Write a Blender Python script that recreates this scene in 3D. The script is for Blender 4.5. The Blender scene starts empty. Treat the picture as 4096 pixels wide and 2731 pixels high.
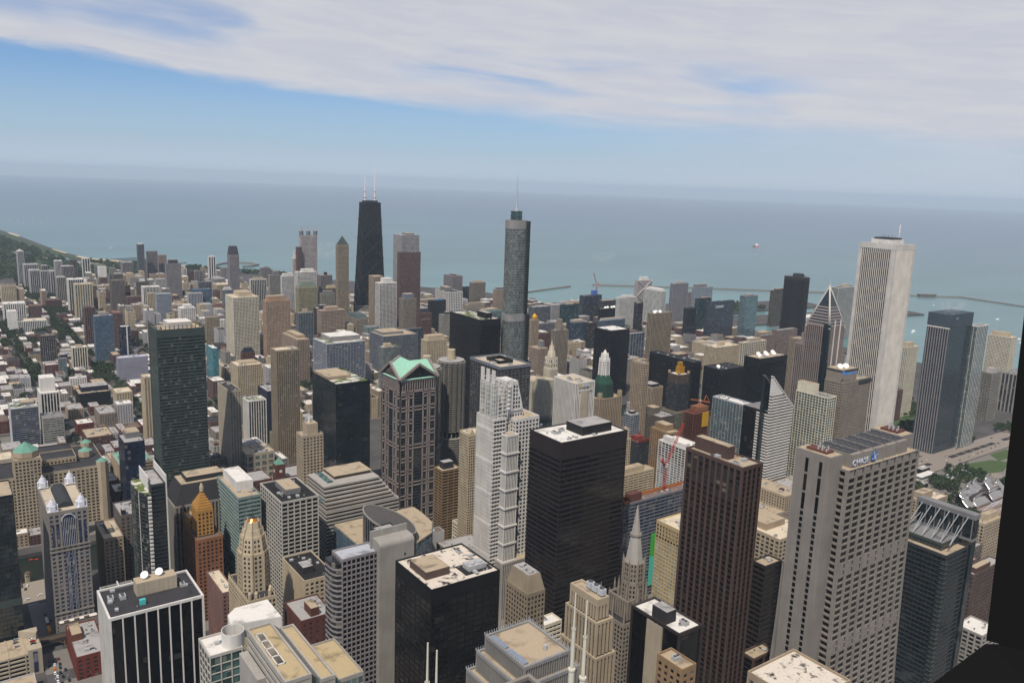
import bpy, bmesh, math, random
from mathutils import Vector, Matrix
random.seed(7)
SC = bpy.context.scene
COL = SC.collection
R = math.radians
# ---------------- camera
cam_d = bpy.data.cameras.new('camera'); cam = bpy.data.objects.new('camera', cam_d); COL.objects.link(cam)
CAMLOC = Vector((11.271, 51.196, 412.655))
hd, pi_, ro = R(36.0016), R(10.9319), R(2.0885)
fw = Vector((math.sin(hd)*math.cos(pi_), math.cos(hd)*math.cos(pi_), -math.sin(pi_)))
rt = Vector((math.cos(hd), -math.sin(hd), 0)); up = rt.cross(fw)
r2 = rt*math.cos(ro)+up*math.sin(ro); u2 = -rt*math.sin(ro)+up*math.cos(ro)
m = Matrix((r2, u2, -fw)).transposed().to_4x4(); m.translation = CAMLOC
cam.matrix_world = m
cam_d.sensor_width = 36; cam_d.lens = 3280/4096*36
cam_d.clip_start = 0.05; cam_d.clip_end = 250000
SC.camera = cam
# ---------------- world, sun, exposure
SUN_AZ, SUN_EL = 232.0, 57.0     # compass azimuth of the sun, elevation
sd = Vector((math.sin(R(SUN_AZ))*math.cos(R(SUN_EL)), math.cos(R(SUN_AZ))*math.cos(R(SUN_EL)), math.sin(R(SUN_EL))))
sl = bpy.data.lights.new('sun', 'SUN'); sl.energy = 4.3; sl.angle = R(1.0); sl.color = (1.0, .93, .84)
so = bpy.data.objects.new('sun', sl); COL.objects.link(so)
so.rotation_euler = sd.to_track_quat('Z', 'Y').to_euler(); so.location = (0, 0, 900)
SC.view_settings.view_transform = 'Standard'; SC.view_settings.look = 'None'
SC.view_settings.exposure = 0.1; SC.view_settings.gamma = 1
SC.render.film_transparent = False
SC.cycles.max_bounces = 5; SC.cycles.diffuse_bounces = 2; SC.cycles.glossy_bounces = 3
SC.cycles.volume_bounces = 0; SC.cycles.transparent_max_bounces = 6
world = bpy.data.worlds.new('World'); SC.world = world; world.use_nodes = True
nt = world.node_tree; nt.nodes.clear()
def N(tree, t, **kw):
    n = tree.nodes.new(t)
    for k, v in kw.items(): setattr(n, k, v)
    return n
class NB:
    """tiny helper that writes math on sockets"""
    def __init__(s, tree): s.t = tree
    def val(s, x, sock):
        if isinstance(x, (int, float)): sock.default_value = x
        else: s.t.links.new(x, sock)
    def m(s, op, a, b=0.0, c=None, clamp=False):
        n = N(s.t, 'ShaderNodeMath', operation=op, use_clamp=clamp); s.val(a, n.inputs[0]); s.val(b, n.inputs[1])
        if c is not None: s.val(c, n.inputs[2])
        return n.outputs[0]
    def ss(s, x, lo, hi, a=0.0, b=1.0):
        n = N(s.t, 'ShaderNodeMapRange', interpolation_type='SMOOTHSTEP'); s.val(x, n.inputs[0])
        for i, v in enumerate((lo, hi, a, b)): s.val(v, n.inputs[i+1])
        return n.outputs[0]
    def noise(s, vec, scale, detail=3, rough=.55, dist=0.0):
        n = N(s.t, 'ShaderNodeTexNoise'); s.t.links.new(vec, n.inputs['Vector'])
        n.inputs['Scale'].default_value = scale; n.inputs['Detail'].default_value = detail; n.inputs['Roughness'].default_value = rough; n.inputs['Distortion'].default_value = dist
        return n.outputs['Fac']
    def mix(s, f, a, b):
        n = N(s.t, 'ShaderNodeMix', data_type='RGBA'); s.val(f, n.inputs['Factor'])
        for x, i in ((a, 6), (b, 7)):
            if isinstance(x, (tuple, list)): n.inputs[i].default_value = (*x[:3], 1)
            else: s.t.links.new(x, n.inputs[i])
        return n.outputs[2]
    def xyz(s, x, y, z):
        n = N(s.t, 'ShaderNodeCombineXYZ')
        for q, i in ((x, 0), (y, 1), (z, 2)): s.val(q, n.inputs[i])
        return n.outputs[0]
    def sep(s, v):
        n = N(s.t, 'ShaderNodeSeparateXYZ'); s.t.links.new(v, n.inputs[0]); return n.outputs
def lin(*c):
    return tuple(((v/255)/12.92 if v/255 <= .04045 else (((v/255)+.055)/1.055)**2.4) for v in c)
b = NB(nt)
tc = N(nt, 'ShaderNodeTexCoord'); dx, dy, dz = b.sep(tc.outputs['Generated'])
az = b.m('MULTIPLY', b.m('ARCTAN2', dx, dy), 57.2958)            # compass azimuth
el = b.m('MULTIPLY', b.m('ARCSINE', dz), 57.2958)
sky = N(nt, 'ShaderNodeTexSky', sky_type='NISHITA'); sky.sun_disc = False
sky.sun_elevation = R(SUN_EL); sky.sun_rotation = R(SUN_AZ); sky.altitude = 400; sky.air_density = 1.0; sky.dust_density = .6; sky.ozone_density = 1.6
nt.links.new(b.xyz(dx, dy, b.m('MAXIMUM', dz, 0.012)), sky.inputs['Vector'])
# a sheet of high cloud: its lower edge falls from north to east; streaks run along the edge, with blue gaps further in
edge = b.m('SUBTRACT', 6.75, b.m('MULTIPLY', b.m('SUBTRACT', az, 4.7), 0.0760))
rel = b.m('SUBTRACT', el, edge)
v1 = b.xyz(b.m('MULTIPLY', az, .045), b.m('MULTIPLY', rel, .36), 0.3)
v2 = b.xyz(b.m('MULTIPLY', az, .11), b.m('MULTIPLY', rel, .8), 2.3)
n1 = b.noise(v1, 1.7, 4, .5, .4); n2 = b.noise(v2, 1.6, 5, .55, .5)
soft = b.m('ADD', rel, b.m('ADD', b.m('MULTIPLY', b.m('SUBTRACT', n1, .5), 1.3), b.m('MULTIPLY', b.m('SUBTRACT', n2, .5), .9)))
wid = b.ss(az, 12.0, 62.0, .75, 2.6)
cover = b.ss(b.m('DIVIDE', soft, wid), -0.25, 0.75)
band = b.m('MULTIPLY', b.ss(rel, 1.0, 2.6), b.ss(rel, 3.4, 5.2, 1.0, 0.0))
gap = b.ss(b.noise(b.xyz(b.m('MULTIPLY', az, .06), b.m('MULTIPLY', rel, .34), 7.7), 1.5, 3, .5, .4), .42, .66)
gapmask = b.m('MULTIPLY', b.m('MULTIPLY', gap, band), b.ss(az, 50.0, 58.0, .62, 0.0))
cloud = b.m('MULTIPLY', b.m('MULTIPLY', cover, b.m('SUBTRACT', 1.0, gapmask), clamp=True), b.ss(el, 15.0, 34.0, 1.0, .30))
haze_w = b.ss(el, 0.0, 8.0, .70, .0)
hazer = b.m('MULTIPLY', b.ss(az, 34.0, 68.0, 0.0, .72), b.ss(el, 0.0, 6.0, .55, 1.0))
skyc = N(nt, 'ShaderNodeMix', data_type='RGBA', blend_type='MULTIPLY'); skyc.inputs[0].default_value = 1
nt.links.new(sky.outputs[0], skyc.inputs[6]); skyc.inputs[7].default_value = (.60, .80, 1.10, 1)
K = 8.0
cc = b.mix(b.ss(n2, .3, .7), tuple(K*v for v in (.76, .77, .85)), tuple(K*v for v in (.85, .845, .885)))
hc = tuple(K*v for v in (.56, .70, .88))
c1 = b.mix(haze_w, skyc.outputs[2], hc)
c2 = b.mix(b.m('MAXIMUM', b.m('MULTIPLY', cloud, .93), hazer), c1, cc)
hb = b.ss(el, -.2, 2.4, 1.0, 0.0)
c3 = b.mix(b.m('MULTIPLY', hb, .8), c2, b.mix(b.ss(az, 8.0, 60.0), tuple(K*v for v in (.66, .79, .96)), tuple(K*v for v in (.68, .77, .90))))
bg = N(nt, 'ShaderNodeBackground'); bg.inputs['Strength'].default_value = 0.09
nt.links.new(c3, bg.inputs['Color']); wo = N(nt, 'ShaderNodeOutputWorld'); nt.links.new(bg.outputs[0], wo.inputs[0])

# ---------------- colours (albedo)
WALL = dict(marble=(204,197,186), white=(214,209,200), offwhite=(196,190,178), stone=(146,138,128), tan=(172,152,126), brownstone=(112,102,94), brick=(120,72,52),
 orangebrick=(150,98,62), gold=(190,140,62), greengrey=(136,152,146), pinkbrick=(140,104,94), cream=(200,182,150), redbrick=(106,64,54), red=(118,54,42),
 stonepink=(150,143,142), concrete=(166,160,150), black=(26,26,28), tan2=(158,142,118), limestone=(184,166,138), silver=(150,147,142), stonew=(178,171,160),
 brownm=(56,50,47), tanbrick=(156,126,92), brownp=(88,68,60), corten=(46,38,37), dkgrey=(58,60,62), yellow=(200,176,124), slabgrey=(120,120,126),
 palegrey=(168,170,168), cream2=(208,198,174), steel=(66,76,72), navy=(34,38,54), stoneb=(150,138,122), grey=(130,129,128), beigegrey=(158,152,140),
 greenbrick=(150,148,112), dkstone=(84,82,80), ochre=(138,112,78), lightband=(176,180,188), greyb=(118,122,128), greyw=(168,172,176), greyblk=(60,66,74),
 whitepink=(196,186,182), whitegrey=(186,182,180), brownpink=(112,86,80), tanpink=(168,146,126), salmon=(180,144,116), yellowg=(168,158,122),
 tealblk=(24,34,38), tealdk=(38,58,62), teal=(70,130,138), bluebl=(40,54,68), tealgrey=(96,112,116), steelbl=(74,86,94), lilac=(150,148,160), lilacw=(196,188,206),
 darkmauve=(74,66,72), blue5=(86,106,124), bluetent=(60,140,215), greyblue=(118,124,136), copper=(112,164,142), greygreen=(116,128,112), greygreen2=(84,96,92),
 greengrey2=(74,88,80), stonegreen=(120,120,100), tanstone=(156,140,116), brownred=(100,70,62), beige=(186,172,148), dark=(52,50,52), brown=(98,80,70), blue3=(40,58,92), navyroof=(40,42,52), granite=(150,136,128), mint=(128,208,172), goldleaf=(196,150,60), woodorange=(190,110,40))
GLASS = dict(dk=(34,35,37), black=(14,14,16), blue=(44,52,72), green=(62,86,80), green2=(38,52,48), blue2=(38,62,92), blue3=(26,36,56), blue4=(46,56,70), blue5=(72,92,108),
 tealblk=(20,30,34), teal=(56,112,120), tealdk=(34,60,62), glassg=(82,96,92), dkglass=(42,48,54), palegrey=(140,144,140), mirror=(120,142,148), grey=(96,104,108), pink=(170,140,132), tan2=(110,100,84), white=(180,176,170))
ROOFC = dict(gravel=(150,142,130), lightgrey=(160,155,150), white=(215,208,196), beige=(186,170,144), tan=(172,152,122), cream=(205,188,158), dark=(58,56,58), black=(38,36,36), brown=(110,92,78),
 red=(130,92,78), grey=(126,124,122), greyblk=(62,66,72), metal=(170,172,176), concrete=(166,160,150), green=(96,130,100), copper=(112,164,142), ochre=(178,156,112), greengrey=(120,140,130), greygreen=(116,128,112), greyw=(170,172,176),
 lilacw=(190,186,198), blue5=(96,110,124), navy=(48,52,66), silver=(170,172,174), whitegrey=(196,192,188), greyblue=(118,124,136), redgrey=(120,70,58))
def soften(c, sat=.95, k=None):
    g = .3*c[0]+.55*c[1]+.15*c[2]; k = k or (.74 if g < .52 else .86)
    return tuple((g+(v-g)*sat)*k for v in c)
MATS = {}
def base_mat(name, rough=.85, spec=.3):
    mt = bpy.data.materials.new(name); mt.use_nodes = True; t = mt.node_tree
    p = t.nodes['Principled BSDF']; p.inputs['Roughness'].default_value = rough; p.inputs['Specular IOR Level'].default_value = spec
    return mt, t, p
def wallmat(key, metallic=0, rough=.85):
    k = ('w', key, metallic)
    if k in MATS: return MATS[k]
    mt, t, p = base_mat('wall_'+key, rough); nb = NB(t); c = soften(lin(*(WALL.get(key) or GLASS.get(key))))
    tcn = N(t, 'ShaderNodeTexCoord'); v = tcn.outputs['Object']
    sc = N(t, 'ShaderNodeVectorMath', operation='MULTIPLY'); t.links.new(v, sc.inputs[0]); sc.inputs[1].default_value = (.5, .5, .035)
    st = nb.noise(sc.outputs[0], 1.0, 4, .6); bl = nb.noise(v, .06, 3, .5)
    f = nb.m('MULTIPLY', nb.ss(st, .3, .75, .91, 1.05), nb.ss(bl, .3, .7, .9, 1.08))
    mx = N(t, 'ShaderNodeMix', data_type='RGBA', blend_type='MULTIPLY'); mx.inputs[0].default_value = 1; mx.inputs[6].default_value = (*c, 1)
    t.links.new(nb.xyz(f, f, f), mx.inputs[7]); t.links.new(mx.outputs[2], p.inputs['Base Color'])
    p.inputs['Metallic'].default_value = metallic
    if key in ('black', 'tealblk', 'bluebl', 'brownm', 'corten', 'tealdk'): p.inputs['Roughness'].default_value = .45
    MATS[k] = mt; return mt
def wallmat2(key):
    k = 'spandrel_'+key
    if k not in WALL: WALL[k] = tuple(int(v*.62) for v in WALL.get(key, (120, 115, 110)))
    return wallmat(k)
def glassmat(key):
    k = ('g', key)
    if k in MATS: return MATS[k]
    mt, t, p = base_mat('glass_'+key, .12, .5); nb = NB(t); c = lin(*(GLASS.get(key) or WALL.get(key)))
    tcn = N(t, 'ShaderNodeTexCoord'); v = tcn.outputs['Object']
    sc = N(t, 'ShaderNodeVectorMath', operation='SNAP'); t.links.new(v, sc.inputs[0]); sc.inputs[1].default_value = (3.1, 3.1, 3.7)
    wn = N(t, 'ShaderNodeTexWhiteNoise'); t.links.new(sc.outputs[0], wn.inputs['Vector'])
    bl = nb.noise(v, .09, 3, .6)
    val = wn.outputs['Value']
    f = nb.m('MULTIPLY', nb.ss(val, .0, 1.0, *((.8, 1.2) if key in ('mirror', 'teal', 'blue5', 'palegrey') else (.55, 1.5))), nb.ss(bl, .3, .7, .7, 1.35))
    mx = N(t, 'ShaderNodeMix', data_type='RGBA', blend_type='MULTIPLY'); mx.inputs[0].default_value = 1; mx.inputs[6].default_value = (*c, 1)
    t.links.new(nb.xyz(f, f, f), mx.inputs[7])
    blind = nb.m('GREATER_THAN', val, .9 if key not in ('black', 'tealblk') else .975)
    cc_ = nb.mix(nb.m('MULTIPLY', blind, .5), mx.outputs[2], lin(*((70, 66, 60) if sum(c) < .05 else (140, 134, 122))))
    t.links.new(cc_, p.inputs['Base Color'])
    # every pane leans a hair differently, so reflections break up
    geo = N(t, 'ShaderNodeNewGeometry'); ad = N(t, 'ShaderNodeVectorMath', operation='MULTIPLY_ADD')
    t.links.new(wn.outputs['Color'], ad.inputs[0]); ad.inputs[1].default_value = (.035, .035, .035); t.links.new(geo.outputs['Normal'], ad.inputs[2])
    nm = N(t, 'ShaderNodeVectorMath', operation='NORMALIZE'); t.links.new(ad.outputs[0], nm.inputs[0]); t.links.new(nm.outputs[0], p.inputs['Normal'])
    if key in ('mirror',): p.inputs['Metallic'].default_value = .6
    if key in ('teal', 'tealdk', 'green', 'blue2', 'blue3', 'blue4', 'blue5', 'glassg', 'tealblk'): p.inputs['IOR'].default_value = 1.75
    MATS[k] = mt; return mt
def roofmat(key):
    k = ('r', key)
    if k in MATS: return MATS[k]
    special = {'stained': ((206,192,172), (52,46,42), .2, .52, .66), 'sedum': ((196,190,178), (92,104,44), .07, .50, .52), 'rust': ((168,152,126), (120,76,52), .12, .55, .62),
               'debris': ((104,98,96), (170,112,70), .35, .55, .62), 'darkpatch': ((46,46,50), (120,122,126), .14, .64, .68), 'tile': ((150,78,62), (120,60,48), .5, .4, .6)}
    mt, t, p = base_mat('roof_'+key, .95, .2); nb = NB(t)
    tcn = N(t, 'ShaderNodeTexCoord'); v = tcn.outputs['Object']
    if key in special: a, d_, s_, lo, hi = special[key]
    else:
        a = ROOFC.get(key) or WALL.get(key) or (140,135,128); d_ = tuple(x*.74 for x in a); s_, lo, hi = .09, .5, .72
    f = nb.ss(nb.noise(v, s_, 5, .6, .4), lo, hi)
    fine = nb.ss(nb.noise(v, 1.3, 3, .7), .25, .75, .88, 1.08)
    mx = N(t, 'ShaderNodeMix', data_type='RGBA', blend_type='MULTIPLY'); mx.inputs[0].default_value = 1
    t.links.new(nb.mix(f, soften(lin(*a), .85, .92), soften(lin(*d_), .85, .92)), mx.inputs[6]); t.links.new(nb.xyz(fine, fine, fine), mx.inputs[7])
    t.links.new(mx.outputs[2], p.inputs['Base Color'])
    MATS[k] = mt; return mt
def flat(name, c, rough=.7, metallic=0, var=.12):
    k = ('f', name)
    if k in MATS: return MATS[k]
    mt, t, p = base_mat(name, rough); nb = NB(t)
    tcn = N(t, 'ShaderNodeTexCoord'); f = nb.ss(nb.noise(tcn.outputs['Object'], .7, 3), .25, .75, 1-var, 1+var)
    mx = N(t, 'ShaderNodeMix', data_type='RGBA', blend_type='MULTIPLY'); mx.inputs[0].default_value = 1; mx.inputs[6].default_value = (*lin(*c), 1)
    t.links.new(nb.xyz(f, f, f), mx.inputs[7]); t.links.new(mx.outputs[2], p.inputs['Base Color']); p.inputs['Metallic'].default_value = metallic
    MATS[k] = mt; return mt
# ---------------- mesh helper
class MB:
    def __init__(s): s.v = []; s.f = []; s.mi = []; s.mats = []
    def mat(s, m):
        if m not in s.mats: s.mats.append(m)
        return s.mats.index(m)
    def quad(s, a, b_, c, d, mi=0):
        n = len(s.v); s.v += [a, b_, c, d]; s.f.append((n, n+1, n+2, n+3)); s.mi.append(mi)
    def poly(s, pts, mi=0):
        n = len(s.v); s.v += pts; s.f.append(tuple(range(n, n+len(pts)))); s.mi.append(mi)
    def box(s, x0, y0, z0, x1, y1, z1, mi=0, bottom=True):
        if x1 < x0: x0, x1 = x1, x0
        if y1 < y0: y0, y1 = y1, y0
        n = len(s.v)
        s.v += [(x0,y0,z0),(x1,y0,z0),(x1,y1,z0),(x0,y1,z0),(x0,y0,z1),(x1,y0,z1),(x1,y1,z1),(x0,y1,z1)]
        fs = [(4,5,6,7),(0,1,5,4),(1,2,6,5),(2,3,7,6),(3,0,4,7)]
        if bottom: fs.append((3,2,1,0))
        for q in fs: s.f.append(tuple(n+i for i in q)); s.mi.append(mi)
    def prism(s, pts, z0, z1, mi=0, ztop=None, cap=True):
        """extrude a counter-clockwise outline; ztop = list of top heights or None"""
        n = len(s.v); k = len(pts); zt = ztop or [z1]*k
        s.v += [(x, y, z0) for x, y in pts] + [(x, y, zt[i]) for i, (x, y) in enumerate(pts)]
        for i in range(k):
            j = (i+1) % k; s.f.append((n+i, n+j, n+k+j, n+k+i)); s.mi.append(mi)
        if cap: s.f.append(tuple(n+k+i for i in range(k))); s.mi.append(mi); s.f.append(tuple(n+k-1-i for i in range(k))); s.mi.append(mi)
    def frustum(s, p0, z0, p1, z1, mi=0, cap=True):
        n = len(s.v); k = len(p0)
        s.v += [(x, y, z0) for x, y in p0] + [(x, y, z1) for x, y in p1]
        for i in range(k):
            j = (i+1) % k; s.f.append((n+i, n+j, n+k+j, n+k+i)); s.mi.append(mi)
        if cap: s.f.append(tuple(n+k+i for i in range(k))); s.mi.append(mi)
    def cyl(s, cx, cy, z0, z1, r0, r1=None, n=12, mi=0, cap=True):
        r1 = r0 if r1 is None else r1
        a = [(cx+r0*math.cos(2*math.pi*i/n), cy+r0*math.sin(2*math.pi*i/n)) for i in range(n)]
        c = [(cx+r1*math.cos(2*math.pi*i/n), cy+r1*math.sin(2*math.pi*i/n)) for i in range(n)]
        s.frustum(a, z0, c, z1, mi, cap)
    def bar(s, a, b_, w, mi=0):
        a = Vector(a); b_ = Vector(b_); d = (b_-a).normalized(); u = d.cross(Vector((0, 0, 1)))
        if u.length < .01: u = d.cross(Vector((1, 0, 0)))
        u.normalize(); v = d.cross(u); n = len(s.v); h = w/2
        for p in (a, b_):
            for i, j in ((-h,-h),(h,-h),(h,h),(-h,h)): s.v.append(tuple(p+u*i+v*j))
        for q in ((0,1,5,4),(1,2,6,5),(2,3,7,6),(3,0,4,7),(4,5,6,7),(3,2,1,0)): s.f.append(tuple(n+i for i in q)); s.mi.append(mi)
    def build(s, name, mats, parent=None, loc=None, smooth=False, wloc=None):
        me = bpy.data.meshes.new(name)
        vs = s.v
        if wloc: vs = [(x-wloc[0], y-wloc[1], z-wloc[2]) for x, y, z in vs]
        me.from_pydata(vs, [], s.f); me.update()
        if not isinstance(mats, (list, tuple)): mats = [mats]
        for q in mats: me.materials.append(q)
        if len(mats) > 1: me.polygons.foreach_set('material_index', s.mi)
        if smooth: me.polygons.foreach_set('use_smooth', [True]*len(me.polygons))
        o = bpy.data.objects.new(name, me); COL.objects.link(o)
        if parent: o.parent = parent
        if loc: o.location = loc
        return o
def thing(name, label, cat, loc, group=None, rz=0):
    o = bpy.data.objects.new(name, None); COL.objects.link(o); o.location = loc; o.rotation_euler = (0, 0, rz)
    o['label'] = label; o['category'] = cat
    if group: o['group'] = group
    return o
def tag(o, label, cat, group=None, kind=None):
    o['label'] = label; o['category'] = cat
    if group: o['group'] = group
    if kind: o['kind'] = kind
    return o
def struct(o): o['kind'] = 'structure'; return o
# ---------------- facade grid
def facade(mb, ax, c, a0, a1, sg, z0, z1, st, mi=0):
    """real piers and spandrels standing proud of the glazing plane c; ax 0 = wall runs along x, 1 = along y"""
    typ, bay, fl, pf, sf = st
    L = a1-a0; nb = max(1, round(L/bay)); bw = L/nb; nf = max(1, round((z1-z0)/fl)); fh = (z1-z0)/nf
    pr, sr = dict(g=(.45,.30), p=(.32,.26), v=(.9,.22), h=(.18,.55), c=(.16,.10), b=(.3,.3))[typ]
    pw = bw*pf
    def bx(u0, u1, d, w0, w1):
        if ax == 0: mb.box(u0, c, w0, u1, c+sg*d, w1, m2[0], bottom=True)
        else: mb.box(c, u0, w0, c+sg*d, u1, w1, m2[0], bottom=True)
    m2 = [mi]
    if pf > 0:
        for i in range(nb+1):
            m_ = a0+i*bw; u0 = max(a0, m_-pw/2); u1 = min(a1, m_+pw/2); bx(u0, u1, pr, z0, z1)
    if sf > 0:
        if typ == 'v': m2[0] = 1
        sh = fh*sf
        for k in range(nf+1):
            w0 = z0+k*fh-sh*.5; w1 = w0+sh; w0 = max(z0, w0); w1 = min(z1, w1)
            if w1-w0 > .05: bx(a0, a1, sr, w0, w1)
    return pr
def parse(st):
    t = st.split(':'); q = .84 if t[0] == 'p' and float(t[5]) < .64 else 1
    return t[1], t[2], (t[0], float(t[3]), float(t[4]), float(t[5])*q, float(t[6])*q)
WINS = set('lantern_tower deco_tower gothic_office_tower grid_tower blank_wall_building limestone_tower mansard_deco_tower brick_building brick_hotel curved_grid_tower brown_pier_tower tiered_brick_tower yellow_tower stone_mart pink_slab department_store white_grid_tower glass_office temple_tower deco_slab stone_block setback_white_tower colonnade_tower deco_lantern_tower white_edged_block'.split())
WCOUNT = {}
def panemat():
    if 'pane' in MATS: return MATS['pane']
    mt, t, p = base_mat('window_pane', .1, .5); nb = NB(t); oi = N(t, 'ShaderNodeObjectInfo'); r = oi.outputs['Random']
    c = nb.mix(nb.ss(r, .0, .8, 0, 1), lin(14, 16, 18), lin(46, 49, 52)); c = nb.mix(nb.m('GREATER_THAN', r, .92), c, lin(104, 99, 88))
    t.links.new(c, p.inputs['Base Color']); MATS['pane'] = mt; return mt
def panes(t, faces, st, z0, z1, cap=50):
    typ, bay, fl, pf, sf = st
    for ax, c, a0, a1, nm in faces:
        L = a1-a0; nb = max(1, round(L/bay)); bw = L/nb; nf = max(1, round((z1-z0)/fl)); fh = (z1-z0)/nf
        w, h = bw*(1-pf)-.1, fh*(1-sf)-.1; d = .04
        mb = MB()
        if ax == 0: mb.box(-w/2, -d, 0, w/2, 0, h)
        else: mb.box(-d, -w/2, 0, 0, w/2, h)
        o = mb.build('window', panemat()); me = o.data; bpy.data.objects.remove(o); n = 0
        for k in range(nf-1, -1, -1):
            for i in range(nb):
                if n >= cap or WCOUNT.get(t.name, 0) >= 100: return
                o = bpy.data.objects.new('window', me); COL.objects.link(o); o.parent = t
                u = a0+(i+.5)*bw; z = z0+k*fh+fh*sf/2+.05; o.location = (u, c, z) if ax == 0 else (c, u, z); n += 1; WCOUNT[t.name] = WCOUNT.get(t.name, 0)+1
UNIT = {}
def unit_mesh(kind):
    if kind in UNIT: return UNIT[kind]
    mb = MB()
    if kind == 'fan':
        mb.box(-2, -1.4, 0, 2, 1.4, 1.9, 0); mb.cyl(-.9, 0, 1.9, 2.25, .8, n=10, mi=1); mb.cyl(1, 0, 1.9, 2.25, .8, n=10, mi=1)
    elif kind == 'box':
        mb.box(-1.5, -1.1, 0.2, 1.5, 1.1, 1.5, 0); mb.box(1.5, -.4, .3, 4.2, .4, 1.0, 1)
    elif kind == 'vent':
        mb.cyl(0, 0, 0, 1.2, .5, n=8, mi=0); mb.cyl(0, 0, 1.2, 1.5, .75, .3, n=8, mi=1)
    o = mb.build(kind, [flat('unit_grey', (158, 158, 156)), flat('unit_dark', (72, 72, 74))]); me = o.data
    bpy.data.objects.remove(o); UNIT[kind] = me; return me
NAMEK = dict(fan='cooling_unit', box='air_handler', vent='roof_vent')
def rooftop(t, w, d, h, seed, dens=1.0, keep=()):
    rnd = random.Random(seed); n = int(min(11, max(2, w*d/170))*dens)
    for i in range(n):
        k = rnd.choice(('fan', 'box', 'box', 'vent', 'vent')); x = rnd.uniform(4, w-4) if w > 9 else w/2; y = rnd.uniform(4, d-4) if d > 9 else d/2
        if any(a-2 < x < c+2 and e-2 < y < f_+2 for a, e, c, f_ in keep): continue
        o = bpy.data.objects.new(NAMEK[k], unit_mesh(k)); COL.objects.link(o); o.parent = t; o.location = (x, y, h); o.rotation_euler = (0, 0, rnd.choice((0, math.pi/2))); s_ = rnd.uniform(.8, 1.35); o.scale = (s_, s_, s_)
def block(t, x0, y0, x1, y1, z0, z1, style, roof, names=('facade', 'glazing', 'roof'), top=None, plain=(), parapet=1.1):
    """one rectangular volume as parts of thing t, local coordinates"""
    wk, gk, st = parse(style); typ = st[0]; wm = wallmat(wk)
    top = top if top is not None else dict(g=.6, p=1.6, v=.8, h=.8, c=1.2, b=1)[typ]
    zt = z1-parapet
    if typ == 'b':
        mb = MB(); mb.box(x0, y0, z0, x1, y1, zt-.02, 0); pm = mb; pr = 0
        a = .5
        for q in ((x0, y0, x1, y0+a), (x0, y1-a, x1, y1), (x0, y0+a, x0+a, y1-a), (x1-a, y0+a, x1, y1-a)): mb.box(q[0], q[1], zt-.02, q[2], q[3], z1)
        mb.build(names[0], wm, t)
    else:
        pr = dict(g=.45, p=.32, v=.9, h=.55, c=.16)[typ]
        X0, Y0, X1, Y1 = x0+pr, y0+pr, x1-pr, y1-pr
        core = MB(); core.box(X0, Y0, z0, X1, Y1, zt-.3); core.build(names[1], glassmat(gk), t)
        mb = MB(); zf = z1-top-parapet
        for ax, c, a0, a1, sg, nm in ((0, Y0, X0, X1, -1, 'S'), (1, X0, Y0, Y1, -1, 'W'), (0, Y1, X0, X1, 1, 'N'), (1, X1, Y0, Y1, 1, 'E')):
            if nm in plain:
                if ax == 0: mb.box(a0, c, z0, a1, c+sg*.28, zf)
                else: mb.box(c, a0, z0, c+sg*.28, a1, zf)
            else: facade(mb, ax, c, a0, a1, sg, z0, zf, st)
        if t.name.split('.')[0] in WINS: panes(t, [q for q in ((1, X0, Y0, Y1, 'W'), (0, Y0, X0, X1, 'S')) if q[4] not in plain], st, z0, zf)
        cw = max(.5, min(1.2, st[1]*st[3]*.5)) if st[3] > .08 else .25      # corner posts
        for cx, sx in ((X0, -1), (X1, 1)):
            for cy, sy in ((Y0, -1), (Y1, 1)):
                mb.box(cx, cy, z0, cx+sx*pr, cy+sy*pr, zf)
        a = max(.5, pr+.3)
        for q in ((x0, y0, x1, y0+a), (x0, y1-a, x1, y1), (x0, y0+a, x0+a, y1-a), (x1-a, y0+a, x1, y1-a)): mb.box(q[0], q[1], zf, q[2], q[3], z1)
        mb.build(names[0], [wm, wallmat2(wk)] if typ == 'v' else wm, t)
    if roof != 'none':
        rb = MB(); a = max(.5, pr+.3); rb.box(x0+a, y0+a, zt-.25, x1-a, y1-a, zt, 0, bottom=False); rb.build(names[2], roofmat(roof), t)
    return zt
def dish(t, x, y, z, r=2.6, name='satellite_dish', az=215):
    mb = MB(); mb.cyl(0, 0, 0, 2.2, .25, n=6)
    d = Vector((math.sin(R(az))*.75, math.cos(R(az))*.75, .66)).normalized(); u = d.orthogonal().normalized(); v = d.cross(u); c = Vector((0, 0, 2.6)); n = 16
    rings = [(0, 0), (.5, .1), (1, .38)]; base = len(mb.v)
    for rr, dd in rings:
        for i in range(n):
            a = 2*math.pi*i/n; mb.v.append(tuple(c+u*(math.cos(a)*r*rr)+v*(math.sin(a)*r*rr)+d*(dd*r*.5)))
    for k in range(2):
        for i in range(n):
            j = (i+1) % n; mb.f.append((base+k*n+i, base+k*n+j, base+(k+1)*n+j, base+(k+1)*n+i)); mb.mi.append(0)
    mb.bar(tuple(c), tuple(c+d*r*.55), .15)
    return mb.build(name, flat('dish_white', (225, 222, 215), .5), t, (x, y, z))
def hip(t, x0, y0, x1, y1, z0, z1, f, mat, name='hipped_roof'):
    cx, cy = (x0+x1)/2, (y0+y1)/2; k = 1-f if f < 1 else 0
    mb = MB(); p0 = [(x0, y0), (x1, y0), (x1, y1), (x0, y1)]; f2 = (f if f < 1 else .03)
    p1 = [(cx+(x-cx)*f2, cy+(y-cy)*f2) for x, y in p0]; mb.frustum(p0, z0, p1, z1); return mb.build(name, mat, t)
GLASSSIGN = {}
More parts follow.
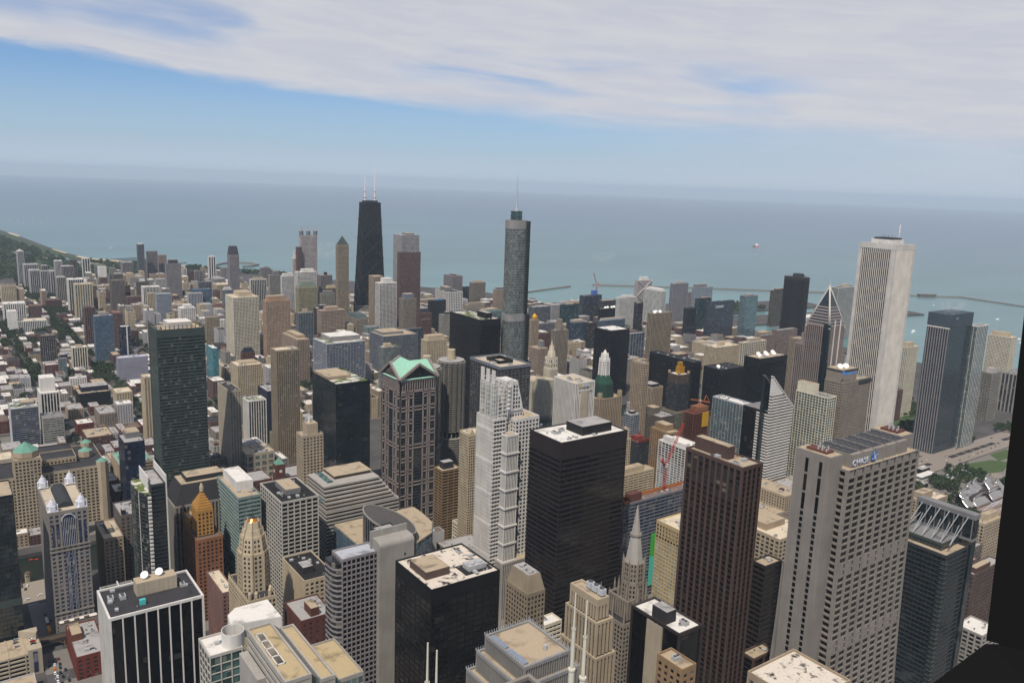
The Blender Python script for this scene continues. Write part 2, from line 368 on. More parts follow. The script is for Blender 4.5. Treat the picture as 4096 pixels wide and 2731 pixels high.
def text(t, s, size, loc, rot, mat, name='sign_lettering', ext=.25, sx=1.0, rotm=None):
    cu = bpy.data.curves.new(name, 'FONT'); cu.body = s; cu.size = size; cu.extrude = ext; cu.align_x = 'LEFT'
    tmp = bpy.data.objects.new('tmp', cu); COL.objects.link(tmp)
    dg = bpy.context.evaluated_depsgraph_get(); me = bpy.data.meshes.new_from_object(tmp.evaluated_get(dg)); bpy.data.objects.remove(tmp)
    o = bpy.data.objects.new(name, me); COL.objects.link(o); me.materials.clear(); me.materials.append(mat)
    o.parent = t; o.location = loc; o.rotation_euler = rot; o.scale = (sx, 1, 1); return o
FOOT = []     # footprints x0,y0,x1,y1
PHRASE = []   # (x, y, short phrase) for naming the small fabric
def short(label):
    for w in (' with ', ' beside ', ' behind ', ' in front ', ' crowned ', ' wedged ', ' near ', ' at ', ' right of ', ' left of ', ' below ', ' under ', ' above ', ' between ', ' squeezed ', ' half hidden ', ' partly hidden ', ' rising ', ' partly ', ' just ', ' joined ', ' against ', ' among ', ' topped ', ' whose ', ' standing ', ' tucked ', ' bearing ', ' over ', ' attached ', ' by ', ' peeping ', ' immediately ', ' alone ', ', '):
        i = label.find(w)
        if i > 8: label = label[:i]
    return label
ROWS = [
('fin_tower','black glass tower with tall white fins and two dishes on its dark roof',88.0,573.5,137.0,57.6,42.9,'v:white:black:7.4:4:.11:.0','dark',[(0.36, 0.52, 0.8, 0.75, 9, 'beige')],{'dish': 2}),
('brick_building','reddish brown brick block with pale grey roof beside the elevated railway',87.0,743.0,21.0,23.0,58.0,'p:red:dk:5:4:.6:.55','lightgrey',[(0.05, 0.5, 0.4, 0.85, 6, 'brick')],{}),
('stone_block','narrow tan block with blank right half and a patch of grass on its roof',127.9,846.3,74.0,16.8,46.8,'p:tan:dk:4.5:3.6:.6:.55','beige',[(0.3, 0.3, 0.6, 0.7, 5, 'grey')],{}),
('stone_block','grey brown masonry block wedged behind the white bladed glass tower',146.4,865.8,86.0,17.1,37.7,'p:brownstone:dk:4.5:3.8:.6:.55','lightgrey',[(0.1, 0, 0.3, 0.2, 6, 'dark')],{}),
('serrated_tower','pale green glass tower with sawtooth corner and beige flat roof',231.8,777.8,117.0,21.5,66.7,'h:greengrey:green:4:3.9:.05:.35','tan',[(0.25, 0.3, 0.98, 0.95, 9, 'white')],{}),
('grid_tower','white gridded concrete tower with black stained roof',259.3,740.4,120.0,35.9,57.3,'g:offwhite:black:5.7:3.9:.18:.3','black',[(0.3, 0.3, 0.7, 0.8, 5, 'grey')],{}),
('pink_slab','pinkish brick slab with cream roof left of the cream gothic tower',195.9,710.9,62.0,11.0,46.2,'p:pinkbrick:dk:4:3.6:.6:.55','cream',[],{}),
('blank_wall_building','tan office block whose left wall is blank and carries the shadow of the gothic tower',246.7,654.8,84.0,26.7,51.3,'p:cream:dk:4.5:3.8:.45:.5','black',[(0.15, 0.25, 0.5, 0.5, 6, 'dark')],{'blankW': 1}),
('brick_hotel','dark red brick block with white roof in front of the tan blank wall',228.5,616.4,72.0,27.4,34.8,'p:redbrick:dk:5:4:.7:.6','lightgrey',[(0.35, 0.1, 0.6, 0.5, 7, 'redbrick')],{}),
('black_tower','black steel tower with white roof spotted by black stains and a sunken fan bay',247.2,449.9,168.0,50.9,46.7,'c:black:black:6.5:4:.1:.25','stained',[(0.08, 0.3, 0.42, 0.75, 5, 'brown')],{}),
('glass_office','dark glass office with white roof and an oval white plant screen',122.7,478.2,150.0,18.5,22.0,'g:offwhite:green:5.5:5:.1:.12','white',[],{}),
('black_stone_tower','black glass tower with a broad beige stone strip and white roof',363.4,353.7,150.0,21.1,41.4,'v:brownm:black:16:4:.05:.0','white',[(0.12, 0.32, 0.52, 0.62, 8, 'dark')],{}),
('tiered_brick_tower','tan brick tower in tiers with a white roofed top room',318.7,311.4,165.0,11.0,18.3,'p:tanbrick:dk:4.4:3.8:.6:.55','tan',[],{}),
('brown_pier_tower','tall dark tower with closely set brown piers and a rust stained tan roof',439.8,377.1,234.0,21.1,50.0,'v:brownp:black:5.2:3.95:.3:.38','rust',[(0.3, 0.36, 0.62, 0.95, 9, 'brownp')],{}),
('county_court_tower','wide dark rusted steel tower with white roof and black roof plant',439.7,564.0,198.0,76.4,44.5,'h:corten:black:14:4.6:.05:.4','white',[(0.4, 0.2, 0.85, 0.7, 8, 'black')],{}),
('dark_office','dark brown office block with tan roof between the brown pier tower and bank tower',484.4,383.8,150.0,19.3,12.0,'h:brownm:black:7:4:.08:.42','tan',[],{}),
('deco_slab','slim tan deco block half hidden by the tapering bank tower',507.2,388.7,120.0,11.7,12.0,'p:tan:dk:4:3.8:.5:.5','lightgrey',[],{}),
('low_block','low dark block with wavy tan parapet and roof fans',467.2,373.3,88.0,24.0,12.0,'v:brownp:black:9:4:.15:.1','tan',[],{}),
('department_store','cream classical department store with white roof and recessed light court',707.0,526.3,62.0,53.2,47.3,'p:limestone:dk:6:4.4:.4:.45','cream',[(0.15, 0.5, 0.75, 0.95, 7, 'tan')],{}),
('yellow_tower','yellow gridded tower with dark louvred crown left of the brown pier tower',530.7,492.7,120.0,31.7,41.8,'p:yellow:palegrey:3.4:3.6:.35:.4','cream',[],{}),
('construction_tower','half glazed concrete tower under construction with orange netting and debris on top',550.5,596.4,108.0,115.5,12.0,'h:slabgrey:blue4:7:3.6:.05:.18','debris',[],{}),
('parking_structure','cream banded parking structure behind the rusted steel tower',711.7,773.3,50.0,64.0,16.0,'h:cream:dk:9:3.4:.1:.55','tan',[(0.0, 0.2, 0.75, 0.9, 7, 'cream')],{}),
('white_grid_tower','white gridded apartment tower with two white roof houses',725.4,677.9,112.0,31.1,44.0,'g:white:grey:5.5:3.1:.12:.22','white',[(0.0, 0.55, 0.2, 0.85, 8, 'white'), (0.0, 0.05, 0.3, 0.35, 6, 'white')],{}),
('tan_brick_tower','tan brick hotel with many small windows and a stepped roof terrace',795.7,769.5,96.0,20.2,34.5,'p:tanbrick:dk:3.6:3.5:.5:.5','tan',[(0.2, 0.3, 0.9, 0.9, 8, 'tanbrick')],{}),
('brown_block','grey brown block behind the tan brick hotel',882.6,868.0,80.0,28.9,38.2,'h:brownstone:dk:4:3.5:.2:.5','lightgrey',[(0.1, 0.5, 0.6, 0.9, 10, 'brownstone')],{}),
('netted_block','dark grey block topped by orange red netting below the red crane',787.7,817.9,70.0,21.5,18.8,'p:dkgrey:dk:4:3.6:.6:.5','redgrey',[],{}),
('bi_tone_office','small office with black right face and pale glass left face',832.2,879.4,88.0,17.1,14.7,'c:palegrey:blue:4:3.5:.1:.3','white',[(0.3, 0.3, 0.8, 0.8, 4, 'dark')],{}),
('tile_block','white gridded low block with pink panels and a cream drum on its roof',914.1,955.9,74.0,24.8,17.6,'g:whitegrey:pink:6:4.5:.25:.25','white',[],{}),
('green_roof_hotel','tan hotel with pale green cornice lines on its roof',955.9,960.0,96.0,24.4,33.2,'p:tan:dk:3.4:3.7:.5:.45','dark',[(0.1, 0.2, 0.9, 0.8, 4, 'dark')],{}),
('slim_tan_tower','slim tan tower behind the green edged hotel',867.3,895.3,158.0,11.0,24.3,'p:tan:dk:3.2:3.7:.55:.5','tan',[],{}),
('mirror_condo','teal glass condominium with grey vertical strips and a planted roof',935.4,764.1,118.0,19.5,54.8,'c:greyw:tealdk:5.2:3.3:.1:.2','white',[],{}),
('hotel_arc_tower','cream gridded condominium with bowed left face and open crown frame',966.9,654.0,150.0,20.1,49.0,'g:cream2:tealdk:4.4:3.6:.16:.2','grey',[(0.05, 0.45, 0.55, 1, 14, 'cream2')],{}),
('tan_office','grey tan stone slab with tiny windows and a taller windowless block bearing a blue sign',997.9,653.2,168.0,65.9,28.2,'p:stoneb:dk:2.6:3.6:.4:.62','tan',[],{}),
('green_banded_tower','tall dark green banded tower with open steel crown around a tan roof',228.2,1059.4,228.0,55.1,43.5,'h:steel:green2:4.5:3.9:.04:.4','tan',[(0.3, 0.3, 0.8, 0.9, 7, 'offwhite')],{}),
('cobalt_glass_tower','dark blue glass office beside the green banded tower with white roof plant',187.8,1063.5,96.0,22.4,37.6,'c:navy:blue3:4:3.8:.05:.1','lightgrey',[(0.25, 0.5, 0.95, 0.98, 7, 'grey')],{}),
('angled_dark_glass','dark teal glass tower with tan and sedum roof',397.1,933.3,172.0,44.6,71.1,'c:tealblk:tealblk:4:4:.04:.1','sedum',[(0.0, 0.35, 0.7, 0.95, 4, 'tan')],{}),
('rounded_condo','beige rounded condominium with sloping parapet and balconies',333.1,1135.4,125.0,15.4,55.1,'p:beige:glassg:3.4:3.1:.45:.42','dark',[],{}),
('cream_condo','cream condominium with bay columns behind the rounded condominium',450.3,1478.0,78.0,43.7,40.4,'g:cream:dk:3.4:3.1:.3:.35','cream',[(0.2, 0.3, 0.9, 0.8, 4, 'cream')],{}),
('white_pier_hotel','white hotel with slender vertical piers',398.4,1262.2,72.0,28.3,26.3,'v:white:dk:4:3.2:.25:.1','sedum',[],{}),
('navy_block','windowless navy box rising behind the white hotel with slender piers',428.0,1262.0,84.0,20.0,43.0,'b:navy:dk:4:4:0:0','lightgrey',[],{}),
('pool_deck_block','beige low block with two dark courts and a blue strip pool on its roof',349.0,1118.0,38.0,38.0,40.0,'p:beige:glassg:9:8:.4:.4','beige',[],{}),
('mural_block','long low pale green loft block with cluttered roof',428.0,1200.0,22.0,22.0,55.0,'p:greenbrick:dk:3.5:3.5:.5:.5','dark',[],{}),
('glass_podium_office','dark glass office with roof garden below the tan pinstriped tower',442.0,1130.0,50.0,20.0,26.0,'c:grey:tealdk:5:4:.1:.15','sedum',[],{}),
('clock_tower','red brick clock tower under a green pyramid roof',363.3,1047.2,42.0,12.7,12.0,'b:redbrick:dk:4:4:0:0','green',[],{'pyramid': (8, 'copper')}),
('pinstripe_tower','tan apartment tower with brown vertical stripes and white trim crosses',405.7,1156.1,170.0,34.0,24.0,'p:tan2:dk:3:3.2:.38:.34','cream',[],{}),
('deco_lantern_tower','limestone tower with white roof lantern beside the river',349.2,917.1,120.0,25.2,19.6,'p:limestone:dk:4:3.8:.5:.5','tan',[(0.3, 0.2, 0.8, 0.9, 13, 'limestone')],{}),
('dark_slab','black slab partly hidden by the gabled tower',324.8,668.3,100.0,20.4,23.8,'v:dkgrey:black:2:4:.2:.0','lightgrey',[],{}),
('colonnade_tower','dark granite tower with column crown and beige roof around a black plant frame',567.6,838.5,194.0,45.5,66.2,'g:dkstone:dkglass:5.4:4:.35:.3','beige',[],{}),
('brown_hotel','ochre brown hotel tower with chevron window bands',465.3,799.7,94.0,24.1,17.8,'h:ochre:black:9:3.4:.2:.42','beige',[(0.2, 0.3, 0.75, 0.8, 8, 'dark')],{}),
('pointed_condo','cream apartment tower with small pointed gables',467.3,750.0,150.0,26.1,18.6,'p:cream:dk:2.6:3:.35:.4','cream',[],{}),
('kemper_tower','white marble striped office with a blank strip under a sign and flat beige roof',692.3,843.9,159.0,33.9,44.6,'v:white:black:2.6:4:.42:.0','beige',[],{}),
('blue_banded_office','dark blue glass office with thin white bands and silver roof drum',604.3,1447.4,110.0,77.9,63.8,'h:lightband:blue3:6:4:.05:.2','sedum',[(0.2, 0.3, 0.98, 0.98, 9, 'silver')],{}),
('grey_banded_office','grey banded office with tan roof',745.6,1497.5,104.0,78.2,61.9,'h:greyb:blue4:5:4:.06:.42','tan',[(0.1, 0.3, 0.7, 0.95, 5, 'grey')],{}),
('glass_condo','narrow green grey glass condominium in front of the grey banded office',655.6,1320.0,122.0,31.3,18.5,'c:grey:glassg:4:3.2:.15:.25','sedum',[(0.2, 0.3, 0.6, 0.8, 6, 'cream')],{}),
('cream_court_tower','cream tower with square open crown behind the twin corncob towers',781.6,1387.0,112.0,44.8,22.6,'g:cream:dk:3.6:3.4:.35:.4','cream',[(0.1, 0.1, 0.9, 0.9, 9, 'cream')],{}),
('black_slab_tower','big black steel and glass slab with white and grass roof behind the colonnaded tower',683.8,1058.0,210.0,36.8,88.4,'c:black:black:4:4:.15:.3','sedum',[(0.45, 0.1, 0.7, 0.4, 9, 'black')],{}),
('white_grid_condo','slender white gridded condominium with taller roof house',947.5,1917.4,152.0,48.7,26.9,'g:white:dk:4:3.3:.2:.24','white',[(0.3, 0.2, 0.8, 0.9, 12, 'white')],{}),
('tan_balcony_tower','tan tower with rounded crown just left of the slender white gridded condominium',950.6,1956.8,165.0,27.2,29.5,'p:tan:dk:3:3.2:.4:.4','tan',[],{}),
('gothic_crown_condo','grey tan condominium with crown of grey chimneys',986.6,1862.9,118.0,36.4,22.6,'p:stoneb:dk:3:3.3:.4:.4','grey',[(0.15, 0.1, 0.85, 0.9, 12, 'greyblue')],{}),
('brown_granite_tower','pink brown granite slab tower in front of the white gridded one',1046.7,1995.0,221.0,61.8,16.8,'p:brownpink:dk:3.4:3.4:.45:.45','brown',[],{}),
('white_marble_slab','tall white gridded slab just right of the tapering black tower',1083.0,2058.0,262.0,56.3,47.9,'g:whitegrey:dk:3.6:3.5:.28:.26','lightgrey',[(0.4, 0.2, 0.8, 0.8, 5, 'grey')],{}),
('green_crown_tower','slender tan tower with dark green hipped roof',925.3,2123.2,232.0,32.4,13.9,'p:tan2:dk:3:3.4:.5:.45','tan',[],{'pyramid': (24, 'greengrey2')}),
('four_lantern_tower','pale tower with four domed corner lanterns',893.2,2302.5,245.0,48.6,14.5,'g:whitepink:dk:3.4:3.5:.4:.3','grey',[],{}),
('brown_narrow_tower','narrow brown tower tucked behind the four lantern tower',877.7,2292.0,213.0,12.5,12.9,'g:brownpink:dk:3.4:3.4:.5:.4','brown',[],{}),
('slab_condo','thin white balcony slab left of the narrow brown tower',871.3,2309.2,180.0,11.0,13.2,'h:white:dk:4:3:.1:.4','white',[(0.5, 0.3, 0.9, 0.8, 20, 'white')],{}),
('mansard_condo','condominium tower with dark tapering crown',769.2,2564.4,168.0,29.4,23.1,'p:stonepink:dk:3:3.2:.45:.4','dark',[],{'pyramid': (26, 'darkmauve', 0.75)}),
('beige_slab','pale slab with fine bands near the curved breakwater',908.9,2691.2,112.0,31.0,14.4,'h:stonepink:dk:4:3.1:.15:.45','lightgrey',[(0.4, 0.3, 0.8, 0.8, 4, 'grey')],{}),
('gray_glass_slab','white framed slab with dark vertical window strips right of the mauve crowned tower',779.0,2402.6,112.0,47.7,12.0,'v:white:dk:5:3.1:.2:.0','beige',[(0.2, 0.2, 0.8, 0.8, 6, 'cream')],{}),
('fluted_condo','fluted grey beige condominium beside the dark strip slab',819.3,2356.6,128.0,32.8,14.1,'v:beigegrey:glassg:3:3.1:.4:.2','grey',[(0.3, 0.3, 0.9, 0.9, 12, 'grey')],{}),
('white_frame_hotel','white framed blue glass hotel',824.9,2274.0,134.0,35.3,12.0,'g:white:blue4:3.6:3.4:.25:.3','white',[(0.1, 0.1, 0.95, 0.9, 8, 'white')],{}),
('white_wing_tower','white winged tower with dark balcony bands in front of the four lantern tower',851.8,2227.7,150.0,56.2,22.1,'h:white:dk:8:3.3:.05:.5','white',[(0.3, 0.3, 0.9, 0.9, 8, 'white')],{}),
('tan_hipped_tower','yellow grey condominium with green grey hipped roof',824.1,2149.8,118.0,54.5,21.4,'p:yellowg:dk:3.2:3.3:.4:.35','greygreen',[],{'pyramid': (14, 'greygreen', 0.6)}),
('grey_slab','long pale banded slab with a black tank left of the green hipped tower',932.3,2257.5,135.0,35.5,29.3,'h:stonepink:dk:4:3.1:.1:.45','lightgrey',[(0.5, 0.4, 0.7, 0.7, 8, 'black')],{}),
('beige_bow_condo','brown banded condominium with cream roof house',924.7,2195.0,105.0,38.8,18.5,'h:brownstone:dk:5:3.2:.15:.4','cream',[(0.1, 0.2, 0.7, 0.9, 8, 'cream')],{}),
('arched_crown_condo','grey stone condominium with arched lead crown',886.0,2144.0,100.0,40.0,12.0,'p:stoneb:glassg:5:3.4:.35:.35','grey',[(0.2, 0.2, 0.9, 0.9, 6, 'greyblue')],{}),
('cream_balcony_condo','tan condominium with half round stacked balconies',802.8,1945.9,86.0,64.0,27.4,'h:tanpink:dk:4:3.3:.3:.45','tan',[(0.25, 0.2, 0.75, 0.9, 8, 'tanpink')],{}),
('grey_residence','grey glass and concrete residence with beige top',713.8,1867.2,98.0,37.7,14.6,'v:greyb:tealdk:4:3.2:.3:.15','beige',[(0.35, 0.3, 0.65, 0.8, 8, 'beige')],{}),
('dark_white_cap_slab','dark slab with white parapet line behind the tan half round balcony condominium',813.3,2001.5,84.0,54.6,19.3,'h:brownm:dk:4:3.3:.1:.5','white',[(0.2, 0.3, 0.6, 0.9, 7, 'dark')],{}),
('salmon_tower','salmon apartment tower with rounded arched crown',595.3,1743.4,150.0,53.0,21.8,'p:salmon:glassg:3.2:3.2:.4:.35','tan',[(0.1, 0.1, 0.8, 0.8, 10, 'salmon')],{}),
('cream_twin_tower','broad cream apartment tower with dark window columns',551.8,1826.0,148.0,56.3,56.7,'g:cream2:dkglass:3.2:3.1:.3:.3','cream',[(0.3, 0.2, 0.8, 0.9, 10, 'cream')],{}),
('tan_apartment_tower','tan pink tower behind the pinstriped apartment tower',597.9,1575.1,96.0,25.1,87.3,'p:tanpink:dk:3.4:3.2:.45:.4','tan',[(0.3, 0.2, 0.9, 0.9, 6, 'tan')],{}),
('navy_roof_loft','red brick loft with cream top floors and navy mansard',529.4,1699.7,52.0,25.8,12.0,'p:redbrick:dk:3.5:3.5:.45:.45','navy',[],{'pyramid': (9, 'navy', 0.6)}),
('cream_low_condo','wide cream condominium block in front of the brick loft with navy mansard',473.1,1566.6,58.0,50.4,29.0,'g:cream:dk:3.4:3.1:.35:.35','cream',[(0.2, 0.2, 0.7, 0.8, 4, 'cream')],{}),
('stone_hotel','grey stone hotel with dark green mansard roof',892.3,1933.4,62.0,30.8,63.7,'p:stoneb:dk:3.2:3.5:.5:.5','greygreen',[],{'pyramid': (9, 'greygreen2', 0.8)}),
('green_mansard_store','low grey green glass block with gabled roof near the grey banded office',892.7,1873.3,50.0,31.9,25.2,'g:greengrey:tealdk:5:4:.3:.3','grey',[],{}),
('white_lowrise','white banded low block at the foot of the tapering black tower',1005.9,2176.1,52.0,36.4,12.0,'h:stonepink:dk:8:4:.1:.5','lightgrey',[],{}),
('dark_office_tower','dark office tower with a bright blue roof tent',1051.3,1841.9,112.0,47.1,12.0,'v:dkgrey:black:3:3.8:.2:.1','dark',[(0.4, 0.3, 0.8, 0.7, 4, 'bluetent')],{}),
('white_window_block','white gridded hospital block with a dark top storey',1242.4,2065.3,96.0,47.9,76.9,'g:white:dkglass:6:5:.3:.3','dark',[(0.3, 0.5, 0.7, 0.95, 10, 'grey')],{}),
('round_bay_office','dark glass block with curved roof edge behind the grey banded office',862.3,1637.7,86.0,54.5,12.0,'h:greyblk:blue4:5:4:.05:.35','grey',[],{}),
('white_office_block','beige gridded office partly hidden by the big black slab',1068.3,1811.5,80.0,44.1,14.7,'g:beigegrey:dk:3.4:3.6:.4:.4','grey',[(0.3, 0.3, 0.9, 0.9, 6, 'dark')],{}),
('brown_deco_hotel','dark red brown deco hotel with faded white lettering on its wall',963.7,1740.1,100.0,33.5,16.5,'p:brownred:dk:3:3.4:.55:.5','dark',[],{}),
('teal_condo','narrow bright teal glass condominium right of the green banded tower',441.5,1598.2,88.0,11.0,40.2,'c:teal:teal:3:3.1:.1:.2','white',[],{}),
('grey_tower_block','grey banded slab with brown top near the lake',1429.6,2352.4,104.0,41.4,54.4,'h:stonepink:dk:4:3.1:.1:.45','brown',[(0.4, 0.3, 0.6, 0.7, 5, 'brown')],{}),
('balcony_block','beige balcony block with stepped roof left of the glass spire tower',1488.4,2316.5,84.0,51.2,21.5,'h:stoneb:dk:4:3.1:.2:.4','beige',[(0.2, 0.2, 0.8, 0.8, 7, 'beige')],{}),
('domed_roof_block','tan block with rounded grey mansard just left of the glass spire tower',1500.7,2200.2,75.0,37.6,15.1,'p:tan:dk:3.4:3.3:.45:.45','greyblue',[(0.2, 0.2, 0.9, 0.9, 7, 'greyblue')],{}),
('dark_small_block','small dark block near the lake shore',1493.0,2378.7,62.0,23.0,12.0,'h:dkgrey:dk:4:3.2:.1:.4','dark',[],{}),
('museum_block','long low beige museum block with sloping roofs',1350.6,2140.4,42.0,70.2,17.0,'b:stoneb:dk:4:4:0:0','beige',[(0.2, 0.3, 0.9, 0.8, 6, 'stoneb')],{}),
('green_atrium_block','low green glass roofed block in front of the museum block',1350.0,2034.2,38.0,63.2,12.0,'c:greengrey:tealdk:4:4:.1:.2','grey',[(0.2, 0.2, 0.8, 0.8, 6, 'greengrey')],{}),
('striped_block','grey block with thin white vertical fins beside the glass spire tower',1408.9,1875.1,70.0,60.5,26.2,'v:greyb:dk:4:4:.25:.1','lightgrey',[],{}),
('striped_block','white banded hospital block behind the block of thin vertical fins',1510.0,1920.0,64.0,36.2,21.3,'h:whitegrey:dk:4:3.3:.1:.5','lightgrey',[],{}),
('striped_block','dark low block with white mullions in front of the block of thin vertical fins',1316.2,1723.7,52.0,50.6,12.0,'v:greyb:dk:4:4:.25:.1','dark',[],{}),
('green_glass_block','dark green glass block with stepped roof and cream roof house',1478.9,1833.2,78.0,61.9,12.0,'c:tealdk:tealdk:4:3.6:.1:.25','dark',[(0.3, 0.3, 0.7, 0.8, 5, 'cream')],{}),
('crane_topped_block','dark glass hospital tower under construction below a red crane',1633.7,1924.6,84.0,75.3,17.4,'h:dkgrey:blue4:5:4:.08:.3','debris',[],{}),
('dark_wing_block','dark block with beige roof between the crane topped tower and the white banded condominium',1670.7,1876.1,74.0,54.6,21.7,'b:dkgrey:dk:4:4:0:0','beige',[],{}),
('dish_roof_block','low black block with four white dishes on its roof',1609.7,1816.2,62.0,98.2,12.1,'c:black:black:4:4:.1:.2','lightgrey',[],{'dish': 4}),
('white_cap_office','blue grey office with white stepped roof',1467.7,1660.8,60.0,92.0,12.0,'h:blue5:dk:4:4:.1:.4','lightgrey',[(0.1, 0.2, 0.9, 0.9, 6, 'whitegrey')],{}),
('banded_condo','white banded condominium with blue green glass',1633.5,1768.2,100.0,69.6,12.0,'h:white:glassg:5:3.3:.05:.45','white',[(0.2, 0.2, 0.8, 0.8, 6, 'white')],{}),
('cross_braced_tower','white tower with diagonal cross bracing and a stepped roof house',1777.5,1841.4,135.0,61.2,14.8,'g:whitepink:dk:3.6:3.3:.4:.4','white',[(0.25, 0.25, 0.75, 0.8, 10, 'white')],{'xbrace': 1}),
('brown_thin_tower','thin dark brown tower between two white banded condominiums',1618.2,1677.5,98.0,23.8,12.0,'c:brownm:dk:3:3.2:.1:.3','white',[],{}),
('banded_condo','taller white banded condominium with curved glass and white roof screen',1760.4,1725.2,118.0,20.7,70.8,'h:white:glassg:5:3.3:.05:.4','white',[(0.1, 0.1, 0.95, 0.9, 6, 'white')],{}),
('blue_strip_tower','slender grey tower with blue vertical glass strips',1813.1,1730.7,137.0,66.3,12.0,'v:stonepink:blue5:4.2:3.3:.35:.1','whitegrey',[(0.2, 0.2, 0.8, 0.9, 6, 'whitegrey')],{}),
('grey_rear_block','grey gridded block just right of the slender blue strip tower',1956.7,1799.4,96.0,25.3,12.0,'g:stonepink:dk:3.4:3.2:.4:.4','lightgrey',[],{}),
('dark_office_slab','dark slab with cluttered roof in front of the frame topped tower',1742.3,1606.1,86.0,38.4,12.0,'c:greyblk:black:4:4:.1:.2','dark',[],{}),
('black_office_tower','black gridded office tower with white roof near the river',1092.4,1213.8,137.0,51.1,46.4,'g:black:black:4.6:3.9:.3:.35','white',[],{}),
('silver_flat_block','dark blue glass tower beside the gothic newspaper tower',1299.5,1573.0,80.0,46.4,24.7,'c:bluebl:bluebl:4:3.8:.04:.06','dark',[(0.2, 0.2, 0.9, 0.9, 6, 'concrete')],{}),
('brown_hospital_block','dark brown block behind the dark blue glass tower',1343.8,1570.2,76.0,33.4,12.0,'c:brownm:dk:4:4:.1:.2','dark',[],{}),
('silver_ribbed_hall','blue grey glass block with ribbed silver vault roof',1363.3,1434.7,72.0,47.3,12.0,'v:greyb:blue4:9:4:.2:.1','silver',[],{}),
('gold_dome_hotel','tan hotel tower with gilded onion dome',1057.1,1421.5,128.0,19.4,12.0,'p:tan:dk:3.6:3.6:.55:.5','tan',[],{}),
('red_brick_block','red brick block behind the gold domed hotel',1201.5,1579.2,60.0,38.4,12.0,'p:brownred:dk:3.6:3.4:.5:.5','brown',[],{}),
('tan_office_block','tan office block full of small windows in front of the gold domed hotel',1015.8,1342.2,84.0,25.3,30.7,'p:tanpink:dk:3.2:3.5:.45:.45','tan',[(0.6, 0.3, 0.9, 0.7, 14, 'grey')],{}),
('gothic_tower','gothic stone newspaper tower with buttressed crown',1080.0,1369.2,112.0,36.1,13.7,'v:stoneb:dk:3.4:3.6:.42:.15','tan',[],{}),
('setback_tan_tower','tan stone tower with vertical strips, a mast and white dishes',1277.9,1286.7,148.0,63.7,13.5,'v:tanstone:dk:3.8:3.6:.38:.12','grey',[],{'dish': 3}),
('tan_deco_annex','tan deco block below the stone tower with mast',1027.9,1071.3,112.0,26.8,13.0,'p:tan:dk:3.4:3.6:.5:.5','tan',[],{}),
('black_block','wide black office block with dark patchy roof behind the golden topped tower',1151.5,1050.8,100.0,23.1,111.8,'c:black:black:4:4:.1:.25','darkpatch',[],{}),
('black_block','low black office block with one white dish on its dark roof',1178.5,1007.9,92.0,65.6,39.9,'c:black:black:4:4:.1:.25','darkpatch',[],{'dish': 1}),
('black_tower_dishes','black office tower with a cluster of six white dishes on its tan roof',1133.5,891.3,140.0,74.5,31.8,'c:black:black:4:4:.1:.25','tan',[],{'dish': 6}),
('cream_hotel','cream hotel with curved ends and a ribbed drum on the roof',1256.9,1087.2,112.0,71.5,30.2,'g:cream:dk:3.3:3.3:.4:.4','cream',[(0.35, 0.4, 0.55, 0.7, 7, 'cream')],{}),
('cream_frame_office','cream framed office block with tall top storey',1437.7,1166.6,92.0,80.4,12.0,'g:cream2:dkglass:6:3.7:.2:.3','beige',[(0.3, 0.2, 0.8, 0.8, 7, 'beige')],{}),
('frame_condo','grey white framed tower with a projecting roof slab',1907.5,1728.6,122.0,80.5,12.0,'g:greyw:blue5:5:3.3:.15:.3','white',[(0.05, 0.3, 0.7, 1, 9, 'grey')],{}),
('dark_teal_tower','slim dark teal tower at the left edge of the dark hotel slab',1816.6,1632.9,104.0,56.8,12.1,'c:tealblk:tealdk:3:3.3:.1:.2','dark',[(0.3, 0.2, 0.9, 0.9, 4, 'brownred')],{}),
('dark_hotel_slab','wide dark hotel slab bearing small white letters on its top',1760.4,1544.9,110.0,107.8,12.0,'h:greyblk:blue4:4:3.4:.05:.3','greyblk',[],{}),
('mirror_slab_tower','pale mirror glass slab with a dark narrow left side',1907.3,1535.4,120.0,51.0,23.7,'c:tealgrey:mirror:3:3.2:.04:.1','grey',[(0.3, 0.2, 0.7, 0.8, 5, 'stonepink')],{}),
('brown_square_tower','dark brown tower with little pale windows left of the black clover tower',2153.2,1627.3,112.0,77.5,12.7,'p:brownm:tan2:3:3.2:.35:.4','brown',[(0.2, 0.2, 0.8, 0.9, 7, 'brown')],{}),
('drum_topped_block','red brown block with two stacked green drums on its roof',1710.3,1326.3,58.0,55.3,12.0,'g:pinkbrick:glassg:6:3.6:.3:.35','greengrey',[],{}),
('green_roof_offices','red brown office with pale green rounded glass front',1790.2,1335.6,64.0,82.9,18.1,'g:pinkbrick:glassg:5:3.6:.3:.3','greengrey',[],{}),
('low_white_roofs','low brown block with pale roof left of the diamond pointed tower',1913.8,1337.0,40.0,47.4,24.8,'g:brownred:dk:5:4:.4:.4','lightgrey',[],{}),
('beige_round_tower','tan apartment tower with rounded bays stepping down to wider wings',1409.7,1009.8,130.0,29.6,22.2,'g:tan2:dk:3.2:3.3:.35:.4','tan',[],{}),
('banded_park_tower','dark wavy glass tower with white bands and a cream roof house behind the pointed tower',2158.5,1411.4,150.0,96.0,24.1,'h:white:tealblk:5:3.3:.03:.22','dark',[(0.4, 0.3, 0.7, 0.8, 7, 'cream')],{}),
('bcbs_tower','grey blue glass office tower with vertical ribs on its left face',1337.0,688.0,231.0,72.0,37.0,'h:steelbl:tealblk:6:4:.04:.3','greyblk',[],{}),
('balcony_glass_tower','teal glass condominium with white trim lines right of the grey blue office tower',1410.9,679.6,210.0,37.4,12.0,'c:white:tealdk:5:3.2:.1:.12','grey',[],{}),
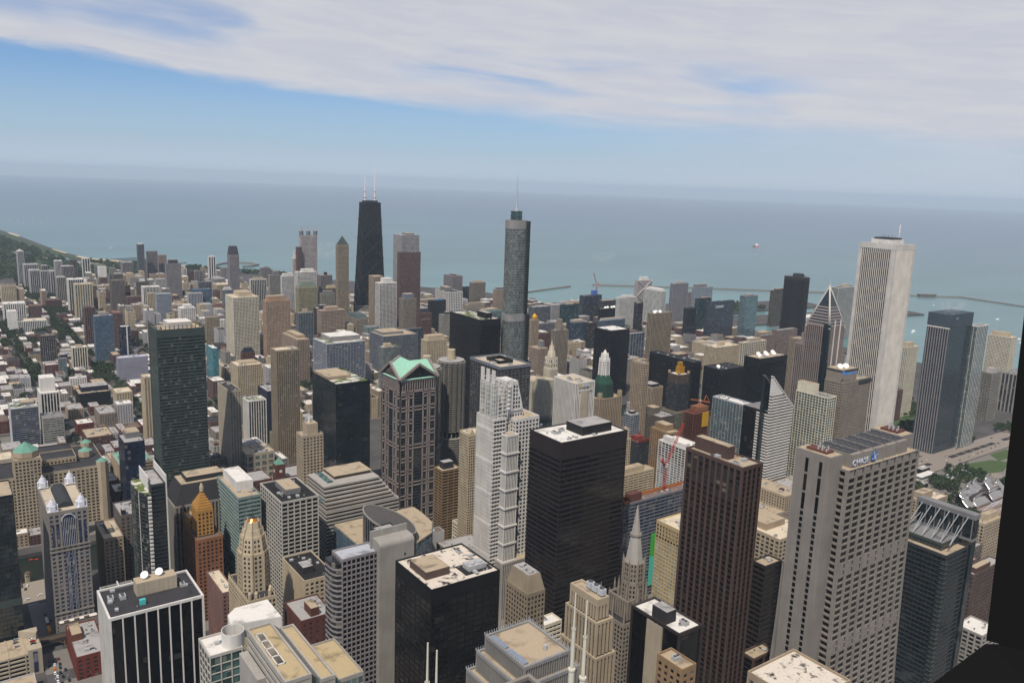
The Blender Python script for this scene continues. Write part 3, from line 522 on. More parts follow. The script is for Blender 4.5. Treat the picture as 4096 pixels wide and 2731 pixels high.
('cream_lattice_tower','beige latticed apartment tower with cream roof house',1900.1,826.5,125.0,26.0,49.0,'g:cream2:dk:3:3:.35:.4','cream',[(0.2, 0.2, 0.8, 0.9, 9, 'cream')],{}),
('wavy_balcony_tower','beige tower with gently waving balcony bands',1627.4,738.1,95.0,34.1,18.5,'h:beigegrey:dk:4:3:.1:.35','tan',[(0.2, 0.2, 0.7, 0.8, 8, 'whitegrey')],{}),
('tall_strip_condo','condominium with broad blank beige strips beside the dark window frame',1746.0,742.3,78.0,75.3,30.1,'v:beigegrey:dk:8:3:.35:.1','grey',[],{}),
('two_strip_condo','cream and glass condominium between the white marble tower and the grey blue office tower',1503.9,839.6,136.0,37.9,14.2,'g:cream2:glassg:3.6:3.2:.3:.3','cream',[(0.1, 0.2, 0.7, 0.9, 9, 'cream')],{}),
('brown_infill_tower','small brown tower at the park edge beside the white marble tower',1473.0,828.1,60.0,11.0,12.0,'g:brownpink:dk:3:3.2:.4:.4','brown',[],{}),
('corner_terra_tower','thin cream terracotta tower with green roof peeping past the bank tower',957.9,535.0,110.0,14.5,12.0,'p:offwhite:dk:3.4:3.6:.45:.5','copper',[],{'pyramid': (10, 'copper', 0.7)}),
('wedge_brown_brick','dark brown brick block with grey roof by the window frame',761.9,360.4,80.0,55.2,12.0,'p:brown:dk:4:3.8:.5:.5','lightgrey',[(0.1, 0.1, 0.6, 0.6, 5, 'brownred')],{}),
('pale_office','pale concrete office with white roof above the window sill',693.8,318.6,62.0,26.7,22.4,'g:concrete:dk:6:3.8:.25:.35','white',[],{}),
('tan_twin_block','tan masonry block with stepped white roofs beside the park trees',920.4,485.7,72.0,46.0,22.1,'p:tan:dk:4:3.6:.6:.55','cream',[(0.1, 0.4, 0.6, 0.9, 8, 'tan')],{}),
('arcade_block','cream arcaded block with roof terrace near the window frame',930.2,426.9,66.0,43.7,12.0,'p:limestone:dk:4:3.8:.45:.45','tan',[(0.3, 0.4, 0.9, 0.95, 7, 'cream')],{}),
('brick_row_block','red brown block with pale roof behind the braced glass tower',886.7,421.6,48.0,33.7,12.0,'p:brownstone:dk:4:3.8:.5:.5','lightgrey',[],{}),
('tower_slab','tall slim white tower with piers at far left',280.0,3323.5,122.0,19.5,42.0,'v:whitegrey:dk:3.4:3.1:.35:.2','white',[(0.3, 0.3, 0.7, 0.8, 5, 'white')],{}),
('apartment_slab','white ribbed slab just right of the slim far left tower',288.0,3226.0,86.0,42.8,42.0,'v:whitegrey:dk:5:3:.3:.2','lightgrey',[],{}),
('apartment_slab','left of two white ribbed slabs above the tree lined avenue',288.6,3060.1,84.0,28.7,48.0,'v:whitegrey:dk:5:3:.3:.2','lightgrey',[],{}),
('apartment_slab','right of two white ribbed slabs above the tree lined avenue',315.6,3036.0,84.0,21.4,21.8,'v:whitegrey:dk:5:3:.3:.2','lightgrey',[],{}),
('apartment_slab','short white ribbed slab left of the tan bald ended slab',341.3,3021.9,84.0,13.4,46.0,'v:whitegrey:dk:5:3:.3:.2','lightgrey',[],{}),
('apartment_slab','grey block standing behind the pair of white ribbed slabs',336.9,3196.8,84.0,18.1,34.3,'v:stonepink:dk:5:3:.3:.2','lightgrey',[],{}),
('apartment_slab','white roofed slab beside the park edge',385.3,3267.3,92.0,23.7,34.7,'g:whitegrey:dk:4:3:.3:.35','white',[],{}),
('apartment_slab','broad pale slab in front of the park meadow',387.9,3125.6,88.0,35.2,29.3,'v:stonepink:dk:4:3:.35:.3','white',[],{}),
('apartment_slab','narrow grey brown slab at the meadow edge',433.5,3293.2,92.0,23.4,12.0,'v:brownstone:dk:4:3:.35:.3','lightgrey',[],{}),
('apartment_slab','white and black striped slab near the beach',484.8,3374.3,88.0,26.1,12.0,'v:white:dk:9:3:.35:.0','lightgrey',[],{}),
('apartment_slab','beige slab with a blank end wall, third along the avenue',339.8,2865.8,82.0,25.8,41.9,'v:beigegrey:dk:5:3:.4:.2','lightgrey',[],{}),
('apartment_slab','white slab of open balcony strips with flat white roof',348.9,2693.8,95.0,41.1,36.6,'v:white:dk:6:3.1:.2:.15','white',[],{}),
('apartment_slab','cream slab with beige blank end and tinted glass right side',345.8,2554.9,98.0,44.1,27.9,'v:cream:glassg:6:3.1:.4:.1','cream',[],{}),
('low_long_slab','cream balcony slab at the left picture edge',196.5,2884.0,60.0,37.9,42.0,'p:cream:dk:4:3:.5:.4','brown',[],{}),
('low_long_slab','tan blank ended block right of the cream balcony slab',236.7,2889.5,48.0,18.2,37.8,'b:tanpink:dk:4:3:.5:.4','beige',[],{}),
('low_long_slab','white slab striped with dark window columns',176.9,2563.3,52.0,50.9,42.0,'v:white:dk:5:3:.45:.1','white',[],{}),
('low_long_slab','blank white end tower in front of the striped white slab',174.0,2402.8,56.0,19.3,28.6,'b:white:dk:5:3:.4:.1','white',[],{}),
('low_long_slab','low long white slab striped with dark window columns',193.4,2398.5,30.0,63.9,39.2,'v:white:dk:4:3:.4:.1','cream',[],{}),
('brick_apartment','brown brick block beside the tree lined avenue',236.4,2569.7,42.0,29.2,32.9,'h:brownpink:dk:4:3:.3:.5','brown',[],{}),
('brick_apartment','pinkish slab end standing among trees',292.6,2815.1,50.0,13.0,45.6,'h:tanpink:dk:4:3:.3:.5','white',[],{}),
('brick_apartment','wide red brown block among trees',293.6,2737.1,32.0,41.3,23.8,'h:brownred:dk:4:3:.3:.5','brown',[],{}),
('brick_tower','red brown ribbed tower left of the blue glass tower',307.1,2141.6,95.0,23.7,17.7,'v:brownpink:dk:4:3.1:.4:.3','dark',[],{}),
('blue_glass_tower','blue grey glass tower with concrete roof house',302.6,1980.2,100.0,36.9,22.1,'h:blue5:blue5:4:3.2:.05:.3','concrete',[(0.3, 0.3, 0.7, 0.9, 8, 'concrete')],{}),
('red_brick_tower','brown brick tower behind the blue grey glass tower',357.4,2084.2,88.0,19.7,42.0,'p:brownpink:dk:3.4:3:.5:.5','red',[],{}),
('cobalt_tower','cobalt blue glass tower with a white vertical spine',354.8,1986.6,72.0,19.4,20.9,'h:blue3:blue3:4:3.1:.0:.15','white',[],{'spine': 1}),
('brown_window_tower','brown brick tower dotted with small pale windows',201.7,1991.4,62.0,28.5,30.6,'p:brownm:white:4:3.1:.65:.55','brown',[],{}),
('cream_stripe_tower','cream tower with vertical window stripes',244.0,1885.2,54.0,28.1,18.2,'v:cream2:dk:4.5:3.1:.35:.1','white',[(0.3, 0.3, 0.7, 0.8, 4, 'cream')],{}),
('loft_block','red framed loft with large windows and white roof',191.4,1850.3,30.0,26.3,16.2,'g:red:glassg:6:4:.35:.35','white',[],{}),
('grey_thin_tower','thin grey tower left of the cream striped tower',213.2,1833.4,44.0,14.2,12.0,'g:greyb:glassg:6:4:.3:.3','grey',[],{}),
('brown_tower','brown brick tower behind the low brown club building',444.1,2592.3,100.0,34.7,31.5,'p:brownstone:dk:3.4:3.1:.6:.5','brown',[],{}),
('brown_tower','dark red brown tower right of the brown brick tower',465.6,2640.8,78.0,37.1,15.6,'p:brownred:dk:3.4:3.1:.5:.5','brown',[],{}),
('brown_tower','brown tower of banded balconies',511.5,2594.6,94.0,33.1,12.0,'h:brownstone:dk:3.4:3:.2:.5','lightgrey',[(0.3, 0.3, 0.7, 0.8, 7, 'white')],{}),
('white_pier_tower','white tower with pale piers and dark strips beside the bowed glass tower',512.2,2517.3,88.0,45.2,26.9,'v:white:dk:4:3.2:.35:.0','white',[],{}),
('bowed_glass_tower','bowed grey glass tower with white bands',513.6,2365.6,88.0,38.3,18.1,'h:greyw:blue5:4:3.2:.05:.35','greyw',[],{}),
('cream_annex','cream tower joined to the left of the bowed glass tower',512.8,2469.9,76.0,20.2,13.0,'g:cream:dk:4:3.2:.35:.35','cream',[],{}),
('tall_checker_tower','tall pale checkered tower with dark roof plant',628.3,2746.4,128.0,45.9,16.2,'g:stonepink:dk:3.2:3.1:.35:.4','lightgrey',[(0.2, 0.2, 0.8, 0.8, 12, 'darkmauve')],{}),
('lake_tower','grey tower with white cap standing against the lake',664.1,3327.9,140.0,23.8,14.4,'v:greyb:dk:4:3.1:.35:.2','white',[(0.2, 0.2, 0.8, 0.8, 5, 'white')],{}),
('lake_tower','pale arcaded slab right of the grey tower with white cap',704.2,3371.1,110.0,39.3,14.1,'v:stonepink:dk:4:3.1:.35:.2','white',[],{}),
('lake_tower','slim white tower alone beside the beach',838.1,3036.0,118.0,25.8,13.1,'v:white:dk:7:3.1:.4:.1','white',[(0.2, 0.2, 0.8, 0.8, 4, 'white')],{}),
('lake_tower','brown grey slab left of the mauve crowned tower',858.1,2956.9,86.0,22.0,14.9,'p:stonepink:dk:4:3.1:.5:.4','lightgrey',[],{}),
('white_slab','windowless white slab near the meadow',508.2,3190.9,76.0,25.2,20.5,'b:white:dk:4:3:0:0','white',[],{}),
('mid_tower','pale slab of fine vertical lines near the beach',597.1,3256.1,82.0,35.4,37.8,'v:stonepink:dk:4:3:.35:.2','lightgrey',[],{}),
('mid_tower','pink grey slab behind the tall checkered tower',767.0,3466.2,86.0,29.6,17.5,'h:tanpink:dk:4:3:.2:.5','lightgrey',[],{}),
('mid_tower','dark slab immediately left of the tall checkered tower',694.9,3130.6,88.0,17.8,12.6,'h:darkmauve:dk:4:3:.2:.5','dark',[],{}),
('mid_tower','small grey block at the foot of the grey tower with white cap',701.0,3413.1,76.0,19.0,12.0,'h:stonepink:dk:4:3:.2:.5','white',[],{}),
('mid_tower','small grey slab left of the windowless white slab',508.5,3266.6,72.0,11.9,12.0,'h:stonepink:dk:4:3:.2:.5','white',[],{}),
('mid_tower','grey beige block right of the windowless white slab',548.3,3220.8,68.0,18.9,12.0,'h:beigegrey:dk:4:3:.2:.5','lightgrey',[],{}),
('mid_tower','grey block with stepped roof in front of the fine lined slab',510.0,2936.7,78.0,28.4,17.6,'h:brownstone:dk:4:3:.2:.5','lightgrey',[],{}),
('mid_tower','brick pink slab below the windowless white slab',474.9,2963.0,66.0,21.9,18.9,'h:brownpink:dk:4:3:.2:.5','white',[],{}),
('mid_tower','cream block with dark strips right of the cream slab with tinted glass',442.5,2862.6,52.0,42.2,18.7,'v:cream:dk:7:3:.5:.2','white',[],{}),
('mid_tower','white grey slab at the left foot of the tall checkered tower',633.9,2917.4,60.0,29.8,14.9,'h:whitegrey:dk:4:3:.2:.5','white',[],{}),
('mid_tower','white striped slab right of the tall checkered tower',767.0,3119.4,70.0,16.5,12.0,'v:white:dk:5:3:.4:.2','white',[],{}),
('mid_tower','dark red slab between the white striped slab and a ribbed one',782.0,3100.4,62.0,22.0,12.0,'h:brownred:dk:4:3:.2:.5','brown',[],{}),
('mid_tower','pale ribbed slab in front of the beach',804.1,3093.7,62.0,28.5,12.0,'v:stonepink:dk:5:3:.4:.2','white',[],{}),
('mid_tower','grey slab with dark right side in front of the pale ribbed slab',716.9,2714.6,70.0,40.0,12.0,'v:greyb:dk:5:3:.3:.2','lightgrey',[],{}),
('mid_tower','cream hotel slab in front of the mauve crowned tower',753.6,2648.4,68.0,49.3,51.2,'h:cream:dk:5:3:.3:.4','cream',[],{}),
('mid_tower','blue glass slab right of the tall checkered tower',614.1,2388.2,92.0,50.2,19.5,'h:blue5:blue5:4:3.2:.05:.3','blue5',[],{}),
('mid_tower','white ribbed front slab attached before the blue glass slab',598.0,2376.0,84.0,38.2,12.0,'v:whitegrey:blue5:4:3.2:.3:.2','white',[],{}),
('mid_tower','grey glass tower with white crown left of the cream twin tower',697.8,2393.4,86.0,26.8,12.0,'g:greyb:glassg:4:3.2:.3:.3','white',[],{'pyramid': (8, 'whitegrey', 0.6)}),
('pink_tower','salmon brick tower with pink top room',638.6,2271.7,64.0,23.8,12.0,'p:pinkbrick:dk:4:3.1:.6:.5','red',[(0.2, 0.2, 0.8, 0.8, 5, 'pinkbrick')],{}),
('tan_deco_block','tan deco block beside the green banded tower',558.9,2063.9,68.0,31.5,13.6,'p:tanstone:dk:3.4:3.2:.55:.5','tan',[],{}),
('white_block','white gridded block left of the broad cream apartment tower',596.4,2108.4,52.0,20.9,12.0,'g:white:dk:4:3.2:.4:.4','white',[],{}),
('white_box_house','white balcony block above the green banded tower',546.2,2249.9,64.0,37.2,32.0,'h:white:dk:5:3.2:.3:.45','white',[(0.3, 0.2, 0.8, 0.9, 8, 'white')],{}),
('red_roof_institute','long low institute block with red tiled roof',425.3,2344.1,24.0,64.8,13.5,'p:brownpink:dk:4:4:.5:.5','tile',[],{}),
('brick_courtyard','brick courtyard block with cream parapet below the long red tiled roof',413.4,2185.9,26.0,40.1,12.2,'p:brownred:dk:4:3.4:.5:.5','grey',[],{}),
('computer_center','lilac grey windowless block with stepped front and pinhole windows',308.7,1771.5,48.0,54.6,21.0,'p:lilac:dk:5:5:.75:.7','lilacw',[],{}),
('club_block','low red brown block left of the brown brick tower',416.4,2732.7,34.0,44.7,12.0,'p:brownred:dk:4:3.4:.5:.5','brown',[],{}),
('stone_row','wide pink brown block in front of the dark red brown tower',478.0,2560.0,56.0,45.0,25.0,'p:brownpink:dk:3.5:3.2:.5:.5','brown',[],{}),
('white_row','white gridded block below the wide pink brown block',445.1,2456.8,46.0,41.7,12.0,'g:whitegrey:dk:4:3.2:.4:.4','white',[],{}),
('balcony_slab_navy','navy apartment slab with scalloped white balconies and grass roof',99.1,1415.1,62.0,35.9,42.0,'h:greyw:blue3:4:3:.0:.1','sedum',[(0.4, 0.4, 0.9, 0.9, 4, 'grey')],{}),
('white_stripe_condo','white striped condominium tower with stepped shoulders',143.9,1473.9,66.0,26.8,42.0,'v:white:dk:4.5:3:.3:.0','white',[(0.1, 0.3, 0.85, 0.9, 22, 'white')],{}),
('garage_office','grey banded office with roof trees below the white striped condominium',137.9,1400.8,46.0,27.9,30.3,'h:concrete:glassg:8:3.6:.05:.4','grey',[],{}),
('theatre_black_box','black glass box building with broad tan roof overhang',214.4,1605.7,26.0,50.6,42.0,'b:black:dk:4:4:0:0','tan',[(0.12, 0.3, 0.98, 0.98, 9, 'navyroof')],{}),
('loft_cream','cream loft with white roof and water tank beside the black glass box',268.0,1570.0,30.0,26.0,34.0,'p:cream:dk:4:3.6:.5:.5','cream',[],{}),
('poster_block','white loft with a huge dark poster on its left wall',250.6,1467.0,36.0,23.7,24.7,'p:whitegrey:dk:4:3.6:.6:.5','white',[],{}),
('stone_loft','grey stone loft with arched windows and pale roof',224.1,1466.5,24.0,25.1,50.3,'p:stoneb:dk:3.6:3.6:.45:.45','lightgrey',[],{}),
('white_loft','small white loft with punched windows by the parking lot',219.1,1742.6,24.0,28.7,12.0,'p:white:dk:4:3.6:.6:.55','white',[],{}),
('terrace_block','brick block with broad tan roof deck and pale roof edge',187.8,1350.7,22.0,35.5,49.5,'p:brownred:dk:4:4:.5:.5','tan',[],{}),
('brick_block','red brick block with white roof beside the street',187.3,1437.3,20.0,23.9,29.4,'p:red:dk:4:4:.5:.5','white',[],{}),
('brick_block','tan block with a yellow sign on its wall',188.4,1538.2,18.0,23.4,37.9,'p:tan:dk:4:4:.6:.5','lightgrey',[],{}),
('rounded_base_block','curved banded base building with green copper roofs',198.7,1169.4,34.0,41.6,57.4,'h:tan:dk:5:3.8:.1:.45','copper',[],{}),
('pale_balcony_tower','pale yellow balcony tower half hidden by the green banded tower',269.5,1348.2,105.0,13.3,23.1,'g:cream:dk:4:3.1:.3:.35','cream',[],{}),
('pool_block','cream low block with a green tiled roof court behind the round atrium hall',478.4,773.3,34.0,16.0,24.0,'h:cream2:dk:4:3.8:.15:.5','greygreen',[],{}),
('grass_roof_block','low block with patchy grass roof below the white bladed crown tower',441.2,748.8,28.0,24.0,15.0,'g:stonew:dk:4:3.8:.25:.35','sedum',[],{}),
('brown_roof_block','pale low block with plain brown roof right of the round atrium hall',429.9,765.9,40.0,19.3,12.0,'b:whitegrey:dk:4:4:0:0','brown',[],{}),
('white_roof_block','low block with bright white roof at the foot of the limestone deco tower',399.9,526.1,60.0,17.9,13.2,'h:cream2:dk:4:3.8:.15:.5','white',[],{}),
]
# ================= buildings from the table
def make(row):
    name, label, x, y, h, w, d, style, roof, pent, ex = row
    t = thing(name, label, 'building', (x, y, 0)); FOOT.append((x, y, x+w, y+d)); PHRASE.append((x+w/2, y+d/2, short(label)))
    far = math.hypot(x, y) > 1500
    top = {'county_court_tower': 14, 'black_tower': 9, 'black_block': 7, 'black_tower_dishes': 9, 'black_slab_tower': 9, 'brown_pier_tower': 1.5, 'green_banded_tower': 8, 'black_office_tower': 3}.get(name)
    plain = ('W',) if ex.get('blankW') else ()
    if 'pyramid' in ex:
        ph, pk, *pf = ex['pyramid']; pf = pf[0] if pf else 0
        zt = block(t, 0, 0, w, d, 0, h, style, 'grey', top=top, plain=plain)
        hip(t, .8, .8, w-.8, d-.8, h, h+ph, pf if pf else 1, wallmat(pk))
        if not pf:
            mb = MB(); mb.cyl(w/2, d/2, h+ph*.8, h+ph*1.35, .5, .15, 6); mb.build('finial', flat('steel_light', (170, 172, 176)), t)
        return t
    zt = block(t, 0, 0, w, d, 0, h, style, roof, top=top, plain=plain)
    keep = []
    for a, c, e, f, ph, pk in pent:
        x0, y0, x1, y1 = a*w, c*d, e*w, f*d
        if x1-x0 < 3: x1 = x0+3
        if y1-y0 < 3: y1 = y0+3
        x1 = min(x1, w-.7); y1 = min(y1, d-.7); x0 = max(x0, .7); y0 = max(y0, .7); keep.append((x0, y0, x1, y1))
        mb = MB(); mb.box(x0, y0, zt-.1, x1, y1, zt+ph, 0)
        for q in range(int((x1-x0)/3)): mb.box(x0+1.5+q*3, y0-.12, zt+.3, x0+1.8+q*3, y0, zt+ph-.4)
        pm = mb.build('penthouse', wallmat(pk if pk in WALL else 'grey'), t)
        rb = MB(); rb.box(x0+.3, y0+.3, zt+ph-.05, x1-.3, y1-.3, zt+ph+.12); rb.build('penthouse_roof', roofmat('lightgrey' if pk in ('dark', 'black', 'navyroof') else ('white' if pk in ('white', 'offwhite', 'silver') else 'tan')), pm)
    nd = ex.get('dish', 0)
    if nd:
        zz = zt
        for i in range(nd):
            if name == 'fin_tower': px, py, zz, rr = w*(.47+.16*i), d*.65, zt+9, 2.6
            else: px, py, rr = w*(.22+.13*i), d*(.55 + (.2 if i % 2 else -.1)), 3.6
            dish(t, px, py, zz, rr)
    if ex.get('spine'):
        mb = MB(); mb.box(w*.55, -1.4, 0, w*.68, -.2, h+1.5); mb.build('spine', wallmat('white'), t)
    if ex.get('xbrace'):
        n = 3; hh = h/n
        for k in range(n):
            for a, c in ((0, w), (w, 0)):
                mb = MB(); mb.bar((a, -.9, h-(k+1)*hh), (c, -.9, h-k*hh), 1.5); mb.build('cross_brace', wallmat('white'), t)
    rooftop(t, w, d, zt, hash(label) % 1000 if False else int(x*7+y*3) % 9973, .6 if far else 1.3, keep)
    return t
T = {}
for r_ in ROWS:
    t_ = make(r_); T.setdefault(r_[0], []).append(t_)
def fp(x0, y0, x1, y1, ph=None):
    FOOT.append((x0, y0, x1, y1))
    if ph: PHRASE.append(((x0+x1)/2, (y0+y1)/2, ph))
# ================= landmark buildings, each modelled on its own
STEEL = lambda: flat('steel_light', (170, 172, 176), .5)
def ring_slabs(mb, outline, z0, z1, step, th, mi=0):
    z = z0
    while z < z1: mb.prism(outline, z, z+th, mi); z += step
def oval(cx, cy, rx, ry, n=36, pw=2.0, rot=0):
    o = []
    for i in range(n):
        a = 2*math.pi*i/n; c, s_ = math.cos(a), math.sin(a)
        x = math.copysign(abs(c)**(2/pw), c)*rx; y = math.copysign(abs(s_)**(2/pw), s_)*ry
        o.append((cx+x*math.cos(rot)-y*math.sin(rot), cy+x*math.sin(rot)+y*math.cos(rot)))
    return o
# --- tapering black tower with cross bracing
def tapering_tower():
    t = thing('tapering_tower', 'tall tapering black tower with cross braces and two white masts', 'tower', (1065, 2215, 0)); fp(1024, 2188, 1106, 2242, 'the tapering black tower')
    A = (40.5, 25.0); B = (24.5, 15.5); H = 344.0
    w = lambda z: A[0]+(B[0]-A[0])*z/H
    d = lambda z: A[1]+(B[1]-A[1])*z/H
    rect = lambda z, e=0: [(-w(z)-e, -d(z)-e), (w(z)+e, -d(z)-e), (w(z)+e, d(z)+e), (-w(z)-e, d(z)+e)]
    mb = MB(); mb.frustum(rect(0), 0, rect(H-1), H-1); mb.build('glazing', glassmat('black'), t)
    fr = MB(); z = 4
    while z < H-12: fr.prism(rect(z, .35), z, z+1.3); z += 3.75
    n1, n2 = 12, 8
    for i in range(n1+1):
        u = -1+2*i/n1
        for s_ in (-1, 1): fr.bar((u*w(0), s_*(d(0)+.5), 0), (u*w(H), s_*(d(H)+.5), H), 1.3)
    for i in range(n2+1):
        u = -1+2*i/n2
        for s_ in (-1, 1): fr.bar((s_*(w(0)+.5), u*d(0), 0), (s_*(w(H)+.5), u*d(H), H), 1.3)
    fr.build('steel_frame', wallmat('black'), t)
    zs = [0, 66, 128, 187, 242, 294, 336]
    for k in range(len(zs)-1):
        mb = MB(); a, c = zs[k], zs[k+1]
        for s_ in (-1, 1):
            mb.bar((-w(a), s_*(d(a)+.9), a), (w(c), s_*(d(c)+.9), c), 2.2); mb.bar((w(a), s_*(d(a)+.9), a), (-w(c), s_*(d(c)+.9), c), 2.2)
            mb.bar((s_*(w(a)+.9), -d(a), a), (s_*(w(c)+.9), d(c), c), 2.2); mb.bar((s_*(w(a)+.9), d(a), a), (s_*(w(c)+.9), -d(c), c), 2.2)
        mb.build('cross_brace', wallmat('dark'), t)
    mb = MB(); mb.prism(rect(H-10, .8), H-10, H); mb.build('crown', wallmat('black'), t)
    mb = MB(); mb.box(-19, -11, H, 19, 11, H+5); mb.build('penthouse', wallmat('dkgrey'), t)
    for sx, top in ((-15.5, 424.5), (15, 456)):
        mb = MB(); mb.cyl(sx, 0, H+5, H+12, 3.6, n=10); mb.cyl(sx, 0, H+12, H+30, 2.5, n=8); mb.cyl(sx, 0, H+30, H+52, 1.9, n=8); mb.cyl(sx, 0, H+52, top, 1.25, .7, n=6)
        mb.build('antenna', flat('mast_white', (215, 205, 200), .6), t)
        mb = MB(); mb.cyl(sx, 0, H+12, H+13.5, 4.4, n=10); mb.cyl(sx, 0, H+29, H+30.5, 3, n=8); mb.build('antenna_platform', flat('mast_red', (150, 90, 80)), t)
tapering_tower()
# --- glass tower with rounded end and spire
def spire_tower():
    t = thing('spire_tower', 'tall rounded silver glass tower with one thin spire and a round cap', 'tower', (729, 1048, 0)); fp(726, 1044, 778, 1084, 'the tall rounded silver glass tower')
    def lvl(nm, W, D, z0, z1, x0=0, mech=()):
        # south face straight and grey steel at its east part, west part rounded glass
        ol = oval(x0+W*.46, D/2, W*.46, D/2, 40, 3.0)
        core = MB(); core.prism(ol, z0, z1-1); core.build('glazing', glassmat('glassg'), t)
        mb = MB(); ol2 = oval(x0+W*.46, D/2, W*.46+.45, D/2+.45, 40, 3.0); z = z0
        while z < z1-2: mb.prism(ol2, z, z+.75); z += 3.9
        for i in range(0, 40):
            x, y = oval(x0+W*.46, D/2, W*.46+.3, D/2+.3, 40, 3.0)[i]; mb.box(x-.16, y-.16, z0, x+.16, y+.16, z1-1)
        mb.build('mullion_grid', wallmat('silver', .3, .5), t)
        s_ = MB(); s_.box(x0+W*.80, -.6, z0, x0+W, D*.8, z1); z = z0+1
        s_.build('east_bay', wallmat('steel', 0, .5), t)
        e = MB(); z = z0+1.5
        while z < z1-3: e.box(x0+W*.80+.3, -.9, z, x0+W-.3, -.6, z+1.9); z += 3.9
        e.build('east_bay_windows', glassmat('black'), t)
        for a, c in mech:
            q = MB(); q.prism(oval(x0+W*.46, D/2, W*.46+.7, D/2+.7, 40, 3.0), a, c); q.build('louvre_band', wallmat('silver'), t)
    lvl('a', 44, 31, 0, 140, 0, ((52, 60),)); lvl('b', 38, 27, 140, 216, 0, ((205, 217),)); lvl('c', 33, 24, 216, 357, 0, ((345, 358),))
    mb = MB(); ol = oval(15, 12, 14.6, 11.6, 36, 3); mb.prism(ol, 357, 357.4); mb.build('roof', roofmat('tan'), t)
    mb = MB(); mb.cyl(15, 12, 357, 371, 8.6, n=24); mb.build('roof_drum', glassmat('tealdk'), t)
    mb = MB(); [mb.cyl(15, 12, z, z+1.2, 9.0, n=24) for z in (358, 363, 369.8)]; mb.build('drum_rings', wallmat('steel'), t)
    mb = MB(); mb.cyl(15, 12, 371, 374, 4, n=12); mb.cyl(15, 12, 374, 395, 1.7, 1.2, 8); mb.cyl(15, 12, 395, 423, 1.0, .5, 8); mb.build('spire', STEEL(), t)
spire_tower()
# --- white marble tower
def marble_tower():
    x, y = 1128, 677; W, D, H = 54, 56, 346
    t = thing('marble_tower', 'very tall white stone tower of narrow vertical ribs with a rooftop mast', 'tower', (x, y, 0)); fp(x, y, x+W, y+D, 'the very tall white ribbed tower')
    n = 5.5
    oc = [(n, 1.2), (W-n, 1.2), (W-n, n), (W-1.2, n), (W-1.2, D-n), (W-n, D-n), (W-n, D-1.2), (n, D-1.2), (n, D-n), (1.2, D-n), (1.2, n), (n, n)]
    mb = MB(); mb.prism(oc, 0, H-8); mb.build('glazing', glassmat('dk'), t)
    rb = MB(); k = 15
    for i in range(k):
        u = n+(W-2*n)*(i+.5)/k; v = n+(D-2*n)*(i+.5)/k
        for yy, s_ in ((1.2, -1), (D-1.2, 1)):
            rb.v += [(u-.6, yy, 0), (u+.6, yy, 0), (u, yy+s_*1.5, 0), (u-.6, yy, H-6), (u+.6, yy, H-6), (u, yy+s_*1.5, H-6)]; b0 = len(rb.v)-6
            for q in ((0,2,5,3), (2,1,4,5)): rb.f.append(tuple(b0+i_ for i_ in q)); rb.mi.append(0)
        for xx, s_ in ((1.2, -1), (W-1.2, 1)):
            rb.v += [(xx, v-.6, 0), (xx, v+.6, 0), (xx+s_*1.5, v, 0), (xx, v-.6, H-6), (xx, v+.6, H-6), (xx+s_*1.5, v, H-6)]; b0 = len(rb.v)-6
            for q in ((0,2,5,3), (2,1,4,5)): rb.f.append(tuple(b0+i_ for i_ in q)); rb.mi.append(0)
    rb.build('stone_ribs', wallmat('marble'), t)
    cn = MB()
    for ax_, ay in ((0, 0), (W-n, 0), (0, D-n), (W-n, D-n)): cn.box(ax_+.6, ay+.6, 0, ax_+n-.6+1, ay+n-.6+1, H-1)
    cn.box(.3, .3, H-7, W-.3, D-.3, H); cn.build('corner_piers', wallmat('marble'), t)
    mb = MB(); mb.box(2, 2, H, W-2, D-2, H+.2); mb.build('roof', roofmat('lightgrey'), t)
    mb = MB(); mb.box(10, 12, H, 40, 44, H+6); mb.build('penthouse', wallmat('white'), t)
    mb = MB(); mb.box(13, 14, H+6, 38, 42, H+8.5); [mb.bar((14+3*i, 15+(i*7) % 25, H+8), (14+3*i, 15+(i*7) % 25, H+12), .25) for i in range(8)]; mb.build('roof_plant', wallmat('dkgrey'), t)
    mb = MB(); mb.cyl(40, 20, H, H+15, .6, n=6); mb.cyl(40, 20, H+15, H+27, 1.1, n=6); mb.build('mast', flat('mast_white', (215, 205, 200)), t)
    mb = MB(); mb.bar((3, 30, H+3), (12, 30, H+3), .8); mb.bar((3, 30, H), (3, 30, H+4), .8); mb.build('cleaning_rig', flat('mast_white', (215, 205, 200)), t)
marble_tower()
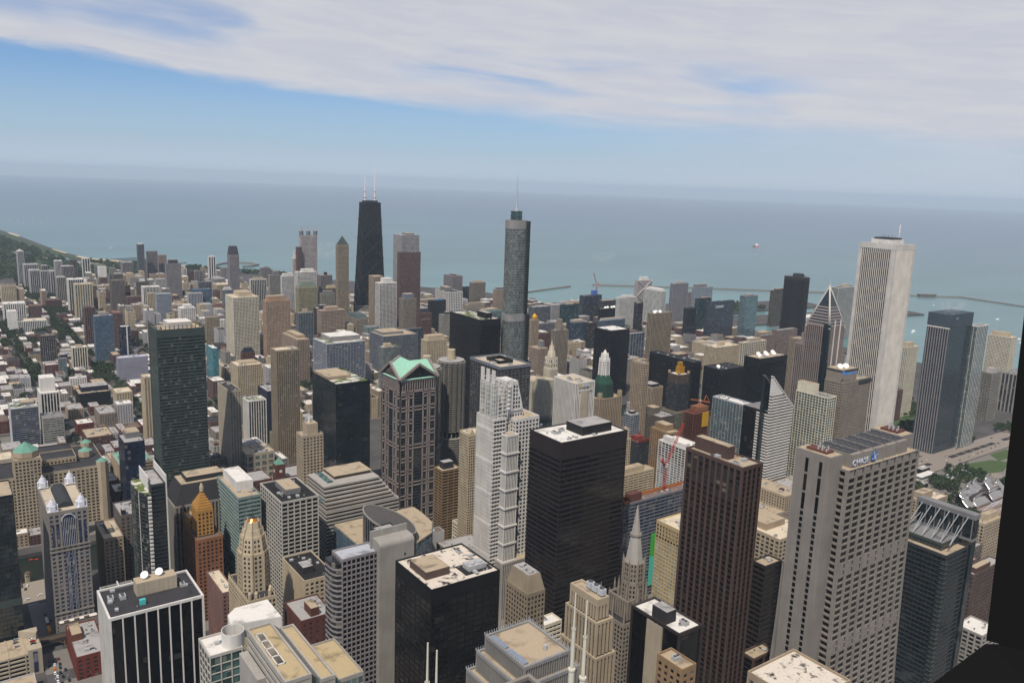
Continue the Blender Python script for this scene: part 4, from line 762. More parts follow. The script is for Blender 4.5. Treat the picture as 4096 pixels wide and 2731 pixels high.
# --- tower with a chevroned pyramid
def chevron_tower():
    x, y = 1009, 690
    t = thing('chevron_tower', 'grey stone tower with white edged pyramid top and needle spire', 'tower', (x, y, 0)); fp(976, 690, 1070, 760, 'the needle topped pyramid tower')
    st = 'v:granite:black:3.1:3.9:.4:.4'
    block(t, 0, 0, 37, 37, 0, 236, st, 'none', top=1)
    block(t, 37, 3, 50, 34, 0, 192, st, 'lightgrey'); block(t, 3, 37, 34, 54, 0, 205, st, 'lightgrey')
    q = MB(); q.box(-.5, -.5, 0, 3, 9, 238); q.build('corner_glass_strip', glassmat('tealblk'), t)
    for u_ in (12, 25): q = MB(); q.box(u_-.8, -.7, 0, u_+.8, .2, 244); q.build('pale_pier', wallmat('white'), t)
    # diminishing chevrons
    for k in range(6):
        mb = MB(); h0 = 196+k*9; mb.box(37, 6+k*2.2, h0-4, 37+11-k*1.9, 31-k*2.2, h0+4.5); mb.build('setback', wallmat('granite'), t)
        mb = MB(); mb.box(6+k*2.2, 37, h0+6, 31-k*2.2, 50-k*2.2, h0+14.5); mb.build('setback', wallmat('granite'), t)
    p0 = [(.2, .2), (36.8, .2), (36.8, 36.8), (.2, 36.8)]; c = (18.5, 18.5)
    z = 236; H = 288; mb = MB(); mb.frustum(p0, z, [(c[0]+(a-c[0])*.02, c[1]+(b_-c[1])*.02) for a, b_ in p0], H); mb.build('pyramid', glassmat('tealblk'), t)
    bd = MB()
    for k in range(13):
        f0 = 1-k/13.2; f1 = 1-(k+.42)/13.2; q = lambda f: [(c[0]+(a-c[0])*f*1.02, c[1]+(b_-c[1])*f*1.02) for a, b_ in p0]
        bd.frustum(q(f0), z+(H-z)*k/13.2, q(f1), z+(H-z)*(k+.42)/13.2)
    bd.build('pyramid_bands', wallmat('granite'), t)
    for a, b_ in p0:
        rd = MB(); rd.bar((a, b_, z-4), (c[0], c[1], H+1), 2.0); rd.build('pyramid_ridge', wallmat('marble'), t)
    mb = MB(); mb.cyl(c[0], c[1], H-3, H+15, .9, .15, 8); mb.build('spire', STEEL(), t)
chevron_tower()
# --- split diamond topped tower
def diamond_tower():
    x0, x1, y0 = 897.0, 946.0, 690.0; D = 44
    t = thing('sliced_tower', 'white striped tower with its top cut off on a steep diagonal slant', 'tower', (x0, y0, 0)); fp(x0, y0, x1, y0+D, 'the diagonally sliced striped tower')
    W = x1-x0; zl, zr = 178.0, 132.0
    zt = lambda u: zl+(zr-zl)*u/W
    mb = MB(); mb.prism([(.5, .5), (W-.5, .5), (W-.5, D), (.5, D)], 0, zr-2); mb.prism([(.5, .5), (W-.5, .5), (W-.5, 4), (.5, 4)], zr-3, 1, ztop=[zl-2, zr-1, zr-1, zl-2]); mb.build('glazing', glassmat('black'), t)
    bd = MB(); z = 2; fl = 3.95
    while z < zl-3:
        hb = fl*.52
        umax = W if z+hb < zr else max(0, (zl-z-hb)/(zl-zr)*W)
        if z > 152: hb = fl*.93
        if z > 152: umax = max(0, (zl-z-hb)/(zl-zr)*W)
        if umax > 1: bd.box(0, 0, z, umax, .6, z+hb); bd.box(0, .6, z, .5, D*.5 if z < zr-4 else 4, z+hb)
        if umax >= W-.1: bd.box(W-.5, .6, z, W, D, z+hb)
        z += fl
    bd.build('spandrel_bands', wallmat('white'), t)
    def sheet_(y0_, y1_, dx, mat, nm, th):
        q = MB(); P = [(-.3+dx, zl+1), (W+.3+dx, zr+.6)]
        q.v += [(P[0][0], y0_, P[0][1]), (P[1][0], y0_, P[1][1]), (P[1][0], y1_, P[1][1]), (P[0][0], y1_, P[0][1]), (P[0][0], y0_, P[0][1]-th), (P[1][0], y0_, P[1][1]-th), (P[1][0], y1_, P[1][1]-th), (P[0][0], y1_, P[0][1]-th)]
        for f in ((0,1,2,3), (4,5,1,0), (5,6,2,1), (7,3,2,6), (4,0,3,7), (7,6,5,4)): q.f.append(f); q.mi.append(0)
        q.build(nm, mat, t)
    sheet_(-.3, 4.2, 0, wallmat('white'), 'sloped_edge', 1.6)
    q = MB(); q.prism([(-5, 9), (W-6, 9), (W-6, 13), (-5, 13)], 0, 1, ztop=[zl-3, zr-3, zr-3, zl-3]); q.build('second_blade', glassmat('tealblk'), t); sheet_(8.8, 13.2, -5, wallmat('silver'), 'second_edge', 1.0)
    q = MB(); q.box(1, 4.5, zr-2, W-1, D-1, zr-1.6); q.build('roof', roofmat('grey'), t)
diamond_tower()
# --- clover shaped tower by the lake
def clover_tower():
    t = thing('clover_tower', 'black clover shaped apartment tower standing alone by the lake', 'tower', (1905, 1372, 0)); fp(1850, 1330, 1962, 1420, 'the black clover tower')
    def ol(s_=1.0, n=60):
        o = []
        for i in range(n):
            a = 2*math.pi*i/n; r = (28+7.5*math.cos(3*(a-.35)))*s_; o.append((r*math.cos(a), r*math.sin(a)))
        return o
    mb = MB(); mb.prism(ol(.985), 0, 194); mb.build('glazing', glassmat('black'), t)
    mb = MB(); ring_slabs(mb, ol(), 3, 190, 2.95, .5); mb.prism(ol(1.004), 188, 196)
    for i, (x, y) in enumerate(ol(1.0, 60)): mb.bar((x, y, 0), (x, y, 196), .7)
    mb.build('bronze_frame', wallmat('brownm'), t)
    mb = MB(); mb.cyl(0, 0, 196, 203, 14, n=28); mb.build('roof_drum', wallmat('dkgrey'), t)
    mb = MB(); mb.cyl(0, 0, 203, 203.4, 13, n=28); mb.build('roof', roofmat('dark'), t)
clover_tower()
# --- twin corncob towers
def corncob(x, y, lab):
    t = thing('corncob_tower', lab, 'tower', (x, y, 0), 'round balcony towers'); fp(x-20, y-20, x+20, y+20)
    def petals(R0, amp, n=16, seg=6):
        o = []
        for i in range(n*seg):
            a = 2*math.pi*i/(n*seg); r = R0+amp*abs(math.sin(n*a/2)); o.append((r*math.cos(a), r*math.sin(a)))
        return o
    mb = MB(); mb.cyl(0, 0, 0, 174, 14.2, n=32); mb.build('glazing', glassmat('black'), t)
    mb = MB(); z = 78
    while z < 174: mb.prism(petals(17.2, 3.0), z, z+.55); z += 2.95
    mb.build('balcony_slabs', wallmat('beigegrey'), t)
    rl = MB(); z = 78
    po = petals(17.1, 3.0)
    mb = MB(); z = 8
    while z < 68: mb.cyl(0, 0, z, z+.9, 19.8, n=40); z += 3.1
    mb.build('parking_ramps', wallmat('beigegrey'), t)
    mb = MB()
    for i in range(16):
        a = 2*math.pi*i/16; mb.bar((15.8*math.cos(a), 15.8*math.sin(a), 0), (15.8*math.cos(a), 15.8*math.sin(a), 174), 1.1)
    mb.build('columns', wallmat('concrete'), t)
    mb = MB(); mb.cyl(0, 0, 174, 175.6, 17.5, n=40); mb.build('roof', roofmat('lightgrey'), t)
    mb = MB(); mb.cyl(0, 0, 175.6, 189, 5.4, n=24); mb.build('core_drum', wallmat('cream'), t)
corncob(584, 978, 'right round tower of stacked scalloped balconies with a cream drum on top'); corncob(534, 957, 'left round tower of scalloped balconies, mostly hidden by the green gabled tower')
# --- tower under crossed gables
def gabled_tower():
    x, y, W, D, H = 451, 874, 49, 47, 183
    t = thing('gabled_tower', 'granite framed glass tower under crossed mint green gable roofs', 'tower', (x, y, 0)); fp(x, y, x+W, y+D, 'the green gabled tower')
    mb = MB(); mb.box(.9, .9, 0, W-.9, D-.9, H-1); mb.build('glazing', glassmat('tealblk'), t)
    fine = MB()
    for ax, c, a1, sg in ((0, .9, W, -1), (1, .9, D, -1), (0, D-.9, W, 1), (1, W-.9, D, 1)): facade(fine, ax, c, .9, a1-.9, sg, 0, H-12, ('h', 2.2, 3.9, .06, .12))
    fine.build('mullions', wallmat('dkgrey'), t)
    fr = MB()
    for ax, L in ((0, W), (1, D)):
        for side in (0, 1):
            c = .9 if side == 0 else ((D if ax == 0 else W)-.9); sg = -1 if side == 0 else 1
            def bx(u0, u1, z0, z1):
                if ax == 0: fr.box(u0, c, z0, u1, c+sg*.9, z1)
                else: fr.box(c, u0, z0, c+sg*.9, u1, z1)
            cols = [0, .17, .23, .36, .64, .77, .83, 1.0]
            for u in cols: a = u*(L-1.6); bx(a, a+1.6, 0, H-13)
            z = 4; k = 0
            while z < H-14:
                for (ua, ub) in (((0, .36), (.64, 1)) if k % 3 else ((0, 1),)): bx(ua*L, ub*L, z, z+1.3); bx(ua*L, ub*L, z+4.3, z+5.6)
                z += 15.6; k += 1
            bx(0, L, H-16, H-13.5); bx(0, L, H-3, H)
            n = 15
            for i in range(n+1): a = i*(L-1.0)/n; bx(a, a+1.0, H-13.5, H-3)
    fr.build('granite_frame', wallmat('granite'), t)
    # chamfer-like corner glass strips are part of the frame; gables
    zr = H+17; e = 1.2
    roof = MB()
    def ridge(p, q, wdt, along):
        pass
    # W-E ridge
    roof.v += [(-e, -e, H), (-e, D/2, zr), (-e, D+e, H), (W+e, -e, H), (W+e, D/2, zr), (W+e, D+e, H)]
    roof.f += [(0, 3, 4, 1), (1, 4, 5, 2)]; roof.mi += [0, 0]
    roof.v += [(-e, -e, H+.01), (W/2, -e, zr+.05), (W+e, -e, H+.01), (-e, D+e, H+.01), (W/2, D+e, zr+.05), (W+e, D+e, H+.01)]
    roof.f += [(6, 7, 10, 9), (7, 8, 11, 10)]; roof.mi += [0, 0]
    roof.build('gable_roof', flat('mint_copper', (136, 180, 156), .8, 0, .12), t)
    ed = MB()
    for (a, b_) in (((-e, -e, H+.6), (-e, D/2, zr+.6)), ((-e, D+e, H+.6), (-e, D/2, zr+.6)), ((W+e, -e, H+.6), (W+e, D/2, zr+.6)), ((W+e, D+e, H+.6), (W+e, D/2, zr+.6)),
                    ((-e, -e, H+.6), (W/2, -e, zr+.6)), ((W+e, -e, H+.6), (W/2, -e, zr+.6)), ((-e, D+e, H+.6), (W/2, D+e, zr+.6)), ((W+e, D+e, H+.6), (W/2, D+e, zr+.6))): ed.bar(a, b_, 2.6)
    ed.build('gable_edge', wallmat('granite'), t)
    for pts in (((.2, 1, H), (.2, D-1, H), (.2, D/2, zr-1.5)), ((1, .2, H), (W-1, .2, H), (W/2, .2, zr-1.5)), ((W-.2, 1, H), (W-.2, D-1, H), (W-.2, D/2, zr-1.5)), ((1, D-.2, H), (W-1, D-.2, H), (W/2, D-.2, zr-1.5))):
        g = MB(); g.poly(list(pts)); g.build('pediment', glassmat('tealblk'), t)
gabled_tower()
# --- white deconstructed tower
def ribbed_white_tower():
    x, y = 429, 650
    t = thing('setback_white_tower', 'white stone tower with crown of vertical blades, open trusses and a sloping shoulder', 'tower', (x, y, 0)); fp(x, y-8, x+52, y+30, 'the white bladed crown tower')
    block(t, 0, 0, 14, 28, 0, 198, 'h:white:black:3.6:3.9:.1:.42', 'white')
    fin = MB()
    for i in range(14): fin.box(-.9, 1.2+i*2, 0, 0, 1.75+i*2, 198)
    for k in range(6): fin.box(-.6, .3, 30+k*31, .1, 27.7, 32.4+k*31)
    fin.build('west_fins', wallmat('white'), t)
    block(t, 14, 4, 36, 30, 0, 202, 'p:white:black:3.2:3.9:.45:.45', 'white')
    block(t, 22, -4, 50, 24, 0, 196, 'p:white:dk:3.7:3.9:.42:.45', 'tan')
    block(t, 9, -9, 23, 2, 0, 183, 'v:white:glassg:1.7:3.9:.25:.1', 'tan')
    # bands on the glassy bay every few storeys
    bb = MB()
    for k in range(9): bb.box(8.4, -9.6, 20+k*18, 24.4, 2.1, 21.6+k*18)
    bb.build('bay_bands', wallmat('white'), t)
    # sloping shoulder
    sh = MB(); sh.prism([(16, 3), (35.5, 3), (35.5, 22), (16, 22)], 202, 1, ztop=[231, 203, 203, 231], cap=True); sh.v[4:8] = [(16, 3, 231), (28, 3, 231), (28, 22, 231), (16, 22, 231)]; sh.build('shoulder', wallmat('white'), t)
    wn = MB(); z = 205
    while z < 228:
        um = 35.5-(z+2-202)/29*7.5
        u = 17.5
        while u+1.8 < um: wn.box(u, 2.7, z, u+1.6, 3.05, z+2.1); u += 3
        z += 3.9
    wn.build('shoulder_windows', glassmat('dk'), t)
    # crown: three glazed drums with blades, horizontal trusses behind
    for i in range(3):
        c = MB(); yy = 4+i*9; c.cyl(2.2, yy, 198, 231, 2.6, n=12); z = 200
        c.build('crown_drum', glassmat('palegrey'), t)
        g = MB(); z = 199
        while z < 231: g.cyl(2.2, yy, z, z+.5, 3.0, n=12); z += 4.2
        for q in range(8): a = q*math.pi/4; g.bar((2.2+2.9*math.cos(a), yy+2.9*math.sin(a), 198), (2.2+2.9*math.cos(a), yy+2.9*math.sin(a), 231), .35)
        g.build('drum_frame', wallmat('white'), t)
        b_ = MB(); b_.box(.5, yy-2.6, 231, 1.3, yy+2.6, 243); b_.build('crown_blade', wallmat('white'), t)
    tr = MB(); z = 201
    while z < 231: tr.bar((5, 1, z), (16, 1, z), .7); tr.bar((5, 27, z), (16, 27, z), .7); tr.bar((16, 1, z), (16, 27, z), .6); z += 3.9
    for u in (5, 10, 16): tr.bar((u, 1, 198), (u, 1, 233), .8); tr.bar((u, 27, 198), (u, 27, 233), .8)
    for q in range(6): tr.bar((5, 2+q*5, 232.5), (16, 2+q*5, 232.5), .6)
    tr.build('crown_truss', wallmat('white'), t)
    bl = MB(); bl.box(16.5, 1.6, 202, 22, 2.6, 233); [bl.cyl(17, 1.5, 205+4.2*k, 206.6+4.2*k, 2.2, n=10) for k in range(6)]; bl.build('stair_blade', wallmat('white'), t)
    block(t, 6, -13, 40, 6, 0, 58, 'v:stonew:dk:2.2:3.9:.4:.3', 'tan')
ribbed_white_tower()
# --- bank tower
def bank_tower():
    x, y = 452, 310
    t = thing('bank_tower', 'giant tapering concrete bank tower with blue and white roof sign and row of fans', 'tower', (x, y, 0)); fp(440, 300, 540, 352, 'the giant tapering bank tower')
    W, D, H = 80.0, 34.0, 250.0
    off = lambda z: 11.0*((H-z)/H)**2.6       # the long faces sweep outwards towards the ground
    core = MB(); n = 12
    for i in range(n):
        a, c = H*i/n, H*(i+1)/n-(.6 if i == n-1 else 0)
        core.frustum([(.8, .9-off(a)), (W-.8, .9-off(a)), (W-.8, D-.9+off(a)), (.8, D-.9+off(a))], a, [(.8, .9-off(c)), (W-.8, .9-off(c)), (W-.8, D-.9+off(c)), (.8, D-.9+off(c))], c, cap=False)
    core.build('glazing', glassmat('black'), t)
    fr = MB(); nb = 9; bw = W/nb; fl = 4.3; k = 0; z = 0
    mech = (183, 130)
    while z < H-.5:
        h1 = min(H, z+fl); ya = -off(z); yb = -off(h1); solid = z > H-9 or any(abs(z-q) < 4.1 for q in mech)
        for s_ in (0, 1):
            Y = (lambda v: v) if s_ == 0 else (lambda v: D-v)
            y0, y1 = Y(ya), Y(ya+.9)
            fr.box(0, Y(ya+.4), z, W, Y(ya+1.0), z+1.25)
            for i in range(nb+1):
                cx = i*bw; fr.box(max(0, cx-.65), Y(ya-.3), z, min(W, cx+.65), Y(ya+1.0), h1)
            if solid:
                for i in range(nb): fr.box(i*bw+1.4, Y(ya+.35), z, (i+1)*bw-2.6, Y(ya+1.0), h1-.25)
        for i in range(5):
            v = ya+1.4+(D-2*ya-2.8)*(i)/4; fr.box(-.3, v-.9, z, .8, v+.9, h1); fr.box(W-.8, v-.9, z, W+.3, v+.9, h1)
        fr.box(0, ya+.5, z, .8, D-ya-.5, z+1.4); fr.box(W-.8, ya+.5, z, W, D-ya-.5, z+1.4)
        z += fl; k += 1
    fr.build('concrete_frame', wallmat('stone'), t)
    rf = MB(); rf.box(.6, 0.4, H-.4, W-.6, D-.4, H+.3); rf.build('roof', roofmat('tan'), t)
    # end cores
    def core_tower(x0, x1, y0, y1, nm):
        mb = MB(); mb.box(x0, y0, 0, x1, y1, H+9); mb.build(nm, wallmat('stone'), t)
        r_ = MB(); r_.box(x0+.8, y0+.8, H+9, x1-.8, y1-.8, H+9.2); r_.build(nm+'_roof', roofmat('tan'), t)
        q = MB(); q.box(x0+3, y0+5, H+9.1, x1-2.5, y1-5, H+10.6); q.build('roof_plant', wallmat('redbrick'), t)
        g = MB()
        for i in range(6): g.cyl(x0+4+(i % 2)*4, y0+6+i*1.4, H+10.6, H+12+(i % 3), .5, n=6)
        g.build('roof_antennas', flat('unit_grey', (158, 158, 156)), t)
    core_tower(-11, 2, 6, 30, 'west_core'); core_tower(W-9, W+6, 8, 30, 'east_core')
    wn = MB(); z = 6
    wn.box(-.2, 0, 0, .1, 2.0, 2.4); wo = wn.build('window', glassmat('black')); wme = wo.data; bpy.data.objects.remove(wo); z = 62
    while z < H-2:
        for v in (11, 20.5):
            o = bpy.data.objects.new('window', wme); COL.objects.link(o); o.parent = t; o.location = (-11.05, v, z); o.scale = (1, 1, 3.6 if z > 220 and int(z/4) % 3 == 1 else 1)
        z += 4 if z < 222 else 4
    fl_ = MB()
    for i in range(8):
        a, c = H*.72*i/8, H*.72*(i+1)/8; fl_.frustum([(-8, D-6), (1, D-6), (1, D+off(a)-1), (-8, D+off(a)-1)], a, [(-8, D-6), (1, D-6), (1, D+off(c)-1), (-8, D+off(c)-1)], c)
    fl_.build('flared_end', wallmat('stone'), t)
    # cooling blocks and sign
    for i in range(5):
        x0 = 7+i*13.0; mb = MB(); mb.box(x0, 3, H+.3, x0+11, 27, H+8.6); mb.build('cooling_block', wallmat('stone'), t)
        q = MB(); q.box(x0+.8, 6, H+8.6, x0+10.2, 26, H+9.4); [q.cyl(x0+5.5, 8.5+5*j, H+9.4, H+10.4, 2.0, n=12) for j in range(4)]; q.build('cooling_fans', flat('unit_dark', (72, 72, 74)), t)
    sg = flat('sign_pale', (178, 182, 192), .5); bl = flat('sign_blue', (58, 98, 170), .5)
    text(t, 'CHASE', 5.2, (7.2, 2.6, H+1.6), (R(90), 0, 0), sg, sx=1.12)
    lg = MB(); cx, cz = 30.6, H+4.2
    lg.poly([(cx+3.3*math.cos(math.pi/8+k*math.pi/4), 2.25, cz+3.3*math.sin(math.pi/8+k*math.pi/4)) for k in range(8)])
    me = lg.build('octagon_mark', bl, t); me.modifiers.new('thick', 'SOLIDIFY').thickness = .3
    q = MB(); q.poly([(cx-1.25, 1.9, cz-1.25), (cx+1.25, 1.9, cz-1.25), (cx+1.25, 1.9, cz+1.25), (cx-1.25, 1.9, cz+1.25)])
    for k in range(4): a = k*math.pi/2; q.bar((cx+1.25*math.cos(a)-1.25*math.sin(a), 1.95, cz+1.25*math.sin(a)+1.25*math.cos(a)), (cx+3.2*math.cos(a)-1.25*math.sin(a), 1.95, cz+3.2*math.sin(a)+1.25*math.cos(a)), .3)
    q.build('mark_centre', sg, me)
bank_tower()
def oct_(cx, cy, r, k=8, ph=math.pi/8): return [(cx+r*math.cos(ph+2*math.pi*i/k), cy+r*math.sin(ph+2*math.pi*i/k)) for i in range(k)]
def tier(t, cx, cy, r0, r1, z0, z1, wk, name, n=8, ribs=8, gl=True, win=None):
    """octagonal tier with corner ribs and window slots"""
    mb = MB(); mb.frustum(oct_(cx, cy, r0, n), z0, oct_(cx, cy, r1, n), z1); o = mb.build(name, wallmat(wk), t)
    rb = MB(); a = oct_(cx, cy, r0+.25, n); c = oct_(cx, cy, r1+.25, n)
    for i in range(n):
        rb.bar((*a[i], z0), (*c[i], z1+1.2), max(.6, r0*.08))
    rb.build('corner_rib', wallmat(wk), o)
    if gl:
        w = MB(); fl = 3.8; z = z0+1
        while z+2.2 < z1:
            f = (z-z0)/(z1-z0); r = r0+(r1-r0)*f
            for i in range(n):
                p, q = Vector(oct_(cx, cy, r+.06, n)[i]), Vector(oct_(cx, cy, r+.06, n)[(i+1) % n])
                for u in ((.22, .4), (.6, .78)):
                    A = p.lerp(q, u[0]); B_ = p.lerp(q, u[1]); w.quad((A.x, A.y, z), (B_.x, B_.y, z), (B_.x, B_.y, z+2.1), (A.x, A.y, z+2.1))
            z += fl
        if w.v: w.build('window_slots', glassmat('dk'), o)
    return o
# --- cream gothic tower, octagonal upper part with copper cap
t = thing('gothic_office_tower', 'cream terracotta gothic tower with octagonal shaft, glowing copper cap and thin mast', 'tower', (195, 638, 0)); fp(195, 638, 217, 689, 'the cream gothic tower')
block(t, 0, 0, 22, 51, 0, 88, 'p:cream:dk:3.1:3.7:.42:.4', 'dark')
pn = MB()
for i in range(12): pn.cyl(0.4, 1+i*4.4, 88, 91.5, .5, .1, 5); pn.cyl(21.4, 1+i*4.4, 88, 91.5, .5, .1, 5)
for i in range(6): pn.cyl(1+i*4, .4, 88, 91.5, .5, .1, 5)
for cx_, cy_ in ((2.5, 4), (7, 2.5), (18, 3), (20, 7)): pn.cyl(cx_, cy_, 86.9, 92, 1.4, n=8); pn.cyl(cx_, cy_, 92, 94, 1.5, .2, n=8)
pn.build('pinnacles', wallmat('cream'), t)
cx_, cy_ = 12.5, 24
tier(t, cx_, cy_, 12.0, 11.8, 87, 119, 'cream', 'shaft'); tier(t, cx_, cy_, 10.8, 9.0, 119, 132, 'cream', 'upper_shaft'); tier(t, cx_, cy_, 8.2, 7.2, 132, 137, 'cream', 'belfry', gl=False); tier(t, cx_, cy_, 6.3, 5.3, 137, 143, 'cream', 'drum', gl=False)
mb = MB(); mb.cyl(cx_, cy_, 142.4, 145.4, 5.0, 2.0, 16); mb.build('copper_cap', flat('polished_copper', (224, 132, 70), .28, .9, .05), t)
mb = MB(); mb.cyl(cx_, cy_, 145.4, 147, 2.2, 1.2, 12); mb.cyl(cx_, cy_, 147, 166, .22, .1, 6); mb.build('mast', flat('dark_metal', (50, 50, 52)), t)
# --- spired temple
t = thing('temple_tower', 'cream stone skyscraper church with gothic belfry and tall octagonal spire', 'church', (425, 462, 0)); fp(425, 462, 458, 500, 'the spired church tower')
block(t, 0, 0, 33, 38, 0, 84, 'p:stoneb:dk:3.4:3.7:.45:.4', 'dark')
block(t, 6, 3, 28, 25, 84, 100, 'v:stoneb:dk:2.6:7:.5:.2', 'none')
cx_, cy_ = 17.8, 11
tier(t, cx_, cy_, 9.3, 8.8, 96, 113, 'stoneb', 'belfry_base'); tier(t, cx_, cy_, 8.4, 8.0, 113, 128, 'stoneb', 'belfry')
pn = MB()
for i in range(8):
    for r__, a__, b__, c__, w__ in ((11.5, 96, 106, 113, 1.1), (9.0, 113, 128, 133, .8)):
        x_, y_ = oct_(cx_, cy_, r__)[i]; pn = MB(); pn.cyl(x_, y_, a__, b__, w__, w__*.85, 6); pn.cyl(x_, y_, b__, c__, w__*.85, .05, 6); pn.build('pinnacle', wallmat('stoneb'), t)
for x_ in (1, 9, 24, 32):
    for y_ in (1, 14, 27, 37): pn = MB(); pn.cyl(x_, y_, 84, 96, 1.0, .8, 6); pn.cyl(x_, y_, 96, 102, .9, .05, 6); pn.build('pinnacle', wallmat('stoneb'), t)
mb = MB(); mb.frustum(oct_(cx_, cy_, 7.2), 128, oct_(cx_, cy_, 1.1), 168); mb.frustum(oct_(cx_, cy_, 1.2), 168, oct_(cx_, cy_, .1), 174); mb.build('spire', wallmat('stonew'), t)
mb = MB(); mb.frustum(oct_(cx_, cy_, 4.9), 149.5, oct_(cx_, cy_, 4.6), 151); mb.build('spire_collar', wallmat('stoneb'), t)
# --- orange deco tower
t = thing('deco_tower', 'orange brick deco tower stepping up to a golden ziggurat and small lantern', 'tower', (195, 782, 0)); fp(195, 782, 217, 833, 'the orange deco tower')
block(t, 0, 0, 23, 50, 0, 82, 'p:orangebrick:dk:3.9:3.7:.55:.45', 'brown')
block(t, 3, 8, 17.5, 28, 82, 107, 'p:gold:dk:3.6:3.7:.55:.45', 'none'); block(t, 1, 30, 20, 48, 82, 92, 'p:gold:dk:3.6:3.7:.55:.45', 'tan')
for k in range(7):
    mb = MB(); mb.box(3.6+k*.95, 8.6+k*1.35, 107+k*2.1, 17-k*.95, 27.4-k*1.35, 107+k*2.1+2.1); mb.build('ziggurat_step', wallmat('gold'), t)
mb = MB(); mb.cyl(10.2, 18, 121.7, 126.5, 1.9, n=10); mb.cyl(10.2, 18, 126.5, 129, 1.4, 1.0, 10); mb.build('lantern', wallmat('cream'), t)
# --- steep mansard office
t = thing('mansard_tower', 'stone office block with steep dark mansard roof behind the orange deco tower', 'building', (150+39, 836, 0)); fp(189, 836, 255, 880)
block(t, 0, 0, 66, 44, 0, 96, 'v:stone:dk:3.4:3.9:.45:.12', 'none')
mb = MB(); mb.frustum([(1.5, 1.5), (64.5, 1.5), (64.5, 42.5), (1.5, 42.5)], 96, [(9, 9), (58, 9), (58, 36), (9, 36)], 114); mb.build('mansard', wallmat('dark'), t)
mb = MB(); mb.box(9.2, 9.2, 114, 57.8, 35.8, 114.5); mb.build('roof', roofmat('tan'), t)
mb = MB(); mb.box(15, 13, 114.5, 50, 32, 119); mb.build('penthouse', wallmat('dark'), t); mb = MB(); mb.box(15.4, 13.4, 119, 49.6, 31.6, 119.3); mb.build('penthouse_roof', roofmat('tan'), t)
# --- lantern tower
x0, y0, W, D, H = 82, 822, 31, 75, 118
t = thing('lantern_tower', 'grey stone tower with barrel roof and four white corner lanterns beside the river', 'tower', (x0, y0, 0)); fp(x0, y0-8, x0+W, y0+D, 'the four lantern stone tower')
block(t, 0, 0, W, D, 0, H, 'p:stone:blue:4.4:3.8:.5:.45', 'beige')
gl = MB(); gl.box(10, -.35, 84, 21, .3, H-9); ar = [(10+5.5-5.5*math.cos(math.pi*i/12), 5.5*math.sin(math.pi*i/12)) for i in range(13)]
gl.poly([(u, -.35, H-9+v) for u, v in ar]); gl.box(11.5, -.4, 22, 14.8, .3, 80); gl.box(16.2, -.4, 22, 19.5, .3, 80)
for u in (2.2, 5.9, 23.2, 26.9): gl.box(u, -.4, 86, u+1.8, .3, H-12)
gl.build('tall_glazing', glassmat('blue'), t)
fn = MB()
for i in range(8): fn.box(10.8+i*1.4, -.8, 84, 11.0+i*1.4, -.3, H-7)
for u in (12.3, 13.4, 14.4, 17, 18.1, 19.1): fn.box(u, -.75, 22, u+.15, -.35, 80)
for i in range(12): fn.bar((ar[i][0], -.6, H-9+ar[i][1]), (ar[i+1][0], -.6, H-9+ar[i+1][1]), .6)
fn.build('white_fins', flat('fin_white', (190, 190, 196)), t)
bd = MB()
for z in (80.5, 84, 22): bd.box(-.5, -.8, z, W+.5, .2, z+1.4)
bd.build('string_course', wallmat('stone'), t)
vt = MB(); k = 14
for i in range(k):
    a0, a1 = math.pi*i/k, math.pi*(i+1)/k; p = lambda a: (W/2-6*math.cos(a), 5*math.sin(a))
    u0, v0 = p(a0); u1, v1 = p(a1); vt.quad((u0, 11, H-1+v0), (u0, D-12, H-1+v0), (u1, D-12, H-1+v1), (u1, 11, H-1+v1))
vt.poly([(W/2-6*math.cos(math.pi*i/k), 11, H-1+5*math.sin(math.pi*i/k)) for i in range(k+1)])
vt.build('barrel_roof', wallmat('dkgrey'), t)
wt_ = flat('lantern_white', (206, 206, 212), .6, 0, .05)
for (u, v) in ((4.2, 4.5), (26.8, 4.5), (4.2, D-5), (26.8, D-5)):
    mb = MB(); mb.box(u-4.2, v-4.2, H, u+4.2, v+4.2, H+.8)
    for r, a, c in ((3.6, .8, 5.5), (3.0, 5.5, 7), (2.4, 7, 8.3), (1.7, 8.3, 9.4), (.7, 9.4, 11.5)): mb.cyl(u, v, H+a, H+c, r, n=14)
    l = mb.build('lantern', wt_, t)
    q = MB()
    for sx, sy in ((1, 0), (-1, 0), (0, 1), (0, -1)): q.box(u+sx*3.9-.35-(abs(sy)*1.6), v+sy*3.9-.35-(abs(sx)*1.6), H+.8, u+sx*3.9+.35+abs(sy)*1.6, v+sy*3.9+.35+abs(sx)*1.6, H+5.2)
    q.build('screen_panel', wt_, l)
mb = MB(); mb.box(2, -7, 0, W+2, 0, 15.4); mb.build('podium', wallmat('stone'), t); mb = MB(); mb.box(2.6, -6.4, 15.4, W+1.4, 0, 15.6); mb.build('terrace', roofmat('white'), t)
mb = MB(); mb.box(2, -7, 15.4, W+2, -6.4, 16.4); [mb.box(6+i*8, -5.5, 15.6, 10+i*8, -3, 16.6) for i in range(3)]; mb.build('planters', wallmat('brown'), t)
